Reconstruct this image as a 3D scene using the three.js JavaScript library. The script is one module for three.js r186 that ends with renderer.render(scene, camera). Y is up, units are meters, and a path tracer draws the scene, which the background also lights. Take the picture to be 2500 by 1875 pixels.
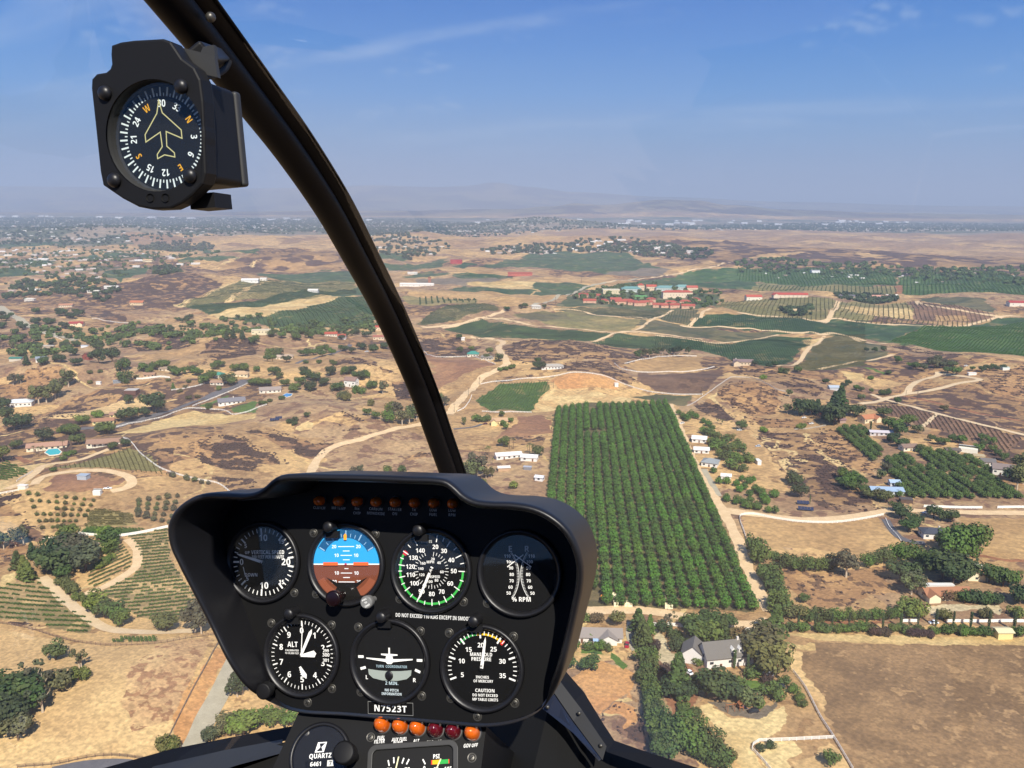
import * as THREE from 'three';
import { mergeGeometries, toCreasedNormals } from 'three/addons/utils/BufferGeometryUtils.js';
import { RoundedBoxGeometry } from 'three/addons/geometries/RoundedBoxGeometry.js';

// ---------------------------------------------------------------- camera, sky, sun, exposure
const scene = new THREE.Scene();
const DEG = Math.PI / 180;
const camera = new THREE.PerspectiveCamera(2 * Math.atan(937.5 / 2090) / DEG, 4 / 3, 0.05, 90000);
camera.position.set(0, 200, 0);                       // the helicopter hovers 200 m above the vineyards
camera.rotation.set(-11.8 * DEG, 0, 0.35 * DEG, 'YXZ');
camera.updateMatrixWorld(true);
const renderer = new THREE.WebGLRenderer({ antialias: true });
renderer.setSize(1024, 768);
renderer.toneMapping = THREE.LinearToneMapping;
renderer.toneMappingExposure = 1.42;
renderer.shadowMap.enabled = true;

const SUN_EL = 45 * DEG, SUN_AZ = 14 * DEG;            // behind the camera, a little to the right
const sunDir = new THREE.Vector3(Math.sin(SUN_AZ) * Math.cos(SUN_EL), Math.sin(SUN_EL), Math.cos(SUN_AZ) * Math.cos(SUN_EL));
const sun = new THREE.DirectionalLight(new THREE.Color(1.0, 0.945, 0.845), 4.9);
sun.name = 'sun';
sun.position.copy(sunDir).multiplyScalar(3000);
sun.castShadow = true;
sun.shadow.camera.left = -1500; sun.shadow.camera.right = 1500; sun.shadow.camera.top = 1500; sun.shadow.camera.bottom = -1500; sun.shadow.camera.far = 8000;
sun.shadow.mapSize.set(4096, 4096);
scene.add(sun); scene.add(sun.target);

// ---------------------------------------------------------------- random numbers and noise
function rng(seed) { let a = seed >>> 0; return () => { a = (a + 0x6D2B79F5) | 0; let t = Math.imul(a ^ (a >>> 15), 1 | a); t = (t + Math.imul(t ^ (t >>> 7), 61 | t)) ^ t; return ((t ^ (t >>> 14)) >>> 0) / 4294967296; }; }
const R = rng(20251);
const lerp = (a, b, t) => a + (b - a) * t, clamp = (v, a, b) => v < a ? a : v > b ? b : v, sstep = (a, b, v) => { v = clamp((v - a) / (b - a), 0, 1); return v * v * (3 - 2 * v); };
const NT = 1024, noiseTile = new Float32Array(NT * NT);   // a tileable cloud of noise: 32 cells a side, five octaves
{
  const q = rng(7);
  let amp = 0.5, cells = 32;
  for (let o = 0; o < 5; o++, amp *= 0.56, cells *= 2) {
    const g = new Float32Array(cells * cells).map(() => q()), k = cells / NT;
    for (let j = 0; j < NT; j++) {
      const y = j * k, iy = y | 0, fy = (y - iy) * (y - iy) * (3 - 2 * (y - iy)), y0 = iy * cells, y1 = ((iy + 1) % cells) * cells;
      for (let i = 0; i < NT; i++) {
        const x = i * k, ix = x | 0, fx = (x - ix) * (x - ix) * (3 - 2 * (x - ix)), ix1 = (ix + 1) % cells;
        const a = g[y0 + ix], b = g[y0 + ix1], c = g[y1 + ix], d = g[y1 + ix1];
        noiseTile[j * NT + i] += amp * (a + (b - a) * fx + (c - a + (a - b - c + d) * fx) * fy);
      }
    }
  }
  let lo = 9, hi = -9; for (const v of noiseTile) { if (v < lo) lo = v; if (v > hi) hi = v; }
  for (let i = 0; i < noiseTile.length; i++) noiseTile[i] = clamp((noiseTile[i] - lo) / (hi - lo) * 1.5 - 0.25, 0, 1);
}
function N(x, y) {                                       // one unit = one coarse cell
  x *= 32; y *= 32;
  let ix = Math.floor(x), iy = Math.floor(y); const fx = x - ix, fy = y - iy;
  ix &= 1023; iy &= 1023; const jx = (ix + 1) & 1023, jy = (iy + 1) & 1023;
  const a = noiseTile[iy * NT + ix], b = noiseTile[iy * NT + jx], c = noiseTile[jy * NT + ix], d = noiseTile[jy * NT + jx];
  return a + (b - a) * fx + (c - a + (a - b - c + d) * fx) * fy;
}

// ---------------------------------------------------------------- the sky: clear late-summer air, thin high streaks of ice cloud
{
  const W = 2048, H = 1024, data = new Float32Array(W * H * 4);
  const stops = [[0, .19, .265, .40], [.04, .185, .28, .45], [.075, .15, .28, .49], [.12, .088, .245, .53], [.17, .046, .19, .505], [.215, .024, .148, .465], [.35, .025, .115, .38], [.6, .022, .09, .31], [1.0, .018, .072, .26]];
  for (let j = 0; j < H; j++) {
    const up = ((j + .5) / H - .5) * Math.PI, s = Math.sin(up), e = Math.max(0, s);
    let k = 0; while (k < stops.length - 2 && stops[k + 1][0] < e) k++;
    const t = clamp((e - stops[k][0]) / (stops[k + 1][0] - stops[k][0]), 0, 1);
    const c = [1, 2, 3].map(m => lerp(stops[k][m], stops[k + 1][m], t));
    if (s < 0) { const g = sstep(0, -.15, s); c[0] = lerp(c[0], .30, g); c[1] = lerp(c[1], .26, g); c[2] = lerp(c[2], .22, g); }
    for (let i = 0; i < W; i++) {
      const az = ((i + .5) / W - .5) * 2 * Math.PI, x = Math.cos(az) * Math.cos(up), z = Math.sin(az) * Math.cos(up);
      let a = 0;
      if (s > .02) {
        const px = x / (s + .12), pz = z / (s + .12), w = N(px * .35 + 3.1, pz * .35) - .5;
        const st = N(px * .55 + pz * .5 + w * .6, (pz - px * .45) * 2.6 + w * 1.2), fine = N(px * 2.2 + w, (pz - px * .45) * 9);
        const fleck = sstep(.62, .9, N(px * 3.1 + 5.5 + w, pz * 3.1 - px * 1.2)) * sstep(.45, .85, N(px * 14, pz * 22 + px * 9)) * sstep(.05, .12, s) * .3;
        a = fleck + sstep(.56, .95, st) * (.25 + .75 * fine) * .5 * sstep(.02, .16, s);
      }
      const o = (j * W + i) * 4;
      data[o] = lerp(c[0], .38, a); data[o + 1] = lerp(c[1], .47, a); data[o + 2] = lerp(c[2], .62, a); data[o + 3] = 1;
    }
  }
  const tex = new THREE.DataTexture(data, W, H, THREE.RGBAFormat, THREE.FloatType);
  tex.mapping = THREE.EquirectangularReflectionMapping; tex.magFilter = THREE.LinearFilter; tex.minFilter = THREE.LinearFilter; tex.needsUpdate = true;
  scene.background = tex; scene.environment = tex;
}
scene.fog = new THREE.FogExp2(new THREE.Color(.68, .80, 1.0), 9.5e-5);

// ---------------------------------------------------------------- names, labels
const taken = {};
function numbered(n) { const k = taken[n] = (taken[n] ?? -1) + 1; return k ? `${n}_${String(k).padStart(3, '0')}` : n; }
function tag(o, label, category, group, kind) {
  if (label) o.userData.label = label; if (category) o.userData.category = category; if (group) o.userData.group = group; if (kind) o.userData.kind = kind;
  return o;
}
function thing(name, label, category, pos = [0, 0, 0], turn = 0, group) {
  const g = new THREE.Group(); g.name = numbered(name); g.position.set(...pos); g.rotation.y = turn; scene.add(g);
  return tag(g, label, category, group);
}
function part(parent, name, geo, mat, label) {
  const m = new THREE.Mesh(geo, mat); m.name = name; m.castShadow = m.receiveShadow = true; if (label) m.userData.label = label;
  parent.add(m); return m;
}
function solo(name, geo, mat, label, category, group, kind) {
  const m = new THREE.Mesh(geo, mat); m.name = numbered(name); m.castShadow = m.receiveShadow = true; scene.add(m);
  return tag(m, label, category, group, kind);
}
const matCache = {};
function M(hex, rough = .85, extra = {}) {
  const k = hex + '|' + rough + JSON.stringify(extra);
  return matCache[k] ??= new THREE.MeshStandardMaterial({ color: hex, roughness: rough, side: THREE.DoubleSide, ...extra });
}

// ---------------------------------------------------------------- the lie of the land (x to the right, d metres ahead of the camera, y up)
function profile(pts, v) {
  if (v <= pts[0][0]) return pts[0][1];
  for (let i = 1; i < pts.length; i++) if (v < pts[i][0]) { const t = (v - pts[i - 1][0]) / (pts[i][0] - pts[i - 1][0]); return lerp(pts[i - 1][1], pts[i][1], t * t * (3 - 2 * t)); }
  return pts[pts.length - 1][1];
}
// far ridges: height in metres against x / d
const RIDGE_FAR = [[-1.2, 520], [-.85, 560], [-.6, 640], [-.5, 625], [-.38, 560], [-.26, 630], [-.16, 715], [-.09, 680], [-.055, 715], [-.02, 815], [.015, 705], [.07, 570], [.17, 455], [.31, 340], [.5, 255], [.9, 220], [1.3, 260]];
const RIDGE_MID = [[-1.2, 60], [-.5, 40], [-.15, 90], [0, 140], [.04, 195], [.072, 250], [.095, 228], [.165, 292], [.21, 275], [.25, 215], [.31, 140], [.42, 105], [.6, 90], [1.2, 70]];
const bumps = [];   // [x, d, height, half width across, half width along]
function hills(x, d) {
  let h = 0;
  const near = sstep(200, 420, d), fade = 1 - sstep(5000, 9000, d) * .9;
  const roll = lerp(7, 25, sstep(560, 950, d)) * lerp(1, .55, sstep(30, 120, x) * (1 - sstep(1100, 1500, d)));   // gentler under the orchard and the farms on the right
  h += (N(x / 230 + 5.3, d / 230 + 2.7) - .5) * roll * near * fade + (N(x / 85 + 1.1, d / 85 + 4.4) - .5) * roll * .22 * near * fade;
  h += (N(x / 1100 + 1.3, d / 1100 + 8.7) - .5) * lerp(6, 55, sstep(1200, 4200, d)) * fade;
  for (const [bx, bd, bh, wx, wd] of bumps) { const u = (x - bx) / wx, v = (d - bd) / wd, q = u * u + v * v; if (q < 9) h += bh * Math.exp(-q); }
  if (d > 9000) {
    const a = x / d, n = N(x / 2600, d / 2600) - .5;
    const m = (d - 14000) / 1700, f = (d - 24500) / (d < 24500 ? 3800 : 6000);
    h += RIDGE_MID && profile(RIDGE_MID, a) * Math.exp(-m * m) * (1 + n * .5);
    h += profile(RIDGE_FAR, a) * Math.exp(-f * f) * (1 + n * .25 * (1 - Math.exp(-f * f * 6)));
  }
  return h;
}
// a point seen in the survey photograph (2500 px wide), laid on the ground where that line of sight meets it
const VIEWS = { Z: [0, 0, 1], A: [0, 400, 2.765], B: [700, 400, 2.765], C: [1300, 400, 2.765], D: [1800, 400, 3.16], E: [0, 750, 3.687], F: [500, 750, 3.403], G: [1000, 700, 3.16], H: [1600, 700, 3.318], I: [2000, 700, 3.318], J: [0, 1150, 4.148], K: [0, 1475, 4.022], L: [1300, 1400, 3.493], M: [1300, 950, 3.017], N: [1750, 1150, 2.949], O: [1800, 1450, 3.16], Q: [1640, 860, 5.53], S: [200, 1575, 3.16] };
const vtmp = new THREE.Vector3();
function rayDir(px, py) { return vtmp.set((px - 1250) / 2090, -(py - 937.5) / 2090, -1).transformDirection(camera.matrixWorld); }
function flatGround(px, py) { const v = rayDir(px, py), t = -200 / v.y; return [v.x * t, -v.z * t]; }
function ground(px, py) {                                // [x, d, height]
  const v = rayDir(px, py), dx = v.x, dy = v.y, dd = -v.z;
  let t = 120, last = 120;
  for (let i = 0; i < 900; i++) {
    const y = 200 + dy * t, x = dx * t, d = dd * t, h = hills(x, d);
    if (y <= h) {
      let lo = last, hi = t;
      for (let k = 0; k < 18; k++) { const m = (lo + hi) / 2; if (200 + dy * m <= hills(dx * m, dd * m)) hi = m; else lo = m; }
      return [dx * hi, dd * hi, hills(dx * hi, dd * hi)];
    }
    last = t; t *= 1.012; if (t > 60000) break;
  }
  return [dx * t, dd * t, 0];
}
function at(view, cx, cy) { const [ox, oy, s] = VIEWS[view]; return ground(ox + cx / s, oy + cy / s); }
function list(str) { return str.trim().split('\n').map(l => l.trim()).filter(l => l && !l.startsWith('//')); }
function pairs(nums) { const r = []; for (let i = 0; i + 1 < nums.length; i += 2) r.push([+nums[i], +nums[i + 1]]); return r; }
// hills one can tell apart, placed first because everything else lies on them
for (const [v, cx, cy, h, wx, wd] of [
  ['G', 1150, 560, 15, 120, 150], ['G', 1350, 740, 8, 70, 55], ['G', 250, 640, 12, 110, 110], ['Q', 900, 520, 13, 85, 80], ['Q', 1500, 260, 6, 90, 60],
  ['E', 1450, 300, 9, 75, 60], ['E', 2100, 360, 12, 75, 60], ['E', 1200, 200, 7, 110, 60], ['E', 1600, 1250, 10, 75, 70], ['F', 700, 900, 7, 75, 60], ['F', 1300, 1000, 5, 80, 60], ['E', 420, 640, 8, 70, 60], ['E', 700, 1000, 5, 60, 40],
  ['A', 1200, 840, 22, 260, 260], ['A', 1900, 660, 26, 330, 260], ['A', 1050, 690, 10, 200, 120], ['A', 800, 480, 18, 700, 300], ['B', 1800, 560, 30, 700, 330], ['B', 1150, 1010, 9, 130, 110], ['B', 900, 520, 24, 300, 250],
  ['I', 1500, 780, 12, 120, 110], ['I', 1200, 640, 6, 100, 60], ['D', 700, 720, 18, 500, 260], ['K', 900, 900, 6, 60, 60], ['J', 800, 200, 5, 60, 50], ['K', 1750, 700, 3, 25, 40], ['H', 700, 300, 8, 160, 90],
]) { const [ox, oy, s] = VIEWS[v], [x, d] = flatGround(ox + cx / s, oy + cy / s); bumps.push([x, d, h * 1.35, wx, wd]); }
{ const [x, d] = flatGround(1345, 556); bumps.push([x, d, 85, 620, 700]); }

// ================================================================ the ground
// What grows or lies on it, as colours of the matter itself, save the orchard floor, darkened for tree shade: [colour a, colour b, patch size, share of grain, specks [colour, threshold, size]]
const SOIL = {
  grass: { a: [195, 159, 105], b: [162, 129, 87], s: 70, k: [[141, 109, 72], .72, 3] },
  dusty: { a: [168, 138, 99], b: [143, 113, 82], s: 36, k: [[118, 88, 67], .66, 4] },
  gold: { a: [204, 171, 117], b: [188, 154, 104], s: 34 },
  tan: { a: [183, 148, 98], b: [164, 130, 85], s: 60 },
  farTan: { a: [183, 148, 98], b: [150, 118, 86], s: 240, k: [[136, 104, 72], .70, 90] },
  pale: { a: [201, 174, 118], b: [187, 156, 101], s: 30 },
  dirt: { a: [204, 176, 121], b: [183, 150, 100], s: 14 },
  sand: { a: [208, 182, 126], b: [193, 164, 109], s: 22 },
  orange: { a: [190, 142, 88], b: [182, 132, 82], s: 26 },
  redsoil: { a: [151, 102, 68], b: [135, 92, 63], s: 16 },
  scrub: { a: [166, 130, 85], b: [136, 105, 70], s: 26, k: [[77, 56, 46], .50, 4.5] },
  scrubDark: { a: [163, 126, 82], b: [126, 94, 67], s: 26, k: [[67, 49, 40], .44, 5] },
  scrubLight: { a: [175, 136, 89], b: [151, 114, 75], s: 26, k: [[101, 75, 54], .57, 2.2] },
  tuft: { a: [202, 168, 116], b: [182, 146, 102], s: 22, k: [[146, 108, 76], .63, 1.2] },
  scrubFar: { a: [166, 130, 85], b: [136, 105, 70], s: 90, k: [[77, 56, 46], .50, 36] },
  brownField: { a: [118, 90, 66], b: [102, 77, 58], s: 34, k: [[88, 66, 52], .66, 7] },
  brownField2: { a: [142, 112, 76], b: [120, 94, 64], s: 20, k: [[158, 126, 86], .76, 2] },
  brownSmooth: { a: [150, 111, 78], b: [131, 94, 69], s: 40 },
  vine: { a: [46, 70, 36], b: [62, 84, 44], s: 34, k: [[112, 104, 64], .74, 9] },
  vineBright: { a: [54, 82, 32], b: [72, 96, 40], s: 30, k: [[110, 106, 60], .80, 8] },
  vineDull: { a: [89, 84, 54], b: [106, 98, 63], s: 60, k: [[69, 73, 45], .58, 18] },
  vineTan: { a: [141, 125, 77], b: [114, 108, 64], s: 60 },
  vineSoil: { a: [160, 134, 92], b: [134, 116, 76], s: 20, k: [[184, 154, 106], .70, 6] },
  brownRows: { a: [131, 100, 75], b: [114, 86, 66], s: 40 },
  greyField: { a: [122, 108, 88], b: [110, 98, 81], s: 60 },
  lawn: { a: [89, 113, 41], b: [75, 100, 36], s: 12 },
  lawnDark: { a: [60, 75, 39], b: [77, 84, 48], s: 40, k: [[116, 108, 75], .72, 22] },
  concrete: { a: [190, 173, 135], b: [178, 162, 126], s: 8 },
  city: { a: [118, 108, 90], b: [144, 126, 102], s: 300, k: [[78, 84, 56], .55, 150] },
  mountain: { a: [112, 100, 70], b: [134, 112, 80], s: 900, k: [[77, 56, 46], .55, 300] },
  orchardFloor: { a: [116, 100, 66], b: [88, 80, 50], s: 10 },  // darkened to stand for the shade between the tree columns
};
const KIND = Object.keys(SOIL);
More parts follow.
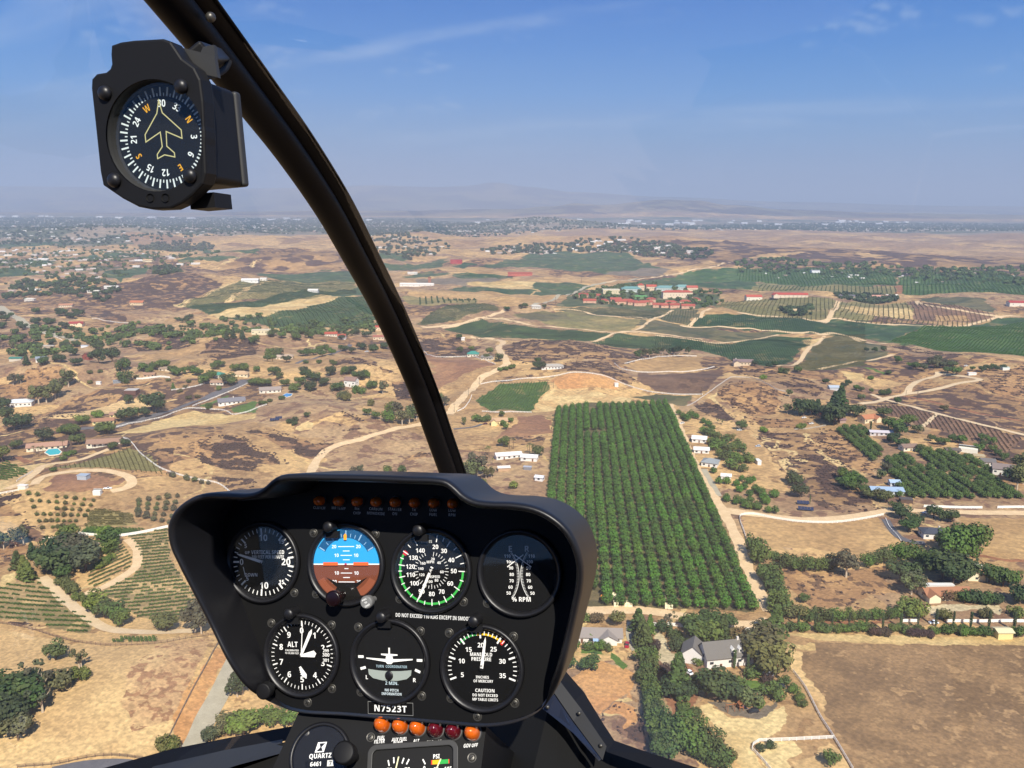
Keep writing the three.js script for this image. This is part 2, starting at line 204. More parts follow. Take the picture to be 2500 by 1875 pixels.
// polygons in the survey's views, later ones on top; ~ marks a trodden track of the given width in metres
const FIELDS = list(`
city Z -900 524 0 524 1250 533 2500 541 3400 545 3400 580 2500 572 1900 565 1400 562 1250 577 1050 577 900 575 800 572 600 575 400 590 200 600 0 607 -900 612
farTan Z 930 577 1100 573 1400 556 1900 560 2500 570 3400 578 3400 660 2500 645 2000 640 1800 622 1600 602 1480 590 1400 600 1300 592 1170 607 1110 607 1060 590
scrubFar Z 1500 590 2000 605 2500 628 3200 640 3200 700 2500 690 2100 665 1800 650 1560 625 1480 604
farTan D 120 720 400 685 560 690 400 700 200 735
farTan D 890 685 1020 685 1180 735 1100 730
farTan A 820 470 1400 470 2212 500 2212 520 1500 560 900 540
vine A 100 660 300 630 380 670 250 700
vine A 700 600 1100 620 1000 640 750 630
vine A 1330 580 1750 570 1730 610 1400 610
vine A 1230 640 1500 620 1620 630 1450 665 1250 660
vine A 420 640 640 615 760 640 520 655
vine A -200 560 300 530 560 540 200 560
vine A -200 720 120 700 330 745 100 760
vineDull A -200 640 80 640 110 690 -200 700
tan A 330 640 480 650 600 670 420 700 390 690
scrubFar A 1470 690 1620 630 1850 605 2212 600 2400 640 2300 720 1700 730 1560 710
scrubDark A 420 880 900 790 1000 760 1280 730 1520 800 1400 870 1190 970 900 920 860 960 620 960 500 900
scrub A 900 690 1200 645 1560 730 1540 760 1300 720 1000 750
scrubDark A 620 1000 770 980 860 1050 700 1060
vine A 1720 740 2212 725 2400 730 2400 800 1850 780
vineTan A 1200 960 1570 810 1880 780 2400 800 2400 870 1900 900 1400 950 1280 970
vine A 1250 965 1700 930 2400 850 2400 880 1750 970 1430 1015
pale A 1430 1015 1750 970 2400 875 2400 900 1800 1030 1500 1045
vine A 1500 1045 1800 1030 2450 890 2560 1106 1900 1106
vine A 680 720 1000 700 900 760 800 800 700 750
vineDull A 380 700 700 690 850 700 600 730
~12 dirt A 1540 935 1880 785
~10 dirt A 1200 965 1400 875 1580 800
~9 dirt A 1460 690 1620 632
~9 dirt A 1700 700 1710 670 1740 650
vine B 250 870 500 820 560 880 300 895
vine B 560 600 800 590 830 640 660 640
vine B 640 680 1090 640 1060 690 680 720
vine B 790 760 980 725 1100 740 960 770
vine B 1110 740 1530 755 1520 775 1130 770
tan B 860 700 1000 700 1380 710 1520 740 1500 755 1190 735
greyField B 880 780 1400 770 1500 800 1180 830 880 800
vine B 1020 855 1180 825 1500 850 1700 860 1640 885 1150 870
vine B 1500 790 2050 820 1850 890 1660 880 1810 840 1500 800
pale B 1190 820 1400 793 1800 842 1690 856 1500 846
tan B 780 860 1640 885 1830 890 1700 950 1440 970 1290 920 900 930
vineTan B 780 905 900 900 1280 915 1280 935 900 955
vineDull B 860 1090 940 1030 1150 950 1320 945 1450 980 1200 1030 1000 1080
vine B 1480 650 1700 590 1900 590 2260 600 2260 740 1900 720 1720 700 1300 700
vine B 1100 690 1200 670 1280 680 1200 705
tan B 1690 780 1900 735 2212 770 2212 800 1900 800
vine C 0 590 650 600 800 690 900 720 500 745 180 710 0 690
greyField C 500 745 750 700 930 715 780 760
tan C 950 710 1200 650 1330 670 1040 735
vineBright C 820 780 1050 735 1330 700 1660 720 2300 745 2300 835 1600 795
vine C 570 810 820 785 1540 800 1480 850 900 830 600 830
vineTan C 1480 850 1560 800 2300 835 2300 890 1500 860
vine C 0 800 400 820 200 880 0 840
lawnDark C 240 900 500 830 1250 880 1280 920 1120 980 150 960
vineDull C 150 970 940 985 800 1050 350 1000
vineDull C 860 1050 940 990 1120 985 1060 1095
vineDull C 0 1010 350 1000 780 1055 760 1090 200 1070
vine C 1090 1090 1150 1030 1450 1015 1700 1060 2000 1070 2212 1050 2300 1150 1100 1120
tan C 1130 980 1230 970 1450 1010 1150 1030
vineTan C 1230 965 1280 930 1900 900 2050 920 1980 1050 1850 1060 1400 1000
vineTan C 2020 1040 2070 930 2300 930 2300 1055
vineBright D 1250 870 2700 890 2700 1050 1280 1010
vineBright D 0 800 330 820 1230 840 1230 940 0 900
vineTan D 180 930 1220 950 1230 1005 150 980
vineTan D 760 1060 1310 1060 1370 1200 720 1190
pale D 790 1105 1230 1110 1370 1150 1370 1200 1000 1170
brownRows D 1320 1060 2020 1190 1800 1220 1520 1215 1370 1200
tan D 1520 1170 1780 1180 1790 1215 1550 1215
vineDull D 1380 1035 1900 1040 2010 1165 1500 1070
redsoil D 1225 940 1270 935 1280 1000 1225 1005
vine D 0 1160 600 1220 720 1195 1150 1240 1500 1250 2020 1185 2500 1190 2500 1300 0 1300
vineDull G 1100 170 2000 180 1880 245 1500 220
vineDull G 1930 190 2260 200 2150 300 1920 250
vineTan G 800 210 1200 190 1800 250 1700 350 1400 340 1000 270
vineDull G 820 205 1200 190 1280 260 1000 262
vineDull G 1740 340 1900 255 2260 320 2260 400
vine G 270 330 550 250 850 300 1550 360 1400 420 850 400 500 380
vine G 1420 430 1620 360 2260 415 2260 490 1900 480 1550 460
scrub G 720 480 920 410 1250 405 1500 450 1750 560 1550 570 1200 550 1050 600 800 590
scrub G 1100 660 1230 570 1500 570 1560 600 1750 720 1700 760 1450 660
brownField G 1780 600 1860 680 2260 660 2260 830 1920 810 1750 720
tan G 1650 600 1900 550 2260 540 2260 650 1760 660
scrubDark G 60 400 400 400 560 460 420 540 250 550 110 500
brownSmooth G 120 520 450 550 650 600 420 680 200 790
scrub G 650 740 700 690 1100 680 900 710
vineBright G 500 880 700 750 1060 730 1080 780 1000 850 940 970 620 965
orange G 1080 720 1150 690 1500 680 1620 730 1600 790 1350 780 1150 790
dirt G 1010 870 1080 790 1400 800 1700 860 1750 900 1300 920 950 970
vineDull G 1700 850 1900 830 2200 840 2120 920 2000 900
brownSmooth G 850 1000 1090 980 1100 1130 700 1160 640 1200
scrub G 700 1180 900 1150 1060 1150 1020 1230 800 1220
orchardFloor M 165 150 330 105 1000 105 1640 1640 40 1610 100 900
vine H 0 390 200 430 600 460 940 400 1270 410 1250 480 1060 620 900 650 400 520 0 500
vine H 300 320 400 230 800 225 1300 285 1700 270 1700 420 1400 385 1180 370 700 330
vineDull H 200 310 640 330 980 385 940 410 620 450 300 410
dirt H 1190 440 1290 420 1350 410 1260 500 1190 560 1240 470
scrub H 480 340 900 345 930 365 620 365
vineDull H 1360 420 1700 380 1700 640 1250 690 1130 650 1240 560
brownField Q 0 290 700 230 760 290 560 400 500 520 0 560
scrub Q 780 210 1250 230 1580 290 1850 370 2080 530 1950 600 1750 560 1280 370 1150 340 860 300
scrubLight Q 600 540 780 400 900 380 1150 400 1530 550 1500 760 1400 830 1100 860 900 800 680 660
scrubDark Q 300 720 520 620 700 750 860 890 800 960 560 870 450 850
scrubLight Q 900 830 1300 900 1700 900 1900 960 1650 1040 1300 1050 1080 1010
scrub Q 1130 1140 1300 1090 1780 1090 2212 1030 2400 1659 1500 1659 1280 1300
dirt Q 480 600 560 560 700 440 760 400 600 540 580 620 720 740 880 860 840 900 640 720
gold Q 1060 1040 1300 1060 1260 1100 1130 1130
tan Q 640 1070 1030 1070 1130 1180 1300 1400 1450 1659 1080 1659 1000 1500 1120 1430 880 1220
~4 dirt Q 1110 1120 1450 1190 1400 1290 1700 1350 1480 1500 1580 1620
~4 dirt Q 1790 1100 1900 1220 2050 1270 1980 1340 2100 1430 2260 1540
~3 dirt Q 1350 1290 1480 1310 1580 1340
vine I 0 280 90 260 600 330 800 330 560 450 200 390 0 370
vineBright I 560 450 900 320 1900 240 1900 600 1100 530 800 480
vineDull I 0 480 200 450 500 470 570 560 300 640 0 680
scrub I 540 480 700 460 870 520 1200 560 1250 610 1150 640 1100 560 700 520
scrubLight I 1250 780 1400 740 1800 620 1800 880 1450 890
~5 redsoil I 660 880 800 905 1000 960 1200 1005 1450 1050 1700 1110
brownRows I 360 980 620 960 950 1040 840 1130 700 1080 500 1020
brownRows I 850 1130 960 1040 1640 1230 1500 1390 1200 1230
pale I 180 680 350 700 370 760 240 750
lawn I 330 650 400 660 540 700 520 710
scrubLight I 0 1140 100 1150 300 1280 450 1450 470 1550 300 1500 0 1330
~4 dirt I 0 1340 130 1430 270 1470 370 1540
scrub E 900 240 1400 140 1500 180 1480 230 1150 260 1050 270
scrubDark E 1300 290 1550 240 1820 320 1600 380 1450 370
scrubDark E 1120 330 1250 310 1450 390 1250 400
scrubDark E 1750 440 1900 330 2300 270 2300 420 1950 490
scrubDark E 820 60 1000 20 1160 130 870 100
scrubDark E 1690 480 1850 470 1870 520 1750 540
scrub E -100 220 250 240 350 300 250 370 -100 380
scrubLight E 250 560 580 530 620 640 400 780 60 800 150 700
scrubDark E 280 1040 600 880 830 880 700 970 420 1060
scrubDark E 1280 1290 1560 1270 1560 1400 1400 1440
scrubDark E 1700 1340 1800 1200 2000 1150 2212 1170 2300 1200 2300 1480 2000 1450
scrub E 1900 1550 2300 1540 2300 1680 2050 1640
pale E 1030 1140 1500 1000 1750 930 2300 960 2300 1000 1800 1060 1300 1130
vineTan E 480 1450 750 1400 1180 1260 1450 1480 1200 1470
brownSmooth E 300 1590 500 1510 800 1490 850 1510 1000 1560 1160 1560 1100 1600 700 1659 420 1659
lawn E 1780 890 2060 790 2050 820 1850 900
lawn E 2080 910 2300 840 2300 950 2100 950
redsoil E 120 1350 200 1340 320 1380 250 1400
dirt E 120 1440 400 1400 480 1420 360 1480 250 1600 0 1659 -100 1640
gold E 350 1000 1000 860 1280 820 1600 830 1300 900 700 1010
scrubDark F -40 1110 160 1070 380 1100 480 1170 720 1270 700 1310 430 1300 330 1350 150 1330 -40 1290
scrubDark F 330 1030 560 1010 650 1040 800 1080 870 1120 1080 1120 960 1250 880 1260 720 1200 520 1090
scrub F 0 1380 330 1440 380 1531 200 1531 100 1450
scrubDark F 0 300 180 250 520 320 400 370 200 420 60 440
scrub F 1030 440 1200 420 1420 450 1430 490 1100 480
scrub F 1450 500 1640 560 1480 560
scrubDark F 1550 620 1780 620 1820 780 1600 770
dirt F 750 1000 800 960 860 950 910 985 880 1025 790 1035
scrub F 1060 985 1100 970 1140 985 1100 995
scrub F 1100 880 1160 850 1240 890 1300 920 1360 960 1300 960 1180 910
scrub F 1120 1020 1300 1000 1310 1010 1200 1040
scrubLight F 1640 1250 1900 1180 2000 1220 1700 1270
dirt F 720 1320 780 1250 830 1300 800 1340
vineSoil J 1250 680 1700 590 1720 900 1950 1240 2000 1400 1930 1530 1540 1500 1380 1480 1300 1380 1200 1300 1000 1230 1310 1080 1400 1000 1440 900 1400 790 1330 700
vineSoil J -200 1210 200 1130 400 1090 560 1250 760 1430 930 1540 880 1650 500 1590 460 1540 -200 1480
vineTan J 870 540 900 400 1050 380 1330 440 1380 540 870 570
vine J 810 620 880 580 1480 590 1400 620 1170 640
scrubDark J -100 250 200 200 240 380 270 450 -100 470
scrubDark J 280 470 370 570 460 700 340 720 200 560
scrubDark J -100 1510 460 1550 470 1580 380 1600 200 1590
scrubLight J -100 760 360 740 400 800 180 900 -100 1040
gold K -300 180 700 370 1000 410 2080 330 1900 700 1690 1270 1600 1700 -300 1700
gold K -300 330 500 420 800 700 600 1050 300 1350 -300 1500
tuft K 1330 560 1500 470 2080 350 1900 700 1760 980 1700 1130 1280 1270 1250 1230 1300 950 1300 850
orange K 1690 1270 1850 850 1950 690 2140 420 2260 470 2130 720 1960 1060 1800 1400 1650 1500
sand J 0 1080 150 1010 180 1130 0 1190
scrub N 560 60 800 0 1000 0 1000 100 1100 170 1200 280 900 300 740 250 660 180
tan N 220 540 180 330 260 320 600 380 1150 340 1220 420 1330 510 1030 620 700 560
scrubLight N 360 650 700 740 1150 690 1240 680 1250 790 1340 900 1000 1000 700 990 560 900 450 760
tan N 1750 340 2400 340 2400 640 1900 640 1880 560 1850 420
~4 redsoil N 1890 610 2100 645 2400 652
brownField2 O 600 370 1050 390 1500 390 2600 400 2600 1400 900 1400 720 1020 600 760 560 450
gold O 365 310 600 380 640 700 740 800 730 1000 430 600 360 450
pale O 365 300 1000 315 2600 335 2600 398 1500 388 1050 385 600 350
gold O 160 1150 740 1110 900 1400 240 1400
concrete N 1500 970 1700 960 2050 970 2050 1040 1880 990 1680 1010 1640 1060 1560 1060
redsoil N 500 1090 900 1080 1150 1080 1300 1090 1000 1110 520 1105
concrete L 1030 470 1080 480 1160 600 1180 680 1300 700 1360 760 1200 800 1100 770 1060 690 1050 560
redsoil L 1030 800 1080 780 1200 800 1330 760 1400 860 1400 1080 1300 1240 1200 1300 1160 1100
sand L 1420 1130 1500 1110 1700 1240 1900 1240 2140 1130 2180 1200 2140 1350 1860 1450 2000 1700 1800 1700 1650 1450
greyField L 1480 1100 1680 1100 1900 1180 2100 1090 2060 1180 1900 1240 1700 1220
lawn L 1720 950 1800 910 1930 915 2000 970 1950 1000 1760 1030
lawn L 1170 500 1260 480 1280 560 1180 550
orange L 320 880 560 740 800 820 900 860 860 980 700 1100 560 1200 430 1000
scrub L 580 1200 750 1090 880 1150 950 1300 960 1450 800 1400 640 1350
scrub L 800 1050 880 940 940 1010 900 1100
lawn L 660 670 740 700 800 800 760 820 700 760
lawn L 420 640 600 650 600 680 420 680
`).map(l => {
  const w = l.split(/\s+/); let track = 0;
  if (w[0][0] === '~') track = +w.shift().slice(1);
  const kind = KIND.indexOf(w[0]); if (kind < 0) throw new Error('soil ' + w[0]);
  return { kind, track, pts: pairs(w.slice(2)).map(([x, y]) => at(w[1], x, y)) };
});
const shapesOnGround = [];
{ // goat paths and wheel tracks wandering over the open slopes
  const q = rng(77);
  for (let n = 0; n < 120; n++) {
    let d = 330 + Math.pow(q(), 1.4) * 1700, x = (q() * 2 - 1) * d * .62, a = q() * 6.28; const w = 1 + q() * 1.8, kind = KIND.indexOf(q() < .7 ? 'pale' : 'dusty');
    if (x > 20 && x < 200 && d < 900) continue;
    for (let k = 0; k < 12 + q() * 20; k++) { a += (q() - .5) * .7; const L = 5 + q() * 5, nx = x + Math.cos(a) * L, nd = d + Math.sin(a) * L, px = -Math.sin(a) * w / 2, pd = Math.cos(a) * w / 2; shapesOnGround.push([kind, [[x + px, d + pd], [nx + px, nd + pd], [nx - px, nd - pd], [x - px, d - pd]]]); x = nx; d = nd; }
  }
}
for (const f of FIELDS) {
  if (!f.track) { shapesOnGround.push([f.kind, f.pts]); continue; }
  for (let i = 0; i + 1 < f.pts.length; i++) {
    const [ax, ad] = f.pts[i], [bx, bd] = f.pts[i + 1], L = Math.hypot(bx - ax, bd - ad) || 1, nx = -(bd - ad) / L * f.track / 2, nd = (bx - ax) / L * f.track / 2, ex = (bx - ax) / L * f.track * .3, ed = (bd - ad) / L * f.track * .3;
    shapesOnGround.push([f.kind, [[ax + nx - ex, ad + nd - ed], [bx + nx + ex, bd + nd + ed], [bx - nx + ex, bd - nd + ed], [ax - nx - ex, ad - nd - ed]]]);
  }
}
const GRASS = KIND.indexOf('grass'), SCRUB = KIND.indexOf('scrub'), SCRUBL = KIND.indexOf('scrubLight'), DUSTY = KIND.indexOf('dusty');
const lin = (() => { const t = new Float32Array(256); for (let i = 0; i < 256; i++) t[i] = i; return t; })();
function paintTile(x0, x1, d0, d1, W, H, warp, defNear, defFar) {
  const ids = new Uint8Array(W * H), sx = W / (x1 - x0), sd = H / (d1 - d0);
  for (let j = 0; j < H; j++) { const d = d0 + (j + .5) / sd; ids.fill(KIND.indexOf(d > 12500 ? 'mountain' : d > 4300 ? defFar : defNear), j * W, j * W + W); }
  for (const [kind, pts] of shapesOnGround) {
    const P = pts.map(([x, d]) => [(x - x0) * sx, (d - d0) * sd]);
    let lo = Infinity, hi = -Infinity, lx = Infinity, hx = -Infinity; for (const [u, v] of P) { lo = Math.min(lo, v); hi = Math.max(hi, v); lx = Math.min(lx, u); hx = Math.max(hx, u); }
    if (hi < 0 || lo > H || hx < 0 || lx > W) continue;
    for (let j = Math.max(0, Math.floor(lo)); j <= Math.min(H - 1, Math.ceil(hi)); j++) {
      const y = j + .5, xs = [];
      for (let i = 0, k = P.length - 1; i < P.length; k = i++) { const [ax, ay] = P[k], [bx, by] = P[i]; if ((ay <= y) !== (by <= y)) xs.push(ax + (y - ay) / (by - ay) * (bx - ax)); }
      xs.sort((a, b) => a - b);
      for (let i = 0; i + 1 < xs.length; i += 2) { const a = Math.max(0, Math.round(xs[i])), b = Math.min(W, Math.round(xs[i + 1])); if (b > a) ids.fill(kind, j * W + a, j * W + b); }
    }
  }
  const ragged = KIND.map(k => /^scrub|^brownSmooth|^gold/.test(k)), out = new Uint8Array(W * H * 4), S = KIND.map(k => SOIL[k]);
  for (let j = 0; j < H; j++) {
    const d = d0 + (j + .5) / sd;
    for (let i = 0; i < W; i++) {
      const x = x0 + (i + .5) / sx;
      const w1 = N(x / (warp * 5), d / (warp * 5) + 3.3) - .5, w2 = N(x / (warp * 5) + 7.7, d / (warp * 5)) - .5;
      const ii = clamp(Math.round(i + w1 * warp * 2.4 * sx), 0, W - 1), jj = clamp(Math.round(j + w2 * warp * 2.4 * sd), 0, H - 1);
      let id = ids[jj * W + ii];
      if (ragged[id] || ragged[ids[j * W + i]]) {        // brush thins out raggedly towards its edges
        const e1 = N(x / 34 + 2.1, d / 34) - .5, e2 = N(x / 34, d / 34 + 6.6) - .5, A = Math.max(26, warp * 6);
        id = ids[clamp(Math.round(j + e2 * A * sd), 0, H - 1) * W + clamp(Math.round(i + e1 * A * sx), 0, W - 1)];
      }
      if (id === GRASS && d < 3400) {                   // open land: brush and bare dusty ground come and go
        const p1 = N(x / 210 + 8.8, d / 210 + 1.9), p2 = N(x / 120 + 3.7, d / 120 + 5.5);
        if (p1 > .63 && d > 430) id = p1 > .70 ? SCRUB : SCRUBL; else if (p2 > .60) id = DUSTY;
      }
      const c = S[id];
      let m = N(x / c.s + 11.3, d / c.s), g = N(x / (warp * 1.1) + 1.7, d / (warp * 1.1));
      m = sstep(.25, .75, m);
      let r = lerp(c.a[0], c.b[0], m), gg = lerp(c.a[1], c.b[1], m), b = lerp(c.a[2], c.b[2], m);
      if (c.k) {
        const q = N(x / (c.k[2] * 2) + 4.4, d / (c.k[2] * 2) + 9.1) * .82 + .18 * N(x / 55 + 2.2, d / 55), t = sstep(c.k[1] - .05, c.k[1] + .05, q) * .9;
        r = lerp(r, c.k[0][0], t); gg = lerp(gg, c.k[0][1], t); b = lerp(b, c.k[0][2], t);
      }
      const f = .86 + .28 * g, o = (j * W + i) * 4;
      out[o] = clamp(r * f, 0, 255); out[o + 1] = clamp(gg * f, 0, 255); out[o + 2] = clamp(b * f, 0, 255); out[o + 3] = 255;
    }
  }
  const t = new THREE.DataTexture(out, W, H, THREE.RGBAFormat, THREE.UnsignedByteType);
  t.colorSpace = THREE.SRGBColorSpace; t.magFilter = THREE.LinearFilter; t.minFilter = THREE.LinearFilter; t.needsUpdate = true;
  return t;
}
{
  // one sheet of land: fine mesh near the viewer, coarser towards the mountains; its maps are laid flat on it in metres
  const bands = [[215, 470, 2, 1], [470, 1000, 2, 2], [1000, 2200, 2, 5], [2200, 6500, 2, 12], [6500, 36000, 1, 60]];
  const half = d => .8 * d + 160, COLS = 420, ratio = 1.0085;
  const ds = [];
  for (const [a, b] of bands) { const n = Math.round(Math.log(b / a) / Math.log(ratio)); for (let i = 0; i < n; i++) ds.push(a * Math.pow(b / a, i / n)); }
  ds.push(36000);
  const pos = [], uv = [], idx = [], groups = [], mats = [];
  for (const [a, b, halves, warp] of bands) {
    const rows = ds.filter(d => d >= a - 1e-6 && d <= b + 1e-6), hx = half(b);
    for (let s = 0; s < halves; s++) {
      const c0 = halves === 2 ? (s ? COLS / 2 : 0) : 0, c1 = halves === 2 ? (s ? COLS : COLS / 2) : COLS;
      const x0 = halves === 2 && s ? 0 : -hx, x1 = halves === 2 && !s ? 0 : hx, base = pos.length / 3, w = c1 - c0 + 1, start = idx.length;
      for (const d of rows) for (let c = c0; c <= c1; c++) {
        const x = (c / COLS * 2 - 1) * half(d);
        pos.push(x, hills(x, d), -d); uv.push((x - x0) / (x1 - x0), (d - a) / (b - a));
      }
      for (let r = 0; r + 1 < rows.length; r++) for (let c = 0; c + 1 < w; c++) { const p = base + r * w + c; idx.push(p, p + 1, p + w, p + 1, p + w + 1, p + w); }
      groups.push([start, idx.length - start, mats.length]);
      const W = 2048, H = Math.min(2048, Math.max(512, Math.round(2048 * (b - a) / (x1 - x0) * (b > 2500 ? 1 : 1.6))));
      mats.push(new THREE.MeshStandardMaterial({ map: paintTile(x0, x1, a, b, W, H, warp, 'grass', 'farTan'), roughness: 1 }));
    }
  }
  const g = new THREE.BufferGeometry();
  g.setAttribute('position', new THREE.Float32BufferAttribute(pos, 3)); g.setAttribute('uv', new THREE.Float32BufferAttribute(uv, 2)); g.setIndex(idx);
  // smooth slopes taken from the land itself, so that the seams between the maps do not show
  const nor = new Float32Array(pos.length);
  for (let i = 0; i < pos.length; i += 3) { const x = pos[i], d = -pos[i + 2], e = Math.max(2, d * .004), hx = (hills(x + e, d) - hills(x - e, d)) / (2 * e), hd = (hills(x, d + e) - hills(x, d - e)) / (2 * e), L = Math.hypot(hx, 1, hd); nor[i] = -hx / L; nor[i + 1] = 1 / L; nor[i + 2] = hd / L; }
  g.setAttribute('normal', new THREE.BufferAttribute(nor, 3));
  for (const [s, n, m] of groups) g.addGroup(s, n, m);
  const land = new THREE.Mesh(g, mats); land.name = 'ground'; land.receiveShadow = true; land.castShadow = true; scene.add(land);
  tag(land, 'dry rolling valley floor with tan grass and brown scrub reaching to hazy mountains', 'ground', null, 'structure');
  const rest = solo('ground', new THREE.PlaneGeometry(90000, 90000).rotateX(-Math.PI / 2).translate(0, -30, 0), new THREE.MeshStandardMaterial({ color: new THREE.Color().setRGB(.36, .25, .15), roughness: 1 }), 'dry land beyond the fields on either side', 'ground', null, 'structure');
}
console.log('ground', Math.round(performance.now()));

// ================================================================ roads: ribbons of dirt or asphalt laid on the land
function noiseTex(size, a, b, scale, seed) {
  const d = new Uint8Array(size * size * 4);
  for (let j = 0; j < size; j++) for (let i = 0; i < size; i++) {
    const m = N(i / size * scale + seed, j / size * scale) * .6 + .4 * N(i / size * 32 + seed, j / size * 32), o = (j * size + i) * 4;
    for (let c = 0; c < 3; c++) d[o + c] = lerp(a[c], b[c], m); d[o + 3] = 255;
  }
  const t = new THREE.DataTexture(d, size, size); t.colorSpace = THREE.SRGBColorSpace; t.wrapS = t.wrapT = THREE.RepeatWrapping; t.magFilter = t.minFilter = THREE.LinearFilter; t.needsUpdate = true; return t;
}
const roadMats = {
  dirt: new THREE.MeshStandardMaterial({ map: noiseTex(256, [234, 206, 160], [200, 168, 126], 4, .2), roughness: 1 }),
  pale: new THREE.MeshStandardMaterial({ map: noiseTex(256, [228, 204, 164], [200, 172, 132], 4, .6), roughness: 1 }),
  asphalt: new THREE.MeshStandardMaterial({ map: noiseTex(256, [112, 108, 108], [90, 88, 90], 4, .9), roughness: .9 }),
  concrete: new THREE.MeshStandardMaterial({ map: noiseTex(256, [186, 176, 150], [160, 150, 126], 4, .4), roughness: .95 }),
};
function curve2(pts, step) {                             // smooth line through the points, [x, d] every step metres
  if (pts.length === 2) { const L = Math.hypot(pts[1][0] - pts[0][0], pts[1][1] - pts[0][1]), n = Math.max(2, Math.round(L / step)); return Array.from({ length: n + 1 }, (_, i) => [lerp(pts[0][0], pts[1][0], i / n), lerp(pts[0][1], pts[1][1], i / n)]); }
  const c = new THREE.CatmullRomCurve3(pts.map(([x, d]) => new THREE.Vector3(x, 0, d)), false, 'centripetal'), n = Math.max(4, Math.round(c.getLength() / step));
  return c.getSpacedPoints(n).map(v => [v.x, v.z]);
}
function ribbon(view, flat, width, mat, label, name = 'dirt_road') {
  const pts = pairs(flat).map(([x, y]) => at(view, x, y)), far = pts[0][1], line = curve2(pts, Math.max(2.5, far * .005)), pos = [], uv = [], idx = [];
  const lift = .12 + far * .00016; let run = 0;
  line.forEach(([x, d], i) => {
    const [ax, ad] = line[Math.max(0, i - 1)], [bx, bd] = line[Math.min(line.length - 1, i + 1)], L = Math.hypot(bx - ax, bd - ad) || 1, nx = -(bd - ad) / L, nd = (bx - ax) / L;
    if (i) run += Math.hypot(x - line[i - 1][0], d - line[i - 1][1]);
    const rag = mat === 'asphalt' || mat === 'concrete' ? .02 : .22;
    for (let k = 0; k < 5; k++) {
      const s = (k / 4 - .5) * width * (1 + rag * (k === 0 || k === 4 ? (N(run / 9 + k * 3.1, far) - .5) * 2 : 0)), px = x + nx * s, pd = d + nd * s;
      pos.push(px, hills(px, pd) + lift, -pd); uv.push(s / 12 + .5, run / 12);
    }
    if (i) for (let k = 0; k < 4; k++) { const p = (i - 1) * 5 + k; idx.push(p, p + 1, p + 5, p + 1, p + 6, p + 5); }
  });
  const g = new THREE.BufferGeometry(); g.setAttribute('position', new THREE.Float32BufferAttribute(pos, 3)); g.setAttribute('uv', new THREE.Float32BufferAttribute(uv, 2)); g.setIndex(idx); g.computeVertexNormals();
  return solo(name, g, roadMats[mat], label, 'road', null, 'structure');
}
